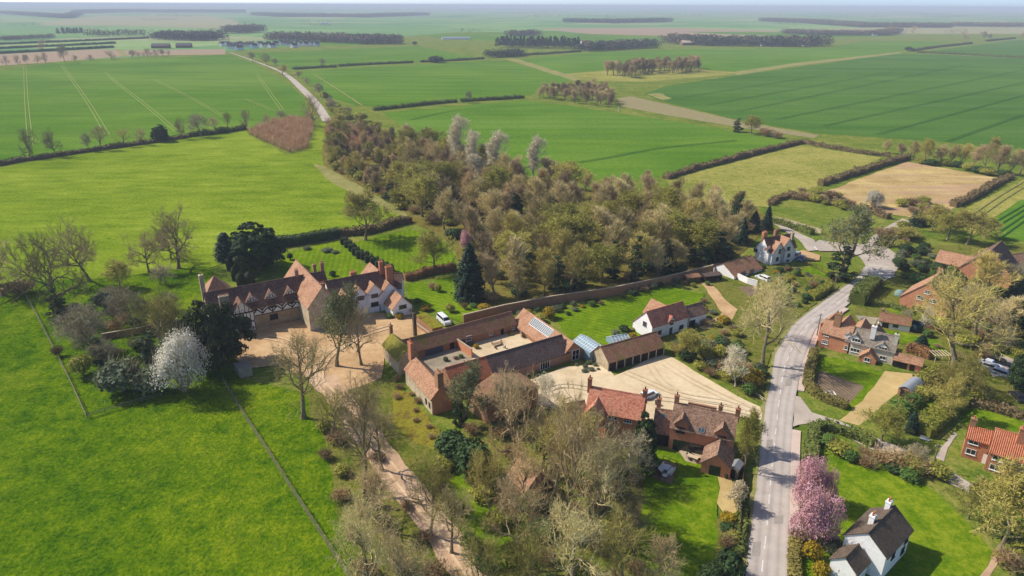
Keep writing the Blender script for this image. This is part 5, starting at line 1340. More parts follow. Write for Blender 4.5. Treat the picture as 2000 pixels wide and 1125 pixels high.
# ---- garages
H = House('garage_block', G((1240, 700)), 'long open fronted garage with seven dark bays and a mossy tiled roof', 'garage')
b = H.block(zv(1463, 380), zv(1812, 284), M_stone, M_tile_moss, F=zv(1490, 540), E=zv(1490, 482), pitch=38)
o, n, a = H.plane(b, 'f'); s_ = 1
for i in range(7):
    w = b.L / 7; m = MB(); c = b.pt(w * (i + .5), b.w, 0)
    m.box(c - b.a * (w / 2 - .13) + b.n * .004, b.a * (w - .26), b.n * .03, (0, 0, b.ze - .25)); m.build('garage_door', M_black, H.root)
for i in range(8):
    m = MB(); c = b.pt(b.L * i / 7, b.w, 0); m.box(c - b.a * .13 + b.n * .006, b.a * .26, b.n * .14, (0, 0, b.ze)); m.build('post', M_wood_pale, H.root)
# ---- glasshouses
def glasshouse(name, A, B, F, E, label, ze_=1.9, pitch=28):
    H = House(name, G(F), label, 'greenhouse'); b = H.block(A, B, M_glass_l, M_glass_l, E=E, ze=ze_, pitch=pitch, over=.05, verge=.02, th=.04)
    m = MB(); k = max(4, int(b.L / .8)); sl = math.hypot(1, b.tp)
    for sd in (1, -1):
        d = (b.n * sd - Vector((0, 0, b.tp))); nr = (b.n * sd * b.tp + Vector((0, 0, 1))).normalized()
        for i in range(k + 1):
            c = b.pt(b.L * i / k - .04, 0, b.zr + .045); m.box(c, b.a * .08, d * b.w, nr * .05)
        for j in (1, 2):
            c = b.pt(0, 0, b.zr + .045) + d * (b.w * j / 3) + nr * .002; m.box(c, b.a * b.L, d * .06, nr * .04)
    m.build('glazing_bars', M_white_trim, b.roof)
glasshouse('glasshouse', ze(1650, 445), ze(1890, 600), ze(1750, 700), ze(1740, 675), 'glass roofed garden room beside the striped lawn at the barn end', 2.4, 26)
glasshouse('glasshouse', zv(1525, 315), zv(1630, 298), zv(1480, 385), zv(1485, 378), 'low grey glasshouse behind the stone end of the garages', 1.2, 25)

# ---- white house by the lawns
H = House('white_house', G((1300, 640)), 'white rendered house with a steep red brown tiled roof beside the garages', 'house')
b = H.block(zm(240, 278), zm(635, 165), M_white_paint, M_tile_red, F=zm(440, 545), E=zm(440, 398), pitch=50, wb=4.4, zeb=2.4)
H.gable(b, zm(300, 133), 2.6, M_white_paint, M_tile_orange, side='k', proj=2.5, zb=0, pitch=50, name='rear_wing')
g = H.gable(b, zm(522, 325), 1.2, M_white_paint, M_tile_red, proj=.1, zb=.1, pitch=45, name='gabled_bay')
H.opening(b, 'f', zm(517, 390), 1.1, 1.1, 2, 2, M_dark_trim, off=.1); H.door(b, 'f', zm(505, 500), 1.0, 2.0, M_blue_door, off=.1)
H.opening(b, 'f', zm(622, 442), 1.4, 1.1, 3, 1, M_dark_trim); H.opening(b, 'A' if b.a.x > 0 else 'B', zm(222, 408), 1.3, 1.2, 3, 2, M_grey_trim); H.opening(b, 'f', zm(385, 500), 1.1, 1.0, 2, 1, M_dark_trim)
b2 = H.block(zm(668, 218), zm(850, 172), M_white_paint, M_tile_brown, F=zm(760, 440), E=zm(760, 318), pitch=44)
H.door(b2, 'f', zm(745, 370), 2.0, 2.0, M_black)

# ---- brick house with the red roof
H = House('brick_house', G((1190, 840)), 'brick house with a bright mottled red tiled roof beside the gravel yard', 'house')
b = H.block(zf(490, 168), zf(1190, 292), M_brick_orange, M_tile_red, F=zf(690, 855), E=zf(860, 540), pitch=46)
for q, w in (((775, 560), 1.6), ((968, 605), 1.5), ((740, 700), 1.5)): H.opening(b, 'f', zf(*q), w, 1.0, 3, 2, M_white_trim)
g = H.gable(b, zf(540, 405), 1.7, M_brick_orange, M_tile_red, proj=1.2, zb=2.6, pitch=50, name='gabled_bay')
H.opening(b, 'f', zf(503, 572), 1.7, 1.1, 3, 2, M_white_trim, off=1.2)
pp = b.pt(g.sx, 0, 0); m = MB(); x0, x1 = g.sx - 3.2, g.sx + 2.2
if b.a.x < 0: x0, x1 = g.sx - 2.2, g.sx + 3.2
m.hexa([b.pt(x0, b.w, -.1), b.pt(x1, b.w, -.1), b.pt(x1, b.w + 3.0, -.1), b.pt(x0, b.w + 3.0, -.1), b.pt(x0, b.w, 3.9), b.pt(x1, b.w, 3.9), b.pt(x1, b.w + 3.0, 2.4), b.pt(x0, b.w + 3.0, 2.4)])
ext = m.build('lean_to', M_brick_orange, H.root); m = MB()
m.hexa([b.pt(x0 - .2, b.w + .01, 4.0), b.pt(x1 + .2, b.w + .01, 4.0), b.pt(x1 + .2, b.w + 3.3, 2.35), b.pt(x0 - .2, b.w + 3.3, 2.35), b.pt(x0 - .2, b.w + .01, 4.14), b.pt(x1 + .2, b.w + .01, 4.14), b.pt(x1 + .2, b.w + 3.3, 2.49), b.pt(x0 - .2, b.w + 3.3, 2.49)])
m.build('roof', M_tile_pan, ext); H.opening(b, 'f', zf(470, 752), 1.4, .9, 3, 1, M_white_trim, off=3.0, parent=None)
H.block(zf(170, 395), zf(400, 350), M_brick_pink, M_tile_brown, ze=2.8, E=zf(170, 590), pitch=42)
H.chimney(zf(475, 165), b.zr, 1.9, .7, .7, 1, M_brick_red, b.a, pot=M_pot_d); H.chimney(zf(1188, 292), b.zr, 1.5, .8, .6, 1, M_brick_red, b.a, pot=M_pot_d)
# ---- brick house with the brown roof
H = House('brick_house', G((1370, 880)), 'brick house with a brown tiled roof and bifold doors facing a green lawn', 'house')
b = H.block(zg(330, 152), zg(1020, 292), M_brick_orange, M_tile_brown, F=zg(330, 668), E=zg(280, 412), pitch=44)
for q, wq in (((410, 320), (388, 447)), ((855, 420), (840, 545))):
    g = H.gable(b, zg(*q), 1.25, M_brick_red, M_tile_brown, proj=.06, pitch=46, front_over=.3)
    H.opening(b, 'f', zg(*wq), 1.5, 1.2, 3, 2, M_dark_trim, off=.06)
H.opening(b, 'f', zg(478, 628), 5.6, 2.2, 6, 1, M_dark_trim, z=.05, sill=False, name='bifold_doors'); H.rooflight(b, zg(618, 452), 1.1, .9, 2, M_lead)
for q in ((510, 180), (640, 195)): pass
g = H.gable(b, zg(795, 722), 2.45, M_brick_orange, M_tile_brown, proj=5.2, zb=-.1, pitch=42, name='garden_wing', front_over=.2, depth=5.4)
gb = g; H.opening(b, 'f', zg(770, 858), 1.9, 2.1, 2, 3, M_dark_trim, off=5.2, z=.05, sill=False, name='french_window')
b2 = H.block(zg(120, 215), zg(310, 245), M_brick_orange, M_tile_brown, F=zg(140, 612), E=zg(80, 458), pitch=42)
H.door(b2, 'f', zg(190, 560), 2.0, 2.2, M_black, name='garage_door', frame=M_wood_brown); H.rooflight(b2, zg(203, 295), .7, .8, 1, M_lead)
H.chimney(zg(148, 200), b2.zr, 2.0, .7, .6, 1, M_brick_red, b.a, pot=M_pot_d); H.chimney(zg(345, 152), b.zr, 1.7, .8, .6, 1, M_brick_red, b.a, pot=M_pot_d)
H.chimney(zg(826, 245), b.zr - .3, 1.3, .7, .6, 1, M_brick_brown, b.a, pot=M_pot_d); H.chimney(zg(1015, 290), b.zr, 1.5, .8, .6, 1, M_brick_red, b.a, pot=M_pot_d)
m = MB(); m.box(b.pt(2.2, -b.wb * .45, b.zr - .9), b.a * (b.L - 6), b.n * .5, (0, 0, 1.0)) if b.a.x > 0 else m.box(b.pt(4, -b.wb * .45, b.zr - .9), b.a * (b.L - 6), b.n * .5, (0, 0, 1.0))
m.build('parapet', M_brick_brown, H.root)

# ---- cottage row by the road
H = House('brick_cottage', G(zl(300, 650)), 'red brick end cottage with a patched orange roof against the road', 'cottage')
ba = H.block(zl(208, 272), zl(558, 366), M_brick_orange, M_tile_orange, F=zl(300, 655), E=zl(300, 462), pitch=44)
H.opening(ba, 'f', zl(195, 548), 1.3, 1.0, 3, 2); H.opening(ba, 'f', zl(452, 618), .8, 1.0, 1, 2); H.opening(ba, 'f', zl(215, 462), 1.1, .7, 2, 1)
H.chimney(zl(348, 320), ba.zr, 2.6, 1.5, 1.0, 2, M_brick_brown, ba.a, pot=M_pot_d)
H.gable(ba, zl(335, 192), 1.9, M_brick_orange, M_tile_orange, side='k', proj=2.2, zb=0, pitch=46, name='rear_wing'); H.gable(ba, zl(500, 222), 2., M_brick_orange, M_tile_orange, side='k', proj=3.4, zb=0, pitch=46, name='rear_wing')
H = House('white_cottage', G(zl(740, 760)), 'cream rendered cottage with dormers, a lichened roof and a small brick porch', 'cottage')
bc = H.block(zl(566, 370), zl(1100, 492), M_cream, M_tile_lichen, F=zl(960, 828), E=zl(830, 622), pitch=44)
for q, wq in (((572, 462), (578, 528)), ((908, 568), (905, 632))):
    H.gable(bc, zl(*q), 1.35, M_white_paint, M_tile_lichen, proj=.05, pitch=40, front_over=.15); H.opening(bc, 'f', zl(*wq), 1.8, .9, 3, 1, off=.05)
H.gable(bc, zl(487, 452), .6, M_white_paint, M_tile_lichen, proj=.05, pitch=30, front_over=.1)
H.opening(bc, 'f', zl(562, 650), 2.0, .9, 3, 1); H.opening(bc, 'f', zl(900, 742), 1.3, .9, 2, 1)
g = H.gable(bc, zl(733, 668), 1.75, M_brick_orange, M_tile_orange, proj=2.4, zb=0, pitch=44, name='porch', front_over=.15, depth=2.5); H.opening(bc, 'f', zl(710, 765), 1.2, 1.0, 2, 1, off=2.4)
H.chimney(zl(783, 450), bc.zr, 2.0, 1.0, .8, 1, M_white_paint, bc.a, pot=M_pot_d); H.chimney(zl(1064, 520), bc.zr - .2, 1.4, .9, .7, 1, M_cream, bc.a, pot=M_pot_d)
H.gable(bc, zl(690, 265), 2.0, M_brick_orange, M_tile_orange, side='k', proj=3.6, zb=0, pitch=46, name='rear_wing'); H.gable(bc, zl(850, 330), 1.6, M_brick_brown, M_tile_brown, side='k', proj=2.8, zb=0, pitch=46, name='rear_wing')
H = House('brick_garage', G(zl(1200, 900)), 'small brick garage with dark open bays and a tiled roof beside the cream cottage', 'garage')
b = H.block(zl(1062, 682), zl(1400, 760), M_brick_orange, M_tile_orange, F=zl(1190, 900), E=zl(1200, 795), pitch=38)
for q, w in (((1075, 815), 1.5), ((1150, 840), 1.5), ((1258, 865), 1.0)): H.door(b, 'f', zl(*q), w, 1.9, M_black, name='garage_door')  # dark panels painted in for the shade inside the open bays
H = House('garden_cottage', G(zl(1050, 400)), 'small white single storey cottage with a mottled brown roof behind the cottages', 'cottage')
b = H.block(zl(872, 190), zl(1255, 255), M_white_paint, M_tile_moss, F=zl(1060, 410), E=zl(1040, 315), pitch=42)
H.opening(b, 'f', zl(1060, 345), 1.2, 1.0, 3, 1, M_dark_trim); H.door(b, 'f', zl(935, 335), 1.5, 1.9, M_dark_trim, name='door'); H.chimney(zl(905, 190), b.zr, 1.0, .6, .6, 1, M_brick_pink, b.a)
# corrugated shed with a curved roof
b = solve(zp(835, 118), zp(905, 118), E=zp(885, 165), ze=2.0, zr=2.9) if False else None
def barrel_shed(A, B, C, D, h, hr, label):
    """corners at eave height: A front left, B front right, C back right, D back left"""
    P = [G(p, h) for p in (A, B, C, D)]; root = thing('tin_shed', sum((Vector((p.x, p.y, 0)) for p in P), Vector()) / 4, label, 'shed'); m = MB(); k = 10
    A, B, C, D = [Vector((p.x, p.y, 0)) for p in P]
    arc = [(i / k, h + math.sin(math.pi * i / k) * hr) for i in range(k + 1)]
    f = [A.lerp(B, t) + Vector((0, 0, z - .03)) for t, z in arc]; q = [D.lerp(C, t) + Vector((0, 0, z - .03)) for t, z in arc]
    m.face([A - Vector((0, 0, .1))] + [B - Vector((0, 0, .1))] + f[::-1]); m.face([C - Vector((0, 0, .1)), D - Vector((0, 0, .1))] + q)
    m.face([B, C, q[-1], f[-1]]); m.face([D, A, f[0], q[0]]); m.build('wall', M_brick_brown, root)
    m = MB(); u = Vector((0, 0, .06)); d = (A - D).normalized() * .25
    F_ = [p + d for p in f]; Q_ = [p - d for p in q]
    for i in range(k):
        m.face([F_[i] + u, F_[i + 1] + u, Q_[i + 1] + u, Q_[i] + u]); m.face([F_[i], Q_[i], Q_[i + 1], F_[i + 1]]); m.face([F_[i], F_[i + 1], F_[i + 1] + u, F_[i] + u])
    m.build('roof', M_zinc, root); c = (A + B) / 2 + d * .05
    m = MB(); e = (B - A).normalized(); m.box(c - e * .9 + d.normalized() * .02, e * 1.8, d.normalized() * .03, (0, 0, 1.9)); m.build('door', M_black, root)
barrel_shed(zp(808, 150), zp(882, 178), zp(937, 130), zp(868, 103), 2.0, .8, 'grey corrugated metal shed with a curved roof beside the golden drive')

# ---- twin gabled white house
H = House('twin_gabled_house', G((1520, 520)), 'white house with two steep front gables and a brown roof below the wood', 'house')
b = H.block(zn(905, 205), zn(1335, 135), M_white_paint, M_tile_manor_shade, F=zn(1130, 590), ze=4.6, pitch=50)
for q, hw in (((1160, 268), 2.6), ((1303, 205), 2.6)): H.gable(b, zn(*q), hw, M_white_paint, M_tile_orange, proj=.9, zb=0, pitch=52, name='gabled_bay')
H.opening(b, 'f', zn(1150, 410), .8, 1.4, 1, 2, M_dark_trim, off=.9); H.opening(b, 'f', zn(1288, 365), 1.3, 1.2, 2, 1, M_dark_trim, off=.9); H.opening(b, 'f', zn(1110, 530), 1.1, 1.2, 2, 1, M_dark_trim, off=.9)
H.opening(b, 'f', zn(1290, 470), 1.1, 1.2, 2, 1, M_dark_trim, off=.9); H.opening(b, 'A' if b.a.x > 0 else 'B', zn(770, 390), 1.6, 1.2, 3, 1, M_grey_trim)
H.gable(b, zn(1000, 335), 1.0, M_white_paint, M_tile_manor_shade, proj=-.3, pitch=45); H.chimney(zn(905, 190), b.zr, 1.8, 1.5, .9, 2, M_brick_orange, b.a); H.chimney(zn(1085, 140), b.zr, 1.4, 1.2, .8, 2, M_brick_brown, b.a)
H.chimney(zn(1345, 175), b.zr - .4, 1.2, .8, .7, 1, M_stone, b.a)
b2 = H.block(zn(262, 605), zn(700, 480), M_white_paint, M_tile_moss, F=zn(620, 800), E=zn(640, 745), pitch=30)
H.door(b2, 'f', zn(570, 800), 2.2, 1.9, M_grey_trim, name='garage_door'); H.door(b2, 'f', zn(700, 760), 2.2, 1.9, M_grey_trim, name='garage_door')
yard_wall([zn(480, 850), zn(640, 925), zn(790, 965)], 1.8, .25, M_white_paint, 'white painted wall beside the parked white estate car', cap=M_white_paint)
yard_wall([zn(70, 720), zn(215, 690)], 2.0, .3, M_brick_red, 'short red brick wall at the end of the white garages')

# ---- houses on the right
H = House('gabled_brick_house', G((1800, 600)), 'orange brick house with a steep gable facing the bare trees on the right', 'house')
b = H.block(zh(420, 518), zh(560, 398), M_brick_orange, M_tile_orange, F=zh(170, 700), E=zh(215, 578), pitch=44)
sd = 'A'
H.opening(b, sd, zh(402, 622), 1.3, 1.0, 2, 2); H.opening(b, sd, zh(325, 684), 1.7, 1.1, 2, 2); H.opening(b, sd, zh(462, 722), 1.7, 1.1, 2, 2); H.chimney(zh(540, 405), b.zr, 1.0, 1.2, .7, 2, M_brick_pink, b.n)
H = House('long_brick_house', G((1940, 530)), 'large brick house with a tall dark roofed gable and a long low orange wing', 'house')
b = H.block(zh(1110, 162), zh(1216, 62), M_brick_orange, M_tile_manor_shade, ze=3.4, E=zh(1400, 388), pitch=46)
H.opening(b, 'A', zh(1200, 398), 1.6, 1.0, 2, 1)
bw = H.block(zh(545, 162), zh(905, 240), M_brick_orange, M_tile_orange, ze=2.6, E=zh(700, 325), pitch=40)
b3 = H.block(zh(1330, 210), zh(1480, 190), M_white_paint, M_tile_orange, ze=3.0, E=zh(1450, 310), pitch=40)
m = MB(); 
H.door(b3, 'f', zh(1420, 360), 2.2, 2.0, M_white_trim, name='conservatory_front')
H.gable(b, zh(1300, 265), .9, M_white_paint, M_tile_manor_shade, proj=-1., pitch=40) if False else None
H = House('red_cottage_row', G((1950, 920)), 'red brick cottage with bright orange pantiles and white windows facing the lane', 'cottage')
b = H.block(zj(322, 108), zj(480, 152), M_brick_red, M_tile_pan, F=zj(330, 345), E=zj(345, 196), pitch=42)
for q in ((353, 216), (333, 284)): H.opening(b, 'f', zj(*q), 1.5, 1.1, 2, 1)
b2 = H.block(zj(502, 128), zj(760, 205), M_brick_red, M_tile_pan, F=zj(470, 430), E=zj(540, 306), pitch=42)
for q in ((518, 328), (657, 388), (497, 392), (637, 455)): H.opening(b2, 'f', zj(*q), 1.6, 1.1, 2, 1)
H.door(b2, 'f', zj(425, 375), 1.3, 2.2, M_white_trim, frame=M_white_trim) if False else H.door(b, 'f', zj(428, 375), 1.3, 2.1, M_white_trim)
H.chimney(zj(343, 110), b.zr, 1.6, .9, .7, 1, M_brick_brown, b.a); H.chimney(zj(678, 195), b2.zr, 2.0, 1.3, .9, 2, M_brick_red, b.a)
# ---- white house at the bottom right
H = House('white_house', G((1710, 1090)), 'white house with dark ribbed roofs and two white chimneys beside the pink blossom trees', 'house')
b = H.block(zo(655, 555), zo(1005, 200), M_white_paint, M_tile_conc, F=zo(1170, 795), E=zo(1235, 500), pitch=38)
H.chimney(zo(700, 405), b.zr - .35, 1.3, .9, .7, 2, M_white_paint, b.a); H.chimney(zo(915, 215), b.zr - .3, 1.3, .9, .7, 2, M_white_paint, b.a)
H.opening(b, 'f', zo(1160, 640), 1.2, 1.0, 2, 1, M_dark_trim); H.opening(b, 'f', zo(985, 850), 1.2, 1.0, 2, 1, M_dark_trim); H.opening(b, 'f', zo(1110, 780), 1.3, 1.1, 2, 1, M_dark_trim)
b2 = H.block(zo(520, 712), zo(350, 882), M_white_paint, M_tile_conc, ze=3.0, E=zo(500, 1090), pitch=40)
# ---- hut among the thicket
H = House('garden_hut', G((1020, 930)), 'small hut with an orange tiled roof hidden among the bare thicket trees', 'hut')
H.block(zk(610, 220), zk(760, 330), M_brick_brown, M_tile_orange, ze=2.2, E=zk(530, 360), pitch=40)
# ------------------------------------------------------------------ trees and shrubs, one by one
T = tree
def tdict(name, group): return dict(name=name, group=group)
PK = dict(name='parkland_oak', group='bare oaks left of the manor')
T('oak0', (8, 578), 462, 'bare oak cut by the left edge of the photo', 130, **PK)
T('oak1', (124, 622), 452, 'gnarled bare oak with a thick ivy wrapped trunk', 130, **PK)
T('oak2', (176, 550), 424, 'bare spreading oak just behind the ivy trunked oak', 118, **PK)
T('oak0', (349, 525), 403, 'large bare oak standing alone nearest the dark cypress', 112, **PK)
T('oak1', (291, 532), 450, 'leaning bare oak left of the large lone oak', 78, **PK)
T('oak2', (333, 505), 440, 'smaller bare oak behind the large lone oak', 70, **PK)
T('bud0', (236, 565), 512, 'small olive green budding tree below the leaning oak', 56, name='small_tree')
T('small', (313, 556), 520, 'small brown bare tree right of the olive budding one', 52, name='small_tree')
T('small', (186, 692), 594, 'dense grey bare tree beside the fence of the thicket pasture', 105, name='bare_tree')
T('lime1', (312, 718), 562, 'big bare tree with an ivy covered lower trunk in front of the brown wall', 125, name='bare_tree')
T('small', (262, 640), 560, 'grey bare tree in front of the leaning oak', 80, name='bare_tree')
T('bud0', (330, 668), 585, 'olive bare tree left of the yew', 70, name='bare_tree')
T('ivytree', (120, 628), 565, 'ivy mass round the foot of the gnarled oak', 44)
T('ivytree', (196, 714), 660, 'dark ivy covered stump tree under the grey bare tree', 36)
T('ivytree', (305, 720), 655, 'dark ivy clad trunk beside the white blossom tree', 40)
T('shrub4', (240, 765), 700, 'large grey green bush at the front of the thicket pasture', 90, cat='shrub')
T('shrub4', (300, 768), 712, 'grey green bush between the big bush and the white blossom', 70, cat='shrub')
T('shrub4', (208, 605), 568, 'grey green bush behind the grey bare tree', 45, cat='shrub')
T('shrub2', (163, 734), 690, 'olive bush close to the fence', 44, cat='shrub')
T('shrub3', (113, 697), 675, 'small dark brown bush growing in the fence line', 24, cat='shrub')
T('shrub3', (40, 575), 545, 'brown brush at the feet of the left edge oaks', 70, cat='shrub')
T('whitetree', (362, 765), 648, 'tree covered in white blossom beside the dark yew', 104, name='blossom_tree', rz=.4)
T('yew', (420, 712), 594, 'broad dark yew in front of the timbered end of the manor', 136)
T('cypress', (443, 507), 455, 'dark clipped conical evergreen left of the round evergreen', 42)
T('holm', (505, 525), 440, 'huge round dark evergreen behind the manor', 104)
for k, (x, y, tp_, w) in enumerate([(302, 405, 303, 55), (366, 395, 290, 66), (338, 480, 378, 52), (408, 440, 358, 52), (380, 515, 424, 66), (447, 505, 415, 78)]):
    p = zu(x, y); T('topiary', p, zu(x, tp_)[1], ('leftmost clipped yew cone of the small group behind the manor', 'tall clipped yew cone nearest the round evergreen', 'lower left clipped yew cone of the group', 'small clipped yew cone in the middle of the group', 'front clipped yew cone by the manor roof', 'widest clipped yew cone, right end of the group')[k], w / 3.75, group='clipped yew cones')
T('bud1', (714, 470), 374, 'bare tree with a wide thin crown standing on the upper manor lawn', 100, name='bare_tree')
T('bud0', (848, 533), 452, 'pale olive bushy tree at the end of the beech hedge', 78, name='bare_tree')
for x, y, w, h, l in ((600, 488, 3, 1.3, 'low shrub bed in the middle of the manor lawn'), (640, 492, 4.5, 1.4, 'wide low shrub bed on the manor lawn'), (655, 495, 3, 1.1, 'small shrub at the right of the lawn bed'), (567, 508, 2.2, 2.6, 'round dark shrub behind the back gable of the manor'), (650, 540, 2.4, 2., 'round shrub behind the twin back chimneys')):
    bush('shrub4' if w > 2.5 else 'shrub1', (x, y), w, h, l, group='manor garden shrubs')
for k, (x, y) in enumerate([(815, 590), (832, 606), (846, 565), (856, 570), (925, 600), (945, 605), (908, 604), (880, 610), (762, 620), (780, 622), (798, 612)]):
    bush(('shrub0', 'shrub5', 'shrub3', 'shrub2')[k % 4], (x, y), 2.4 + (k % 3) * .5, 1.2 + (k % 4) * .45, 'low garden shrub in the beds round the striped lawn by the manor', group='shrubs by the striped manor lawn')

def inside(p, poly):
    x, y = p; c = False; n = len(poly)
    for i in range(n):
        (x1, y1), (x2, y2) = poly[i], poly[(i + 1) % n]
        if (y1 > y) != (y2 > y) and x < (x2 - x1) * (y - y1) / (y2 - y1) + x1: c = not c
    return c
def scatter(px, dmin, n, seed, tries=30):
    poly = [tuple(G(p)[:2]) for p in px]; rg = random.Random(seed); out = []
    xs = [p[0] for p in poly]; ys = [p[1] for p in poly]
    for _ in range(n * tries):
        p = (rg.uniform(min(xs), max(xs)), rg.uniform(min(ys), max(ys)))
        if inside(p, poly) and all((p[0] - q[0]) ** 2 + (p[1] - q[1]) ** 2 > dmin * dmin for q in out): out.append(p)
        if len(out) >= n: break
    return [Vector((*p, 0)) for p in out]
WOOD = [(658, 252), (760, 275), (880, 315), (960, 348), (1050, 378), (1130, 392), (1250, 405), (1370, 412), (1455, 425), (1470, 450), (1440, 486), (1385, 515), (1290, 545), (1180, 569), (1080, 586), (985, 601), (945, 590), (925, 540), (905, 480), (860, 445), (800, 418), (745, 388), (695, 358), (645, 328), (637, 290)]
TW_G = 'bare trees of the wood behind the manor'
rw = random.Random(3)
spots = scatter(WOOD, 7.6, 245, 11)
for b in spots:
    u, v = PX(b); left = u < 800
    far_ = v < 400
    r = rw.random()
    if left: key, lab = (('wood0', 'brown bare tree crowded at the narrow ride end of the wood') if r < .6 else ('wood2', 'olive twigged tree crowded at the narrow ride end of the wood') if r < .8 else ('bud0', 'yellowish budding tree at the narrow ride end of the wood'))
    elif v < 440 or u < 1000: key, lab = (('wood0', 'brown bare tree in the middle of the wood') if r < .45 else ('wood1', 'tan bare tree in the middle of the wood') if r < .8 else ('bud0', 'olive budding tree in the middle of the wood'))
    else: key, lab = (('wood1', 'tan bare tree in the broad right part of the wood') if r < .3 else ('wood3', 'pale tan bare tree in the broad right part of the wood') if r < .55 else ('wood2', 'olive bare tree in the broad right part of the wood') if r < .8 else ('bud0', 'olive budding tree in the broad right part of the wood'))
    h = rw.uniform(6.5, 10.5) if left else rw.uniform(10, 16)
    plant(key, b, h, lab, name='woodland_tree', group=TW_G, wx=rw.uniform(1.35, 1.75) if not left else rw.uniform(1.5, 1.9))
for k, b in enumerate(scatter(WOOD, 5., 230, 23)):
    u, v = PX(b)
    kk = rw.random(); key = 'shrub7' if kk < (.45 if v > 450 else .2) else 'shrub2' if kk < .6 else 'shrub3'
    h = rw.uniform(2.2, 4.2); plant(key, b, h, {'shrub7': 'dark ivy covered undergrowth among the wood trees', 'shrub2': 'olive undergrowth bush among the wood trees', 'shrub3': 'brown undergrowth bush among the wood trees'}[key], name='undergrowth_bush', cat='shrub', group='undergrowth of the wood', wx=rw.uniform(1.1, 1.6))
EV = dict(group='evergreens in the wood')
T('fir', (918, 582), 476, 'tall dark fir at the corner of the wood above the striped lawn', 60, **EV)
T('holm', (1003, 447), 380, 'dark round evergreen in the middle of the wood', 42, **EV)
T('holm', (1076, 436), 384, 'dark evergreen with a yellowish side rising from the wood', 36, **EV)
T('shrub5', (1062, 458), 425, 'yellow green evergreen bush below the dark evergreen in the wood', 34, cat='shrub', **EV)
for x, y, t_, w, l in ((1086, 580, 500, 40, 'ivy clad trunk near the left end of the brick wall'), (1243, 553, 462, 34, 'slender ivy clad tree in the right part of the wood'), (1130, 560, 500, 36, 'ivy clad tree behind the round golden tree'), (1408, 515, 455, 60, 'broad ivy clad tree at the right end of the wood'), (1436, 470, 385, 36, 'tall ivy topped tree on the skyline of the wood'), (1372, 520, 462, 40, 'ivy clad tree left of the broad ivy clad one'), (1300, 535, 470, 36, 'ivy clad tree over the wall near the white house'), (1345, 500, 430, 34, 'ivy clad tree deep in the right part of the wood'), (1195, 545, 470, 32, 'dark ivy clad tree over the middle of the wall'), (765, 395, 350, 22, 'small ivy clad tree on the ride side of the wood')):
    T('ivytree', (x, y), t_, l, w, **EV)
for x, y, t_, w, l in ((1472, 452, 412, 26, 'dark fir left of the pair beyond the wood'), (1497, 448, 402, 22, 'dark fir right of the pair beyond the wood'), (1448, 478, 425, 26, 'dark fir at the right corner of the wood')): T('fir', (x, y), t_, l, w, **EV)
for x, y, t_, w, l in ((893, 345, 228, 46, 'tall pale poplar, leftmost above the wood'), (925, 352, 256, 36, 'pale poplar with creamy twigs next to the tallest'), (965, 358, 258, 48, 'creamy white twigged poplar in the middle of the three'), (1042, 366, 268, 40, 'creamy twigged poplar standing apart on the right'), (935, 375, 300, 40, 'pale bare tree below the creamy poplars')): T('poplar', (x, y), t_, l, w, name='poplar', group='pale poplars of the wood')
for x, y, t_, w, l in ((1086, 365, 308, 62, 'rounded brown tree at the field edge of the wood'), (842, 285, 247, 24, 'small bare tree against the barley field'), (1142, 375, 340, 30, 'thin bare tree at the top of the wood'), (1265, 368, 330, 20, 'thin bare tree by the hedge end')): T('wood0', (x, y), t_, l, w, name='woodland_tree', group='trees on the field edge of the wood')
T('pinktree', (910, 486), 448, 'small pink blossom tree at the edge of the wood', 26, name='blossom_tree')
for k, b in enumerate(scatter([(640, 205), (665, 208), (720, 245), (800, 285), (880, 318), (860, 322), (780, 295), (700, 262), (655, 238)], 5., 34, 5)):
    plant(('small', 'wood2', 'shrub2')[k % 3], b, rw.uniform(4.5, 7.5), 'dark olive bushy tree in the belt between the far road and the wood', name='belt_tree', cat='tree', group='bushy belt along the barley field', wx=1.3)

# brown coppice blocks
def coppice(name, px, n, h, mats, label, seed):
    rg = np.random.default_rng(seed); P = scatter(px, .9, n, seed, 6); N = NM(); o = P[0]
    for p in P:
        q = np.array([p.x - o.x, p.y - o.y, 0.]); m = 16; hh = h * (.75 + .35 * math.sin(p.x * .35) * math.cos(p.y * .27)) * rg.uniform(.75, 1.2)
        d = unit_rows(rg.normal(0, .28, (m, 3)) + np.array([0, 0, 1.])); N.ribbons(rg, np.tile(q, (m, 1)), q + d * hh * rg.uniform(.7, 1., (m, 1)), .13, 0)
        s = q + d * hh * rg.uniform(.35, .7, (m, 1)); N.ribbons(rg, s, s + unit_rows(d + rg.normal(0, .35, (m, 3))) * hh * .4, .09, 0)
    ob = add_obj(name, N.mesh(name, mats), None, Vector((o.x, o.y, 0))); ob['kind'] = 'stuff'; ob['label'] = label; ob['category'] = 'coppice'; return ob
coppice('coppice', [(484, 262), (520, 246), (560, 236), (606, 236), (612, 250), (600, 290), (566, 300)], 1100, 6.5, [M_tw_red], 'brown block of young coppice stems beside the green ride', 3)
coppice('coppice', [(640, 245), (672, 246), (740, 275), (700, 300), (650, 290), (636, 270)], 800, 6.5, [M_tw_red], 'russet brown coppice at the ride end of the wood', 4)

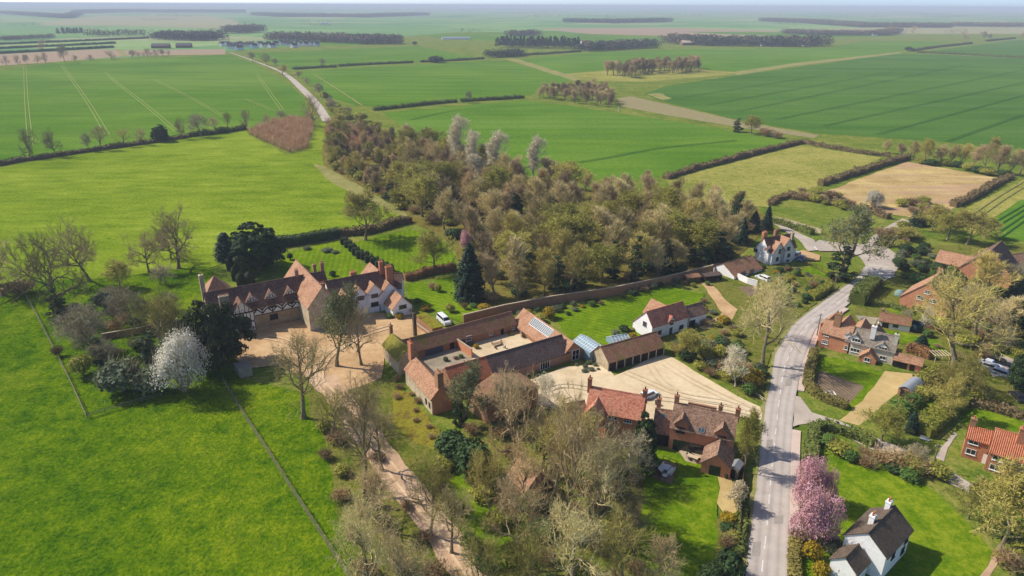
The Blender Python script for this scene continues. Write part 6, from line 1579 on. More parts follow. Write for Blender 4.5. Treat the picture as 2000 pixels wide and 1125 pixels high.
# hedgerow trees between the wheat and the paddock
HT = dict(name='hedgerow_tree', group='bare trees along the wheat field hedge')
ord_ = ['first', 'second', 'third', 'fourth', 'fifth', 'sixth', 'seventh', 'eighth', 'ninth', 'tenth', 'eleventh', 'twelfth', 'thirteenth']
for k, (x, y, t_, w) in enumerate([(165, 872, 708, 115), (310, 862, 703, 120), (492, 832, 730, 60), (555, 826, 690, 105), (675, 808, 700, 90), (782, 795, 698, 85), (998, 768, 640, 85), (1105, 752, 622, 120), (1185, 730, 640, 80), (1252, 708, 612, 66), (1350, 705, 603, 80), (1455, 684, 618, 56), (1545, 664, 608, 66)]):
    T(('oak1', 'oak2', 'small', 'lime0', 'lime1')[k % 5], fl(x, y), fl(x, t_)[1], 'bare hedgerow tree, %s from the left in the wheat field hedge' % ord_[k], w / 2.813, **HT)
T('holm', fl(885, 778), fl(0, 688)[1], 'round dark evergreen in the wheat field hedge', 92 / 2.813)
T('oak0', fl(1722, 695), fl(0, 508)[1], 'large bare tree beside the end of the far road', 125 / 2.813, name='roadside_tree')
for k, (x, y, t_, w) in enumerate([(1390, 338, 285, 48), (1470, 360, 285, 80), (1517, 362, 320, 40), (1550, 412, 355, 60), (1640, 428, 390, 50), (1692, 470, 420, 50), (1762, 530, 455, 64), (1802, 565, 505, 60)]):
    T(('small', 'oak2', 'small', 'wood2')[k % 4], fl(x, y), fl(x, t_)[1], 'bare roadside tree, %s along the far road counted from the village' % ord_[k], w / 2.813, name='roadside_tree', group='bare trees along the far road')
fz = zoom(0, 0, 5)
ord_ += ['fourteenth', 'fifteenth', 'sixteenth']
for k, (x, y, t_, w) in enumerate([(66, 637, 535, 85), (178, 632, 535, 80), (265, 630, 530, 70), (365, 626, 525, 90), (445, 616, 505, 80), (410, 500, 380, 110), (635, 612, 420, 110), (732, 604, 530, 70), (888, 594, 530, 80), (1095, 580, 490, 130), (1290, 565, 490, 90), (1350, 562, 500, 60), (1447, 560, 465, 110), (1522, 556, 480, 70), (1590, 552, 480, 80), (1650, 550, 480, 60)]):
    T(('oak0', 'oak1', 'small', 'oak2')[k % 4], fz(x, y), fz(x, t_)[1], 'far bare tree, %s from the left, row atop the wheat field' % ord_[k], w / 5, name='hedgerow_tree', group='row of bare trees at the top of the wheat field')
for x, y, t_, w, l, key in ((915, 201, 178, 16, 'lone tree in the middle of the trimmed field hedge', 'small'), (632, 131, 114, 15, 'lone tree on the far hedge near the road', 'small'), (852, 122, 108, 30, 'round bush on the far hedge', 'shrub1'), (810, 88, 80, 9, 'dark bush at the corner of the far green field', 'shrub1'), (1773, 100, 90, 14, 'dark bush where two far hedges meet', 'shrub1'), (1884, 80, 62, 18, 'first of the tall hedgerow trees on the far right', 'oak1'), (1921, 79, 61, 16, 'second of the tall hedgerow trees on the far right', 'small'), (1931, 79, 65, 9, 'thin third tree of the far right hedgerow', 'small'), (1994, 76, 62, 18, 'hedgerow tree at the right edge of the photo', 'oak2'), (1782, 65, 50, 18, 'far bare tree near the skyline on the right', 'oak1'), (1740, 68, 48, 26, 'bushy bare tree near the far brown wood', 'oak2')):
    T(key, (x, y), t_, l, w, cat='shrub' if key[:5] == 'shrub' else 'tree', name='bush' if key[:5] == 'shrub' else 'hedgerow_tree')
for x, y, t_, w, l, key in ((1441, 258, 231, 22, 'dark ivy tree at the left of the clump in the field corner', 'ivytree'), (1467, 261, 227, 40, 'round olive tree of the clump in the field corner', 'bud0'), (1495, 266, 248, 34, 'low brown bush of the clump in the field corner', 'shrub3'), (1518, 270, 256, 26, 'small brown bush at the right of the clump in the field corner', 'shrub3')):
    T(key, (x, y), t_, l, w, cat='shrub' if key[:5] == 'shrub' else 'tree', group='clump of trees in the field corner')
# two small brown woods
for px, n, d, lab, g, hh, sd in (([(1042, 190), (1100, 180), (1160, 176), (1188, 185), (1196, 213), (1130, 203)], 60, 5.6, 'brown bare tree in the small wood above the barley field', 'small brown wood above the barley field', (9, 12), 6), ([(1180, 148), (1230, 138), (1300, 133), (1365, 132), (1368, 140), (1290, 146), (1230, 153)], 64, 7., 'tall brown bare tree in the open far wood with visible trunks', 'open far brown wood', (13, 17), 8)):
    for b in scatter(px, d, n, sd): plant(rw.choice(('wood0', 'wood0', 'wood1')), b, rw.uniform(*hh), lab, name='woodland_tree', group=g, wx=rw.uniform(1.6, 2.1))

for k, b in enumerate(scatter([(120, 610), (200, 590), (340, 600), (350, 690), (300, 740), (180, 735), (140, 680)], 4.6, 22, 71)):
    if k % 3 == 0: plant('small', b, rw.uniform(4.5, 7), 'grey bare scrub tree in the tangle left of the yew', name='scrub_tree', group='scrub left of the manor', wx=1.3)
    else: plant(('shrub4', 'shrub3', 'shrub7')[k % 3], b, rw.uniform(1.8, 3.6), 'scrub bush in the tangle left of the yew', name='scrub_bush', cat='shrub', group='scrub bushes left of the manor', wx=1.3)

# far woods that read as one mass
def belt(px, width, h, mats, label, per=60, gap=.42, spread=.42, conif=False, seed=1, trunks=False):
    rg = np.random.default_rng(seed); P = [np.array(G(p)[:2]) for p in px]; N = NM(); o = P[0]
    for a, b in zip(P, P[1:]):
        L = np.linalg.norm(b - a); d = (b - a) / L; nr = np.array([-d[1], d[0]]); nr = nr if nr[1] > 0 else -nr
        rows = max(1, int(width / (h * gap))); k = max(1, int(L / (h * gap)))
        for i in range(k):
            for j in range(rows):
                c = a + d * (i + rg.uniform(0, 1)) * L / k + nr * (j + rg.uniform(-.3, .5)) * width / rows - o
                hh = h * rg.uniform(.7, 1.12); s = sphere(rg, per); mi = int(rg.integers(0, len(mats)))
                if conif:
                    z = rg.uniform(.12, 1, per) ** .8; rr = (1.08 - z) * hh * .34; p = np.stack([c[0] + s[:, 0] * rr, c[1] + s[:, 1] * rr, z * hh], axis=1)
                else:
                    p = np.stack([c[0] + s[:, 0] * hh * spread * 1.1, c[1] + s[:, 1] * hh * spread * 1.1, hh * .56 + s[:, 2] * hh * .44], axis=1)
                N.leaves(rg, p, s, hh * .085, mi, jit=.5)
                if trunks: N.tube([(c[0], c[1], 0), (c[0], c[1], hh * .5)], [.3, .2], 4, mi)
    ob = add_obj('distant_wood', N.mesh('distant_wood', mats), None, Vector((o[0], o[1], 0))); ob['kind'] = 'stuff'; ob['label'] = label; ob['category'] = 'wood'
BR = [M_far_br, M_far_br]; DK = [M_far_dk, M_lf_blue]; MX = [M_far_dk, M_far_br, M_far_dk]
belt([fz(560, 340), fz(840, 335)], 30, 17, DK, 'dark conifer belt at the far left', conif=True, seed=1)
belt([fz(840, 355), fz(1050, 358), fz(1420, 352)], 20, 16, BR, 'grey brown tree belt between the two dark conifer belts', seed=2)
belt([fz(1450, 385), fz(1700, 395), fz(2000, 400), (445, 77)], 55, 18, MX, 'dark mixed wood beside the far village', seed=3)
belt([(470, 66), (520, 62)], 60, 20, BR, 'tall brown trees on the left of the far wood', seed=4)
belt([(515, 80), (600, 82), (700, 86), (782, 86)], 60, 18, BR, 'long brown wood behind the far village', seed=5)
belt([(700, 87), (785, 87)], 20, 12, MX, 'dark shrubs along the foot of the long brown wood', seed=6)
belt([fz(0, 400), fz(100, 398), fz(260, 388), fz(540, 375)], 14, 10, BR, 'low bushy belt at the far left', seed=7)
belt([(965, 93), (1050, 95), (1132, 96)], 60, 19, DK, 'near rectangular conifer plantation in the middle distance', conif=True, seed=8)
belt([(955, 113), (1000, 112), (1028, 110)], 25, 11, MX, 'dark rounded copse below the conifer plantation', seed=9)
belt([(1150, 101), (1210, 98), (1288, 93)], 45, 15, MX, 'dark wood right of the conifer plantation', seed=10)
belt([(1290, 85), (1380, 90), (1480, 91), (1560, 92), (1624, 90)], 60, 19, MX, 'long dark plantation sheltering the far farm', seed=11)
belt([(1005, 72), (1058, 70)], 40, 15, BR, 'small brown copse behind the conifer plantation', seed=12)
belt([(1098, 44), (1200, 46), (1314, 43)], 60, 19, MX, 'dark wood far beyond the red field', seed=13)
belt([(1525, 66), (1610, 70), (1730, 70), (1760, 64)], 40, 14, BR, 'brown shelter belt round the far farm on the right', seed=14)
belt([(1480, 42), (1600, 46), (1720, 54), (1862, 55)], 80, 18, BR, 'long grey brown wood below the right skyline', seed=15)
belt([(1862, 52), (2060, 54)], 60, 17, BR, 'grey wood running out of the right side below the skyline', seed=16)
belt([(0, 27), (120, 36), (150, 26)], 60, 20, BR, 'hazy blue wood at the far left', seed=17)
belt([(140, 26), (230, 24), (330, 25), (480, 25)], 120, 26, BR, 'hazy wood along the left skyline', seed=18)
belt([(490, 30), (540, 33), (720, 34), (840, 30)], 120, 20, BR, 'hazy tree belt behind the tan far field', seed=19)
for k, (v, n, x0, x1) in enumerate(((22, 9, -50, 2050), (27, 11, -50, 2050), (34, 11, 300, 2050), (19, 12, -50, 2050))):
    for i in range(n):
        x = x0 + (x1 - x0) * (i + rw.uniform(0, .6)) / n; L = rw.uniform(60, 170)
        belt([(x, v + rw.uniform(-1.5, 1.5)), (x + L, v + rw.uniform(-1, 1))], 40, rw.uniform(14, 20), rw.choice((BR, MX, BR)), 'hazy far wood on the plain below the skyline', per=26, seed=100 + k * 20 + i, gap=1.2)

for i in range(46):
    v = 26 + 46 * rw.random() ** 1.3; x = rw.uniform(-40, 2040); L = rw.uniform(18, 90) * (1 if v < 45 else 1.3)
    if not (420 < x < 800 and v > 52) and not (940 < x < 1650 and v > 56): belt([(x, v), (x + L, v + rw.uniform(-1.2, 1.2))], 12, rw.uniform(7, 14), rw.choice((BR, MX, BR)), 'thin far line of hedgerow trees on the plain', per=22, seed=400 + i, gap=rw.uniform(.6, 1.3))

# avenue and thicket in the foreground
AV = dict(name='avenue_tree', group='bare trees along the earth drive')
T('lime0', (593, 817), 655, 'bare tree standing in the grass between fence and drive', 135, **AV)
T('ivybare', (658, 716), 562, 'tall ivy hung bare tree in the manor forecourt, left of the pair', 96, **AV)
T('lime2', (706, 714), 604, 'bare tree in the manor forecourt, right of the pair', 84, **AV)
T('lime2', (712, 962), 722, 'tall dark bare tree leaning over the drive, nearest the fence', 125, **AV)
T('lime0', (746, 920), 785, 'bare tree on the far side of the drive above the mossy rubble', 100, **AV)
T('lime1', (650, 852), 752, 'brown bare tree above the drive near the forecourt', 95, **AV)
T('lime1', (842, 1048), 880, 'bare tree at the right edge of the drive', 100, **AV)
T('lime2', (748, 1035), 920, 'tangled bare tree on the left edge of the drive', 115, **AV)
T('lime0', (882, 1082), 960, 'small bare tree near the bottom of the drive', 100, **AV)
T('lime0', (725, 1180), 985, 'bare tree on the bottom edge left of the drive', 140, **AV)
T('lime2', (800, 1215), 1030, 'bare tree cut by the bottom edge beside the drive', 130, **AV)
T('lime1', (955, 1230), 1040, 'bare tree cut by the bottom edge right of the drive', 120, **AV)
T('ivytree', (722, 985), 935, 'dark ivy at the foot of the leaning drive tree', 26, group='ivy in the foreground trees')
TH = dict(name='thicket_tree', group='bare trees of the foreground thicket')
T('oak2', (1095, 1034), 745, 'tallest thicket tree with a mossy trunk in the middle', 190, **TH)
T('lime0', (1166, 1070), 868, 'thicket tree with a straight pale trunk right of the tallest', 130, **TH)
T('lime1', (1078, 985), 800, 'dark trunked thicket tree behind the tallest', 120, **TH)
T('oak1', (1000, 925), 735, 'wide branched thicket tree above the orange roofed hut', 140, **TH)
T('ivybare', (905, 832), 722, 'olive ivy hung tree in front of the brick barn', 92, **TH)
T('small', (985, 822), 742, 'brown twiggy tree against the projecting barn', 78, **TH)
T('birch', (1080, 806), 734, 'pale bare tree against the gravel yard', 62, **TH)
T('small', (1215, 945), 848, 'brown twiggy tree below the red roofed house', 96, **TH)
T('oak0', (1228, 1050), 955, 'leaning thicket tree at the edge of the green lawn', 110, **TH)
T('lime1', (960, 1010), 880, 'tan bare tree beside the shaded grass', 95, **TH)
T('lime0', (1180, 965), 862, 'pale bare tree left of the garden deck', 85, **TH)
T('lime2', (1015, 1100), 925, 'tangled bare tree left of the tallest thicket tree', 130, **TH)
T('lime1', (1112, 856), 772, 'small bare tree at the left wing of the red house', 66, **TH)
T('lime0', (1060, 930), 800, 'tan twiggy tree above the thicket lawn', 100, **TH)
T('lime0', (1120, 1180), 985, 'wide bare thicket tree on the bottom edge', 140, **TH)
T('lime1', (1220, 1190), 1010, 'olive thicket tree on the bottom edge near the lawn', 140, **TH)
T('lime1', (1040, 1215), 1040, 'bare thicket tree cut by the bottom edge', 120, **TH)
T('wood2', (1130, 905), 800, 'olive thicket tree in front of the red house wing', 80, **TH)
T('lime2', (1290, 1180), 1060, 'bare tree on the bottom edge of the green lawn', 110, **TH)
T('ivytree', (1062, 1010), 945, 'dark ivy clad trunk behind the tallest thicket tree', 30, group='ivy in the foreground trees')
T('ivytree', (898, 832), 765, 'ivy clad trunk in front of the brick barn', 28, group='ivy in the foreground trees')
T('holm', (1256, 905), 808, 'dense dark evergreen between the two brick houses', 44)
T('shrub1', (1262, 930), 870, 'dark bush below the dense evergreen by the deck', 40, cat='shrub')
for x, y, t_, w, l in ((925, 935, 860, 80, 'big ivy green bush in the thicket'), (880, 880, 840, 60, 'green bush at the end of the mossy rubble'), (900, 900, 850, 60, 'ivy bush behind the big ivy bush')): T('shrub7', (x, y), t_, l, w, cat='shrub', group='ivy bushes of the thicket')
THK = [(850, 880), (900, 850), (990, 830), (1060, 830), (1110, 880), (1250, 920), (1250, 1010), (1225, 1060), (1270, 1125), (1290, 1190), (960, 1180), (930, 1100), (850, 990)]
for k, b in enumerate(scatter(THK, 4.2, 58, 17)):
    kk = rw.random(); key = 'shrub3' if kk < .42 else 'shrub2' if kk < .7 else 'shrub7' if kk < .85 else 'shrub0'
    plant(key, b, rw.uniform(1.6, 3.6), {'shrub3': 'brown twiggy bush in the foreground thicket', 'shrub2': 'olive bush in the foreground thicket', 'shrub7': 'ivy green bush in the foreground thicket', 'shrub0': 'mid green bush in the foreground thicket'}[key], name='thicket_bush', cat='shrub', group='bushes of the foreground thicket', wx=rw.uniform(1., 1.5))
for k, b in enumerate(scatter([(620, 830), (690, 800), (760, 900), (800, 1000), (860, 1100), (850, 1180), (700, 1180), (660, 1000)], 4.5, 30, 19)):
    key = rw.choice(('shrub3', 'shrub2', 'shrub3')); plant(key, b, rw.uniform(1.4, 2.8), {'shrub3': 'brown brush under the avenue trees', 'shrub2': 'olive brush under the avenue trees'}[key], name='avenue_brush', cat='shrub', group='brush under the avenue trees', wx=rw.uniform(1., 1.5))
for k, b in enumerate(scatter([(760, 735), (790, 745), (850, 830), (850, 870), (790, 800), (760, 770)], 3., 10, 20)): plant('shrub3', b, rw.uniform(.6, 1.2), 'low rubble brush below the stone barn wall', name='rubble_brush', cat='shrub', group='brush on the mossy rubble', wx=1.5)

# the middle gardens
T('lime0', (1488, 716), 546, 'tall tan bare tree beside the road bend', 112, name='roadside_tree')
T('lime2', (1497, 660), 565, 'bare tree behind the tall tan roadside tree', 70, name='roadside_tree')
T('ivybare', (1648, 538), 412, 'broad budding tree at the road junction', 120, name='roadside_tree')
T('ivytree', (1640, 548), 482, 'ivy covered trunk of the junction tree', 50)
T('birch', (1436, 756), 682, 'white barked birch in the shrubbery by the gravel yard', 62, name='birch_tree')
T('shrub5', (1473, 752), 722, 'rounded orange gold bush beside the white birch', 40, cat='shrub')
T('bud0', (1345, 702), 645, 'olive bushy tree at the end of the garages', 62, name='garden_tree')
T('shrub5', (1073, 622), 598, 'round golden clipped tree on pale stems by the lawn', 24, cat='shrub', name='clipped_tree')
GS = [(1312, 685), (1345, 668), (1400, 665), (1465, 700), (1490, 730), (1487, 790), (1420, 752), (1350, 715)]
for k, b in enumerate(scatter(GS, 3., 44, 31)):
    key = ('shrub2', 'shrub4', 'shrub0', 'shrub3', 'shrub7')[k % 5]; plant(key, b, rw.uniform(1.6, 3.4), 'bush in the shrubbery between the garages and the road', name='garden_shrub', cat='shrub', group='shrubbery by the gravel yard', wx=rw.uniform(1., 1.4))
for pxp, n, d, lab, g, sd in (([(1345, 600), (1375, 590), (1410, 615), (1425, 630), (1370, 650), (1345, 640)], 12, 2.6, 'leafy shrub in the island bed right of the white house', 'island bed by the white house', 41), ([(1370, 655), (1430, 640), (1450, 670), (1400, 690), (1350, 670)], 12, 3., 'garden shrub below the path right of the white house', 'garden below the path', 42), ([(1515, 530), (1560, 525), (1620, 560), (1600, 585), (1560, 600), (1530, 600), (1510, 560)], 26, 2.8, 'shrub in the fenced shrub garden by the road', 'fenced shrub garden', 43), ([(1200, 570), (1300, 550), (1370, 545), (1385, 560), (1290, 562), (1205, 588)], 30, 2.6, 'shrub in the border along the brick wall', 'border along the brick wall', 44), ([(1000, 615), (1080, 605), (1180, 585), (1180, 596), (1090, 622), (1030, 635)], 24, 2.4, 'shrub in the border behind the barns', 'border behind the barns', 45), ([(1190, 650), (1235, 645), (1240, 660), (1200, 668)], 5, 2.2, 'pale shrub beside the white house', 'shrubs at the white house wall', 46), ([(1125, 715), (1165, 706), (1175, 722), (1140, 730)], 8, 1.6, 'low grey green flower bush by the barn doors', 'planting by the barn doors', 47), ([(1440, 515), (1490, 505), (1560, 515), (1545, 530), (1490, 535)], 8, 2.8, 'dark green bush in front of the twin gabled house', 'bushes at the twin gabled house', 48), ([(1405, 1015), (1440, 1010), (1435, 1090), (1400, 1110)], 10, 1.8, 'small bush in the narrow bed by the roadside fence', 'roadside garden bed', 49)):
    for k, b in enumerate(scatter(pxp, d, n, sd)):
        key = ('shrub0', 'shrub2', 'shrub4', 'shrub7', 'shrub5', 'shrub3')[(k * 5 + sd) % 6] if sd not in (47, 48) else ('shrub4' if sd == 47 else 'shrub7')
        plant(key, b, rw.uniform(.8, 2.2) if sd != 47 else rw.uniform(.6, 1.1), lab, name='garden_shrub', cat='shrub', group=g, wx=rw.uniform(1., 1.5))
T('creamtree', (1436, 992), 940, 'cream blossom tree at the end of the golden path', 56, name='blossom_tree')
T('bud0', (1452, 925), 815, 'tall loose olive tree between the brick house and the road', 46, name='garden_tree')
T('bud1', (1465, 880), 800, 'yellowish tree nearer the gravel entrance by the road', 42, name='garden_tree')
T('shrub1', (1420, 1135), 1075, 'dark green bush on the bottom edge by the road', 60, cat='shrub')
T('shrub1', (1385, 1150), 1100, 'second dark green bush on the bottom edge', 50, cat='shrub')
T('shrub0', (1448, 985), 955, 'green bush behind the cream blossom tree', 30, cat='shrub')
# east of the road
T('pinktree', (1576, 985), 888, 'upper pink blossom tree beside the pavement', 70, name='blossom_tree')
T('pinktree', (1583, 1062), 950, 'lower and larger pink blossom tree beside the pavement', 92, name='blossom_tree')
T('pinktree', (1612, 985), 920, 'small pink blossom tree behind the upper one', 44, name='blossom_tree')
T('shrub5', (1584, 1092), 1058, 'round golden bush below the pink blossom trees', 36, cat='shrub')
T('shrub5', (1602, 1130), 1100, 'golden bush by the lower wing of the white house', 34, cat='shrub')
T('shrub6', (1645, 1130), 1090, 'white flowered climber against the white house gable', 30, cat='shrub')
T('shrub4', (1622, 1080), 1050, 'grey green bush behind the larger pink blossom tree', 40, cat='shrub')
T('lime1', (1863, 720), 538, 'big bare tree with a massive crown between the cottages', 175, name='garden_tree')
T('lime2', (1905, 665), 560, 'bare tree behind the big crowned tree', 120, name='garden_tree')
T('wood1', (1945, 650), 575, 'tan bare tree right of the big crowned tree', 80, name='garden_tree')
T('wood2', (1930, 590), 500, 'olive bare tree before the large brick gable', 80, name='garden_tree')
T('willow', (1880, 780), 705, 'yellow green willow below the big crowned tree', 84, name='willow_tree')
T('willow', (1868, 765), 692, 'olive willow left of the yellow green one', 74, name='willow_tree')
T('bud1', (1846, 818), 735, 'bare tree growing through the broad yellow hedge', 70, name='garden_tree')
T('bud0', (1722, 864), 800, 'low spreading bare tree beside the lane', 80, name='garden_tree')
T('cypress', (1778, 846), 806, 'small dark evergreen cone beside the broad hedge', 24)
T('small', (1790, 905), 868, 'brown twiggy tree at the lane side', 50, name='garden_tree')
T('bud1', (1952, 1075), 922, 'huge yellow green budding tree below the red cottage', 170, name='garden_tree')
T('bud0', (2000, 1100), 950, 'olive tree at the right edge below the red cottage', 120, name='garden_tree')
T('bud1', (1890, 1015), 940, 'smaller yellow green tree left of the huge one', 80, name='garden_tree')
T('birch', (1810, 650), 600, 'small pale bare tree on the cottage lawn', 36, name='garden_tree')
T('fir', (1797, 684), 655, 'round blue green conifer on the cottage lawn', 32)
T('holm', (1994, 765), 690, 'large dark evergreen at the right edge above the parked car', 58)
T('bud0', (1920, 525), 488, 'olive tree hiding the left corner of the large brick gable', 50, name='garden_tree')
T('holm', (1992, 655), 585, 'dark evergreen at the right edge by the pale car', 60)
T('fir', (1982, 590), 538, 'dark conifer in front of the large brick gable', 40)
T('fir', (1791, 440), 408, 'dark blue fir beside the farm track', 32)
for x, y, t_, w, key, l in ((1820, 450, 400, 64, 'bud1', 'golden olive tree right of the dark blue fir'), (1888, 478, 412, 88, 'bud1', 'leaning yellow green tree behind the large brick house'), (1850, 468, 415, 60, 'bud0', 'olive tree between the fir and the leaning tree'), (1925, 465, 425, 50, 'bud0', 'olive tree right of the leaning tree'), (1770, 470, 445, 40, 'bud0', 'low olive tree by the junction hedge')): T(key, (x, y), t_, l, w, name='garden_tree')
BT = dict(name='belt_tree', group='belt of trees beyond the stubble strips')
for k, (x, y, t_, w, key) in enumerate([(160, 160, 20, 110, 'wood1'), (330, 190, 60, 130, 'wood0'), (440, 230, 20, 140, 'wood1'), (560, 265, 10, 170, 'bud0'), (720, 275, 70, 150, 'wood3'), (830, 280, 60, 140, 'wood1'), (930, 290, 55, 160, 'wood2'), (1060, 320, 60, 170, 'wood0'), (1180, 350, 40, 190, 'lime0'), (1320, 370, 60, 190, 'wood0'), (1450, 380, 90, 200, 'wood1'), (1560, 370, 110, 180, 'wood0'), (1270, 250, -10, 190, 'bud1')]):
    T(key, zr_(x, y), zr_(x, t_)[1], 'bare tree, %s from the left in the belt beyond the stubble strips' % ord_[k] if k < 12 else 'tree with an orange tinted top in the belt beyond the stubble', w / 5.357, **BT)
for k, (x, y, w) in enumerate([(520, 265, 120), (640, 285, 130), (780, 290, 110), (900, 305, 110), (1010, 335, 130), (1120, 360, 150), (1230, 385, 160), (1400, 400, 150)]):
    T('shrub7' if k % 2 else 'shrub2', zr_(x, y), zr_(x, y - 75)[1], 'green bush at the foot of the belt beyond the stubble strips', w / 5.357, cat='shrub', group='bushes at the foot of the stubble belt')
T('whitetree', (1706, 405), 372, 'white blossom tree standing at the edge of the stubble', 36, name='blossom_tree')
for pxp, n, d, lab, g, sd in (([(1755, 500), (1800, 480), (1850, 500), (1880, 560), (1840, 560), (1790, 555), (1755, 545)], 26, 4., 'dense green bush in the gardens right of the junction', 'bushes right of the junction', 51), ([(1840, 530), (1900, 540), (1960, 580), (1930, 600), (1860, 590)], 16, 4., 'green garden bush in front of the large brick house', 'bushes before the large brick house', 52), ([(1850, 610), (1960, 610), (1990, 650), (1900, 720), (1860, 700)], 20, 4.5, 'brown and olive garden bush under the big crowned tree', 'bushes under the big crowned tree', 53), ([(1860, 745), (1920, 760), (1955, 775), (1955, 795), (1900, 790)], 9, 3.5, 'olive bush above the red cottage lawn', 'bushes above the red cottage lawn', 54), ([(1605, 865), (1660, 880), (1720, 890), (1790, 925), (1780, 945), (1700, 915), (1620, 890)], 24, 2.6, 'shrub in the bed along the lane', 'bushes along the lane', 55), ([(1700, 900), (1790, 900), (1850, 940), (1800, 940)], 12, 3., 'brown bush beside the lane bend', 'bushes beside the lane bend', 56), ([(1935, 1030), (2000, 1010), (2000, 1100), (1960, 1110)], 10, 3.5, 'green bush below the huge budding tree', 'bushes below the huge budding tree', 57), ([(1735, 820), (1790, 770), (1840, 735), (1850, 745), (1800, 800)], 12, 3., 'bush in the strip between the two clipped hedges', 'bushes between the clipped hedges', 58), ([(1700, 455), (1760, 445), (1790, 460), (1770, 490), (1750, 485)], 10, 4., 'bush by the hedge at the farm track', 'bushes by the farm track', 59), ([(1740, 400), (1800, 395), (1850, 420), (1830, 440), (1780, 425)], 14, 4.5, 'tan bush at the lower end of the stubble', 'bushes below the stubble', 60), ([(1550, 375), (1600, 372), (1680, 400), (1720, 405), (1640, 410), (1560, 392)], 16, 4., 'tan scrub bush above the small paddock', 'scrub above the small paddock', 61)):
    for k, b in enumerate(scatter(pxp, d, n, sd)):
        key = ('shrub7', 'shrub0', 'shrub1', 'shrub4')[k % 4] if sd in (51, 52) else ('shrub3', 'shrub2')[k % 2] if sd in (53, 54, 56, 59, 60, 61) else ('shrub0', 'shrub2', 'shrub7', 'shrub3')[k % 4]
        plant(key, b, rw.uniform(1.6, 3.6), lab, name='garden_shrub', cat='shrub', group=g, wx=rw.uniform(1.1, 1.6))

# ------------------------------------------------------------------ vehicles
def paint(name, c):
    m, nt, b = new_mat(name, .3, .5); b.inputs['Base Color'].default_value = (*lin(c), 1); b.inputs['Coat Weight'].default_value = .5; return m
M_car_white = paint('car paint white', 'd9dad8'); M_car_blue = paint('car paint blue', '33567f'); M_car_silver = paint('car paint silver', '9da2a6'); M_car_dark = paint('car paint dark', '26282c'); M_car_pale = paint('car paint pale blue', 'a9b9c6')
M_tyre = m_plain('tyre rubber', '1c1c1c', .9, .1); M_rim = m_plain('wheel rim', '9a9c9e', .4, .05); M_lamp = m_plain('lamp lens', 'e0e0dc', .2, .02); M_car_glass = m_glass('car glass', '14181c', .08)
def car(p, head, mat, label, kind='estate', L=4.5, W=1.8, Hh=1.5, name='parked_car'):
    b = G(p); d = (G(head) - b); d.z = 0; d.normalize(); rz = math.atan2(d.y, d.x)
    r = thing(name, Vector((b.x, b.y, 0)), label, 'car' if kind != 'van' else 'van', 'parked cars', rz); zg_ = None
    y = W / 2; lo, mid = .28, .55 * Hh + (.1 if kind == 'van' else 0)
    prof = {'estate': [(-.5, lo), (.5, lo), (.5, mid * .78), (.44, mid * .93), (.26, mid), (-.49, mid), (-.5, mid * .8)], 'saloon': [(-.5, lo), (.5, lo), (.5, mid * .78), (.44, mid * .93), (.24, mid), (-.4, mid), (-.5, mid * .95)], 'van': [(-.5, lo), (.5, lo), (.5, mid * .75), (.45, mid * .95), (.36, mid), (-.49, mid), (-.5, mid * .8)]}[kind]
    cab = {'estate': (-.485, -.45, .10, .25), 'saloon': (-.38, -.24, .06, .22), 'van': (-.49, -.47, .24, .36)}[kind]
    m = MB()
    def slab(pr, y0, y1, inset=0.):
        n = len(pr); A = [(x * L, -y0 + (.08 if z > mid * .85 else 0), z) for x, z in pr]; B = [(x * L, y1 - (.08 if z > mid * .85 else 0), z) for x, z in pr]
        m.face(A); m.face(B[::-1])
        for i in range(n): m.face([A[i], B[i], B[(i + 1) % n], A[(i + 1) % n]])
    slab(prof, y, y)
    yt = y - .28; x0, x1, x2, x3 = [c * L for c in cab]
    base_ = [(x0, -y + .1, mid), (x3, -y + .1, mid), (x3, y - .1, mid), (x0, y - .1, mid)]; top = [(x1, -yt, Hh), (x2, -yt, Hh), (x2, yt, Hh), (x1, yt, Hh)]
    m.hexa(base_ + [(a, b_, Hh - .05) for a, b_, _ in top])
    m.hexa([(a, b_, Hh - .05) for a, b_, _ in top] + [(a * .97, b_ * .94, Hh) for a, b_, _ in top])
    body = m.build('body', mat, None); body.parent = r
    g = MB(); k = lambda a, b_, t: tuple(a[i] + (b_[i] - a[i]) * t for i in range(3))
    def pane(i, j, e=.1):
        q = [k(base_[i], top[i], .12), k(base_[j], top[j], .12), k(base_[j], top[j], .82), k(base_[i], top[i], .82)]
        c = [sum(v[t] for v in q) / 4 for t in range(3)]; nn = (Vector(q[1]) - Vector(q[0])).cross(Vector(q[3]) - Vector(q[0])).normalized() * .012
        g.face([Vector(c) + (Vector(v) - Vector(c)) * (1 - e * .5) + nn for v in q])
    for i, j in ((0, 1), (1, 2), (2, 3), (3, 0)): pane(i, j)
    w_ = g.build('window', M_car_glass, None); w_.parent = r
    wm = MB(); wm.tube([(0, -.1, 0), (0, .1, 0)], [.32, .32], 12); tm_ = wm.mesh('wheel', M_tyre); hm_ = MB(); hm_.tube([(0, -.11, 0), (0, .11, 0)], [.19, .19], 10); rm_ = hm_.mesh('rim', M_rim)
    for sx in (-.31, .32):
        for sy in (-1, 1):
            wo = add_obj('wheel', tm_, r, (sx * L, sy * (y - .08), .32)); add_obj('rim', rm_, wo)
    for sy in (-1, 1):
        m = MB(); m.box((L * .5 - .02, sy * (y - .3) - .16, mid * .62), (.035, 0, 0), (0, .32, 0), (0, 0, .15)); h_ = m.build('headlight', M_lamp, None); h_.parent = r
    return r
car(zc(1020, 320), zc(1130, 420), M_car_white, 'white people carrier parked on the lawn edge beside the mossy store', 'van', 5.2, 1.9, 2.0, 'parked_van')
car(zn(1490, 550), zn(1430, 600), M_car_blue, 'blue car parked on the gravel by the twin gabled house', 'saloon')
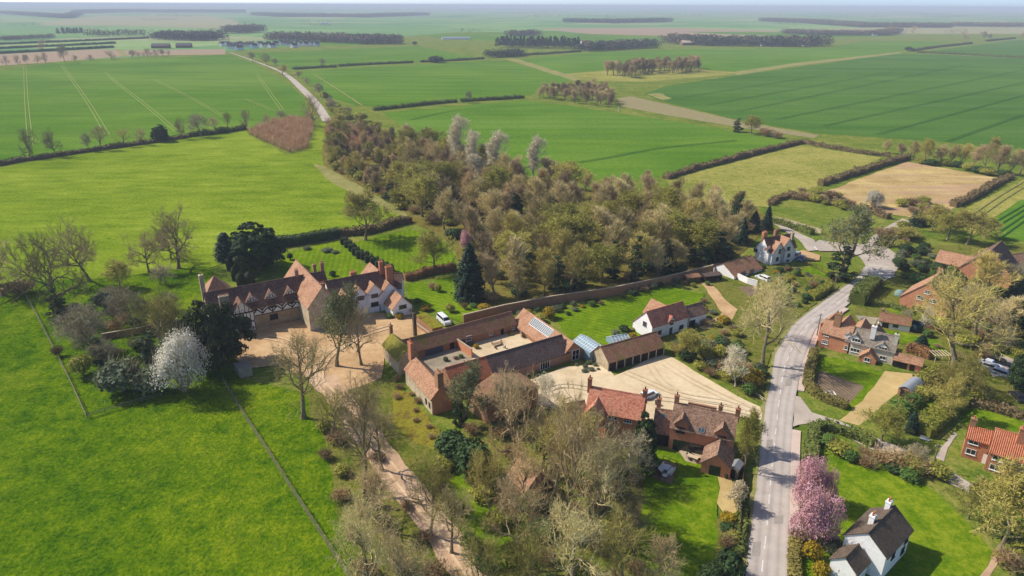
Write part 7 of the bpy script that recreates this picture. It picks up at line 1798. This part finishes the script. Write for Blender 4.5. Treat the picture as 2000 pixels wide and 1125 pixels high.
car(zn(880, 850), zn(760, 800), M_car_white, 'white estate car parked inside the white wall', 'estate', 4.6)
car(zn(80, 850), zn(200, 880), M_car_dark, 'dark car under the shelter by the brick wall', 'estate')
car(zn(1400, 500), zn(1340, 540), M_car_silver, 'grey car behind the blue one', 'estate')
car((1988, 605), (1975, 590), M_car_pale, 'pale blue grey car among trees at the right edge', 'estate')
car(zi(1000, 520), zi(1120, 560), M_car_silver, 'silver car parked below the willow, nearer the lawn', 'estate')
car(zi(1080, 450), zi(1190, 480), M_car_dark, 'dark car parked behind the silver car', 'estate')
car(zi(1300, 870), zi(1240, 810), M_car_dark, 'dark car at the right edge below the large evergreen', 'saloon')
car((1268, 775), (1290, 765), M_car_white, 'white car on the gravel behind the red roofed house', 'estate', 4.2)

# ------------------------------------------------------------------ garden things
def pole(p, vtop, label, arms=True):
    b = G(p); h = height_at(b, vtop); r = thing('utility_pole', Vector((b.x, b.y, 0)), label, 'utility pole', 'wooden utility poles')
    m = MB(); m.tube([(0, 0, -.3), (0, 0, h)], [.16, .1], 8); o = m.build('post', M_wood_grey, None); o.parent = r
    m = MB(); m.box((-.6, -.06, h - .5), (1.2, 0, 0), (0, .12, 0), (0, 0, .12)); o = m.build('crossarm', M_wood_grey, None); o.parent = r
    for x in (-.5, 0, .5):
        m = MB(); m.lathe((x, 0, h - .38), [(.04, 0), (.06, .08), (.03, .16)], 8); o = m.build('insulator', M_white_trim, None); o.parent = r
pole((1628, 571), 518, 'wooden utility pole at the end of the shrub garden fence'); pole((1595, 658), 612, 'wooden utility pole beside the brick end cottage'); pole((1819, 920), 868, 'wooden utility pole beside the lane bend')
pole((1720 - 2, 470), 440, 'far wooden utility pole by the farm track')
def parts_thing(name, at, label, cat, build, group=None):
    b = G(at); r = thing(name, Vector((b.x, b.y, 0)), label, cat, group)
    for nm, m, mt in build(): o = m.build(nm, mt, None); o.parent = r
    return r
M_canvas = m_plain('canvas cushions pale', 'd6d2c8', .9, .05); M_dkfurn = m_plain('dark garden furniture', '3a3836', .6, .1); M_blue_net = m_plain('blue black netting', '23404c', .8, .15); M_deck = m_mottle('brown deck boards', ['6f5844', '8a7058', '9a8068'], 1, 8)
# deck with sofa, table and fire bowl
P = [G(q) for q in (zg(200, 790), zg(352, 850), zg(300, 1055), zg(80, 985))]; r = thing('garden_deck', Vector((P[0].x, P[0].y, 0)), 'brown square garden deck with white furniture on it', 'deck')
m = MB(); m.prism([(p.x, p.y) for p in P][::-1] if True else [], 0, .32); m.build('platform', M_deck, r)
m = MB()
for a, b in zip(P, P[1:] + P[:1]):
    d = (b - a).normalized(); L = (b - a).length
    if a is P[0] or a is P[1] or a is P[2]:
        for i in range(int(L / 1.2) + 1): m.cbox(Vector((a.x, a.y, .33)) + Vector((d.x, d.y, 0)) * i * 1.2, d, Vector((-d.y, d.x, 0)), .07, .07, .75)
        m.box(Vector((a.x, a.y, 1.02)), Vector((d.x, d.y, 0)) * L, Vector((-d.y, d.x, 0)) * .06, (0, 0, .06))
m.build('railing', M_wood_brown, r)
dA = (P[1] - P[0]).normalized(); dN = (P[3] - P[0]).normalized()
def sofa(at, a, n, L, label):
    c = G(at, .33); r = thing('garden_sofa', Vector((c.x, c.y, .33)), label, 'sofa', 'white garden sofas on the deck')
    for nm, (o, la, ln, z0, h) in (('seat', (Vector((0, 0, 0)), L, .8, .08, .32)), ('backrest', (-n * .34, L, .14, .41, .35)), ('base', (Vector((0, 0, 0)), L - .1, .7, 0, .079))):
        m = MB(); m.cbox(o + Vector((0, 0, z0)), a, n, la, ln, h); q = m.build(nm, M_canvas if nm != 'base' else M_dkfurn, None); q.parent = r
a_ = Vector((dA.x, dA.y, 0)); n_ = Vector((-a_.y, a_.x, 0)); n_ = n_ if n_.y < 0 else -n_
sofa(zg(190, 880), n_, a_, 2.4, 'long white garden sofa on the left of the deck'); sofa(zg(285, 915), n_, -a_, 2.0, 'pale garden sofa on the right of the deck')
def table(at, z, la, ln, h, top, leg, label, a=a_, n=n_, name='garden_table', group=None):
    c = G(at, z); r = thing(name, Vector((c.x, c.y, z)), label, 'table', group)
    m = MB(); m.cbox((0, 0, h - .05), a, n, la, ln, .05); q = m.build('top', top, None); q.parent = r
    for sx in (-1, 1):
        for sy in (-1, 1):
            m = MB(); m.cbox(a * sx * (la / 2 - .08) + n * sy * (ln / 2 - .08), a, n, .07, .07, h - .051); q = m.build('leg', leg, None); q.parent = r
def chair(at, z, face, mat, label, group):
    c = G(at, z); f = Vector((face[0], face[1], 0)).normalized(); s_ = Vector((-f.y, f.x, 0)); r = thing('garden_chair', Vector((c.x, c.y, z)), label, 'chair', group)
    m = MB(); m.cbox((0, 0, .42), f, s_, .48, .48, .05); q = m.build('seat', mat, None); q.parent = r
    m = MB(); m.cbox(-f * .23 + Vector((0, 0, .471)), f, s_, .05, .46, .42); q = m.build('backrest', mat, None); q.parent = r
    for sx in (-1, 1):
        for sy in (-1, 1):
            m = MB(); m.cbox(f * sx * .2 + s_ * sy * .2, f, s_, .05, .05, .419); q = m.build('leg', mat, None); q.parent = r
table(zg(240, 880), .33, 1.7, .9, .45, M_canvas, M_dkfurn, 'low white table between the deck sofas', n_, a_)
parts_thing('fire_bowl', zg(215, 985), 'round white fire bowl on the front of the deck', 'fire bowl', lambda: [('bowl', (lambda m: (m.lathe((0, 0, .45), [(.2, 0), (.42, .2), (.45, .32), (.3, .3)], 14), m)[1])(MB()), M_canvas), ('foot', (lambda m: (m.lathe((0, 0, .325), [(.25, 0), (.15, .125)], 10), m)[1])(MB()), M_dkfurn)])
table(zg(520, 775), 0, 2.0, .95, .74, M_wood_pale, M_dkfurn, 'garden dining table on the patio before the bifold doors')
for k, (x, y) in enumerate([(470, 740), (500, 730), (560, 815), (600, 790), (490, 790)]):
    chair(zg(x, y), 0, (-(x - 520), (y - 775)) if (x, y) != (520, 775) else (1, 0), M_dkfurn, 'dark garden chair round the patio table', 'patio chairs')
table(ze(500, 600), 0, 2.2, 1.0, .74, M_deck, M_deck, 'brown garden table in the sunlit barn courtyard', c3.a, c3.n)
for k, (x, y) in enumerate([(440, 590), (550, 570), (480, 650), (600, 640)]): chair(ze(x, y), .0, (-(x - 520), (y - 610)), M_deck if k < 2 else M_dkfurn, ('brown garden chair on the far side of the courtyard table' if k < 2 else 'dark garden chair on the near side of the courtyard table'), 'courtyard chairs')
# small grey shed by the road fence
c = G(zg(985, 1000)); gx = a_; gn = n_
def shed(at, a, n, la, ln, h, hr, wall, roof, label, name='garden_shed'):
    c = G(at); r = thing(name, Vector((c.x, c.y, 0)), label, 'shed'); m = MB(); m.cbox((0, 0, -.1), a, n, la, ln, h + .1); q = m.build('wall', wall, None); q.parent = r
    m = MB(); A = [(-a * (la / 2 + .1) + n * s * (ln / 2 + .12)) for s in (-1, 1)]; B = [(a * (la / 2 + .1) + n * s * (ln / 2 + .12)) for s in (-1, 1)]
    rid = [-a * (la / 2 + .1) + Vector((0, 0, hr)), a * (la / 2 + .1) + Vector((0, 0, hr))]
    for s in (0, 1):
        e0, e1 = A[s] + Vector((0, 0, h - .02)), B[s] + Vector((0, 0, h - .02)); u = Vector((0, 0, .06))
        m.hexa([e0, e1, rid[1], rid[0], e0 + u, e1 + u, rid[1] + u, rid[0] + u])
    for s, x in ((0, -1), (1, 1)): m.face([a * (la / 2 * x) + n * ln / 2 + Vector((0, 0, h - .03)), a * (la / 2 * x) - n * ln / 2 + Vector((0, 0, h - .03)), a * (la / 2 * x) + Vector((0, 0, hr))])
    q = m.build('roof', roof, None); q.parent = r
    f = a if a.dot(CAM - c) > 0 else -a
    m = MB(); m.box(f * (la / 2 + .004) - n * .4, n * .8, f * .03, (0, 0, min(1.8, h - .1))); q = m.build('door', M_black, None); q.parent = r
shed(zg(985, 940), n_, a_, 2.4, 1.7, 2.0, 2.5, M_wood_grey, M_lead, 'small grey garden shed between the brick house and the roadside fence')
shed((1088, 872), Vector((.6, .8, 0)), Vector((-.8, .6, 0)), 3.4, 2.2, 1.8, 2.4, M_lead, M_zinc, 'pale grey metal shed glimpsed through the thicket left of the red house')
# lean shelters behind the white garages
shed(zn(60, 860), Vector((.95, .3, 0)).normalized(), Vector((-.3, .95, 0)).normalized(), 5.5, 3., 1.9, 2.3, M_black, M_tile_dark, 'dark timber shelter at the end of the brick wall', 'open_shelter')
shed(zq(0, 500), Vector((.95, .3, 0)).normalized(), Vector((-.3, .95, 0)).normalized(), 4.5, 3., 1.7, 2.2, M_wood_brown, M_tile_moss, 'brown hut under the trees left of the dark shelter', 'garden_hut')
# trampoline
def tramp():
    m1 = MB(); m1.tube([(1.6 * math.cos(t * .5236), 1.6 * math.sin(t * .5236), .8) for t in range(13)], [.05] * 13, 6, cap=False); m2 = MB(); m2.lathe((0, 0, .78), [(1.5, 0), (1.5, .015)], 20)
    m3 = MB()
    for t in range(12): a, b = t * .5236, (t + 1) * .5236; m3.face([(1.6 * math.cos(a), 1.6 * math.sin(a), .86), (1.6 * math.cos(b), 1.6 * math.sin(b), .86), (1.6 * math.cos(b), 1.6 * math.sin(b), 2.3), (1.6 * math.cos(a), 1.6 * math.sin(a), 2.3)])
    out = [('rim', m1, M_dkfurn), ('mat', m2, M_dkfurn), ('safety_net', m3, M_blue_net)]
    for t in range(6):
        m = MB(); a = t * 1.0472; m.tube([(1.65 * math.cos(a), 1.65 * math.sin(a), 0), (1.65 * math.cos(a), 1.65 * math.sin(a), 2.35)], [.04, .03], 6); out.append(('leg', m, M_dkfurn))
    return out
parts_thing('trampoline', zl(1290, 420), 'dark blue netted trampoline beside the small white cottage', 'trampoline', tramp)
parts_thing('garden_dome', (1757, 578), 'grey green covered dome on the lawn left of the gabled brick house', 'garden dome', lambda: [('cover', (lambda m: (m.lathe((0, 0, 0), [(1.5, 0), (1.5, .7), (1.25, 1.3), (.8, 1.7), (.2, 1.9)], 14), m)[1])(MB()), m_plain('grey green cover', '6f8580', .7, .15)), ('door_flap', (lambda m: (m.box((-.4, -1.56, .02), (.8, 0, 0), (0, .05, 0), (0, 0, 1.2)), m)[1])(MB()), M_canvas)])
def frames():
    m = MB()
    for x in np.linspace(-1.8, 1.8, 5): m.cbox((x, 0, 0), (1, 0, 0), (0, 1, 0), .06, 1.4, .45)
    m2 = MB(); m2.cbox((0, -.7, .46), (1, 0, 0), (0, 1, 0), 3.7, .06, .06); m2.cbox((0, .7, .46), (1, 0, 0), (0, 1, 0), 3.7, .06, .06)
    return [('hoop', m, M_white_trim), ('rail', m2, M_white_trim)]
parts_thing('cold_frame', zp(432, 188), 'white cold frame on the dug soil bed by the road', 'cold frame', frames)
def pergola():
    out = []
    for x in (-1.6, 1.6):
        for y in (-1.2, 1.2): m = MB(); m.cbox((x, y, 0), (1, 0, 0), (0, 1, 0), .14, .14, 2.2); out.append(('post', m, M_wood_pale))
    m = MB()
    for y in (-1.2, 1.2): m.cbox((0, y, 2.201), (1, 0, 0), (0, 1, 0), 4., .12, .16)
    out.append(('beam', m, M_wood_pale)); m = MB()
    for x in np.linspace(-1.8, 1.8, 6): m.cbox((x, 0, 2.362), (1, 0, 0), (0, 1, 0), .1, 3., .12)
    out.append(('rafter', m, M_wood_pale)); return out
parts_thing('pergola', zl(1575, 800), 'pale timber pergola beyond the brick garage', 'pergola', pergola)
parts_thing('marker_post', fm(1568, 614), 'white marker post at the corner of the small brown wood', 'post', lambda: [('post', (lambda m: (m.cbox((0, 0, 0), (1, 0, 0), (0, 1, 0), .5, .5, 3.4), m)[1])(MB()), M_white_trim), ('cap', (lambda m: (m.cbox((0, 0, 3.4), (1, 0, 0), (0, 1, 0), .65, .65, .2), m)[1])(MB()), M_white_trim)])
# planters along the rubble, logs
def bench(at, face, label):
    c = G(at); f = Vector((*face, 0)).normalized(); s_ = Vector((-f.y, f.x, 0)); r = thing('garden_bench', Vector((c.x, c.y, 0)), label, 'bench')
    m = MB(); m.cbox((0, 0, .4), f, s_, .5, 1.6, .06); q = m.build('seat', M_zinc, None); q.parent = r
    m = MB(); m.cbox(-f * .24 + Vector((0, 0, .461)), f, s_, .05, 1.6, .45); q = m.build('backrest', M_zinc, None); q.parent = r
    for s in (-.65, .65): m = MB(); m.cbox(s_ * s, f, s_, .45, .08, .399); q = m.build('leg', M_zinc, None); q.parent = r
bench(zp(940, 428), (-.6, -.8), 'grey blue garden bench at the end of the broad yellow hedge')

M_bin = m_plain('dark green plastic', (34, 44, 38), .6, .1)
def bin_(at, mat, label):
    c = G(at); r = thing('wheelie_bin', Vector((c.x, c.y, 0)), label, 'bin', 'wheelie bins', rnd.uniform(0, 6))
    m = MB(); m.hexa([(-.24, -.28, .08), (.24, -.28, .08), (.24, .28, .08), (-.24, .28, .08), (-.29, -.36, 1.0), (.29, -.36, 1.0), (.29, .36, 1.0), (-.29, .36, 1.0)]); q = m.build('body', mat, None); q.parent = r
    m = MB(); m.hexa([(-.31, -.38, 1.004), (.31, -.38, 1.004), (.31, .38, 1.004), (-.31, .38, 1.004), (-.27, -.34, 1.09), (.27, -.34, 1.09), (.27, .34, 1.09), (-.27, .34, 1.09)]); q = m.build('lid', mat, None); q.parent = r
    for s in (-1, 1): m = MB(); m.tube([(s * .25, -.3, .1), (s * .31, -.3, .1)], [.1, .1], 10); q = m.build('wheel', M_tyre, None); q.parent = r
bin_(zl(1430, 905), M_bin, 'dark green wheelie bin at the corner of the brick garage'); bin_(zl(1445, 925), M_dkfurn, 'black wheelie bin next to the green one at the brick garage')
bin_((1283, 792), M_dkfurn, 'black wheelie bin in the gap between the two brick houses'); bin_(zg(885, 985), M_bin, 'dark green bin by the garden wing of the brown roofed house')
bin_(zl(640, 300), M_lead, 'grey bin in the paved yard behind the cream cottage')
for k, p in enumerate((ze(95, 615), ze(170, 600), ze(215, 640), zc(1210, 900), zc(1290, 880), zc(1050, 930), ze(690, 455), ze(855, 490))):
    bush(('shrub0', 'shrub4', 'shrub5', 'shrub3')[k % 4], p, 1.5, .9 + .2 * (k % 3), 'potted shrub along the walls of the barn courtyards', name='courtyard_shrub', group='courtyard shrubs')
car(zi(960, 470), zi(1060, 505), M_car_white, 'white car parked furthest left of the cars below the big crowned tree', 'saloon')
car(zi(1120, 590), zi(1220, 625), M_car_silver, 'pale silver car nearest the dark evergreen at the right edge', 'estate')
T('lime2', (1015, 1000), 880, 'bare tree screening the orange roofed hut', 96, **TH)
hedge('garden_hedge', [zi(960, 350), zi(1100, 300), zi(1340, 220)], 1.8, 1.8, HG, 'green hedge along the lawn above the parked cars', dens=8, ls=.28, rough=.5, ribs=4, seed=81)
hedge('garden_hedge', [zq(1040, 640), zq(1150, 655), zq(1290, 700)], 1.4, 1.5, HG, 'low hedge behind the small white cottage', dens=9, ls=.24, rough=.4, ribs=3, seed=82)
hedge('garden_hedge', [zq(1220, 590), zq(1300, 620), zq(1440, 660), zq(1530, 690)], 1.8, 1.8, HBR, 'brown hedge below the gabled brick house', dens=7, ls=.28, rough=.6, ribs=8, seed=83)
for k, b in enumerate(scatter([(1760, 570), (1850, 610), (1960, 640), (1990, 700), (1900, 740), (1830, 690), (1770, 640)], 5.5, 22, 91)):
    plant(('shrub2', 'shrub0', 'shrub3', 'shrub7')[k % 4], b, rw.uniform(1.2, 3.), 'mixed bush in the back gardens behind the cottages', name='garden_shrub', cat='shrub', group='back garden bushes', wx=rw.uniform(1., 1.5))
for x, y, t_, w, l in ((1770, 640, 606, 30, 'small bare fruit tree behind the small white cottage'), (1960, 690, 640, 50, 'bare tree behind the parked cars'), (1900, 618, 575, 48, 'bare tree below the large brick gable'), (1990, 560, 515, 44, 'bare tree at the right edge by the white fronted house')): T('small', (x, y), t_, l, w, name='garden_tree')

# ------------------------------------------------------------------ far buildings
M_far_roof = m_plain('far slate roof', '4a4648', .8, .2); M_far_white = m_plain('far white walls', 'e6e3dc', .8, .05); M_far_pan = m_plain('far brown roof', '7a5a48', .8, .2)
def far_house(p, L, W_, h, hr, wall, roof, label, group=None, ang=0., name='village_house'):
    c = G(p); a = Vector((math.cos(ang), math.sin(ang), 0)); n = Vector((-a.y, a.x, 0)); r = thing(name, Vector((c.x, c.y, 0)), label, 'house' if name == 'village_house' else 'barn', group)
    m = MB(); S_ = lambda x: [a * x + n * W_ / 2, a * x - n * W_ / 2, a * x - n * W_ / 2 + Vector((0, 0, h)), a * x + Vector((0, 0, hr)), a * x + n * W_ / 2 + Vector((0, 0, h))]
    A, B = S_(-L / 2), S_(L / 2); m.face(A); m.face(B[::-1])
    for i, j in ((0, 4), (2, 1)): m.face([A[i], A[j], B[j], B[i]])
    q = m.build('wall', wall, None); q.parent = r; m = MB(); k = .4; u = Vector((0, 0, .25))
    for s in (-1, 1):
        e0, e1 = a * (-L / 2 - k) + n * s * (W_ / 2 + k) + Vector((0, 0, h - .3)), a * (L / 2 + k) + n * s * (W_ / 2 + k) + Vector((0, 0, h - .3)); r0, r1 = a * (-L / 2 - k) + Vector((0, 0, hr)), a * (L / 2 + k) + Vector((0, 0, hr))
        m.hexa([e0, e1, r1, r0, e0 + u, e1 + u, r1 + u, r0 + u])
    q = m.build('roof', roof, None); q.parent = r
    f = -n
    if name == 'village_house':
        m = MB(); m.cbox(a * L * .3 + Vector((0, 0, hr - .5)), a, n, 1.2, .9, 2.); q = m.build('chimney', M_far_white, None); q.parent = r
        for x in (-.28, .05, .3):
            m = MB(); m.box(a * L * x + f * (W_ / 2 + .01) - a * .7 + Vector((0, 0, h - 2.)), a * 1.4, f * .05, (0, 0, 1.3)); q = m.build('window', M_car_glass, None); q.parent = r
vz = zoom(400, 60, 5)
for k, (x, y) in enumerate([(225, 150), (260, 175), (300, 160), (340, 150), (345, 185), (410, 160), (450, 150), (480, 170), (540, 150), (580, 160), (620, 150), (690, 145), (760, 140), (790, 125), (830, 150), (885, 140), (930, 150), (985, 150), (1040, 150), (1090, 150), (655, 165), (330, 190), (180, 150), (870, 165)]):
    far_house(vz(x, y), rw.uniform(10, 17), 7.5, 4.6, 8.4, M_far_white, M_far_roof if k % 3 else M_far_pan, 'white walled house in the far village', 'houses of the far village', rw.choice((.3, 1.2, 1.5, 1.35, 1.1)))
for x, y, L, w, h, hr, wl, rf, lb in ((1342, 88, 26, 16, 5, 9, M_far_pan, M_wood_pale, 'beige roofed barn at the left of the far plantation farm'), (1493, 90, 16, 9, 5, 9, M_far_white, M_far_roof, 'white farmhouse in front of the far plantation, left one'), (1513, 90, 24, 10, 5, 9, M_far_white, M_zinc, 'long pale farm building in front of the far plantation'), (1572, 90, 12, 8, 4, 8, M_far_white, M_far_roof, 'small white house near the right end of the far plantation'), (1143, 88, 18, 10, 5, 9, M_far_white, M_far_pan, 'far building at the end of the conifer plantation'), (880, 77, 40, 14, 3.5, 5.5, M_far_white, M_zinc, 'long pale far shed beside the field track'), (905, 77, 30, 12, 3.5, 5.5, M_far_white, M_zinc, 'second pale far shed beside the field track'), (315, 94, 30, 12, 4, 8, M_wood_brown, M_far_roof, 'long dark roofed barn left of the far village'), (360, 93, 26, 12, 4, 8, M_wood_brown, M_far_roof, 'dark roofed barn nearer the far village'), (635, 48, 30, 14, 5, 8, M_far_white, M_zinc, 'pale far barn before the hazy wood'), (1655, 66, 24, 12, 5, 9, M_far_pan, M_far_pan, 'brown roofed far farm inside the shelter belt'), (1708, 70, 14, 8, 4, 7, M_far_white, M_far_roof, 'white far cottage at the right of the shelter belt')):
    far_house((x, y), L, w, h, hr, wl, rf, lb, None, .15, 'far_barn')
# ------------------------------------------------------------------ air, sky and light
mb = MB(); hb = Vector((-S - 500, -2500, -1.5))
mb.box(hb, (2 * S + 1000, 0, 0), (0, S + 3500, 0), (0, 0, 79.5 + 1.5))
hz = mb.build('haze', bpy.data.materials.new('haze air')); hz['kind'] = 'stuff'
hm = hz.data.materials[0]; hm.use_nodes = True; nt = NT(hm); nt.n.remove(nt.n['Principled BSDF'])
pv = nt.new('ShaderNodeVolumePrincipled'); pv.inputs['Color'].default_value = (.68, .76, .85, 1); pv.inputs['Density'].default_value = HAZE
nt.link(pv.outputs[0], nt.n['Material Output'].inputs['Volume'])

SUN_DIR = Vector((-.95, .31, 0)).normalized() * math.cos(R(43)) + Vector((0, 0, math.sin(R(43))))
sun = bpy.data.lights.new('sun', 'SUN'); sun.energy = 3.5; sun.angle = R(.5); sun.color = (1.0, .93, .82)
so = bpy.data.objects.new('sun', sun); col.objects.link(so)
so.rotation_euler = SUN_DIR.to_track_quat('Z', 'Y').to_euler(); so.location = (-50, 30, 200)
w = bpy.data.worlds.new('World'); scene.world = w; w.use_nodes = True
wt = w.node_tree; bg = wt.nodes['Background']
sky = wt.nodes.new('ShaderNodeTexSky'); sky.sky_type = 'NISHITA'; sky.sun_disc = False
sky.sun_elevation = R(43); sky.sun_rotation = math.atan2(SUN_DIR.x, SUN_DIR.y); sky.air_density = 0.4; sky.dust_density = 0.75; sky.ozone_density = 3.0
wt.links.new(sky.outputs[0], bg.inputs[0]); bg.inputs[1].default_value = SKY
scene.view_settings.view_transform = 'Standard'; scene.view_settings.look = 'None'
scene.view_settings.exposure = EXPO; scene.view_settings.gamma = 1.0; scene.view_settings.use_curve_mapping = False
scene.cycles.max_bounces = 5; scene.cycles.diffuse_bounces = 3; scene.cycles.glossy_bounces = 2; scene.cycles.transmission_bounces = 3
scene.cycles.volume_bounces = 0; scene.cycles.transparent_max_bounces = 8
scene.cycles.use_denoising = True
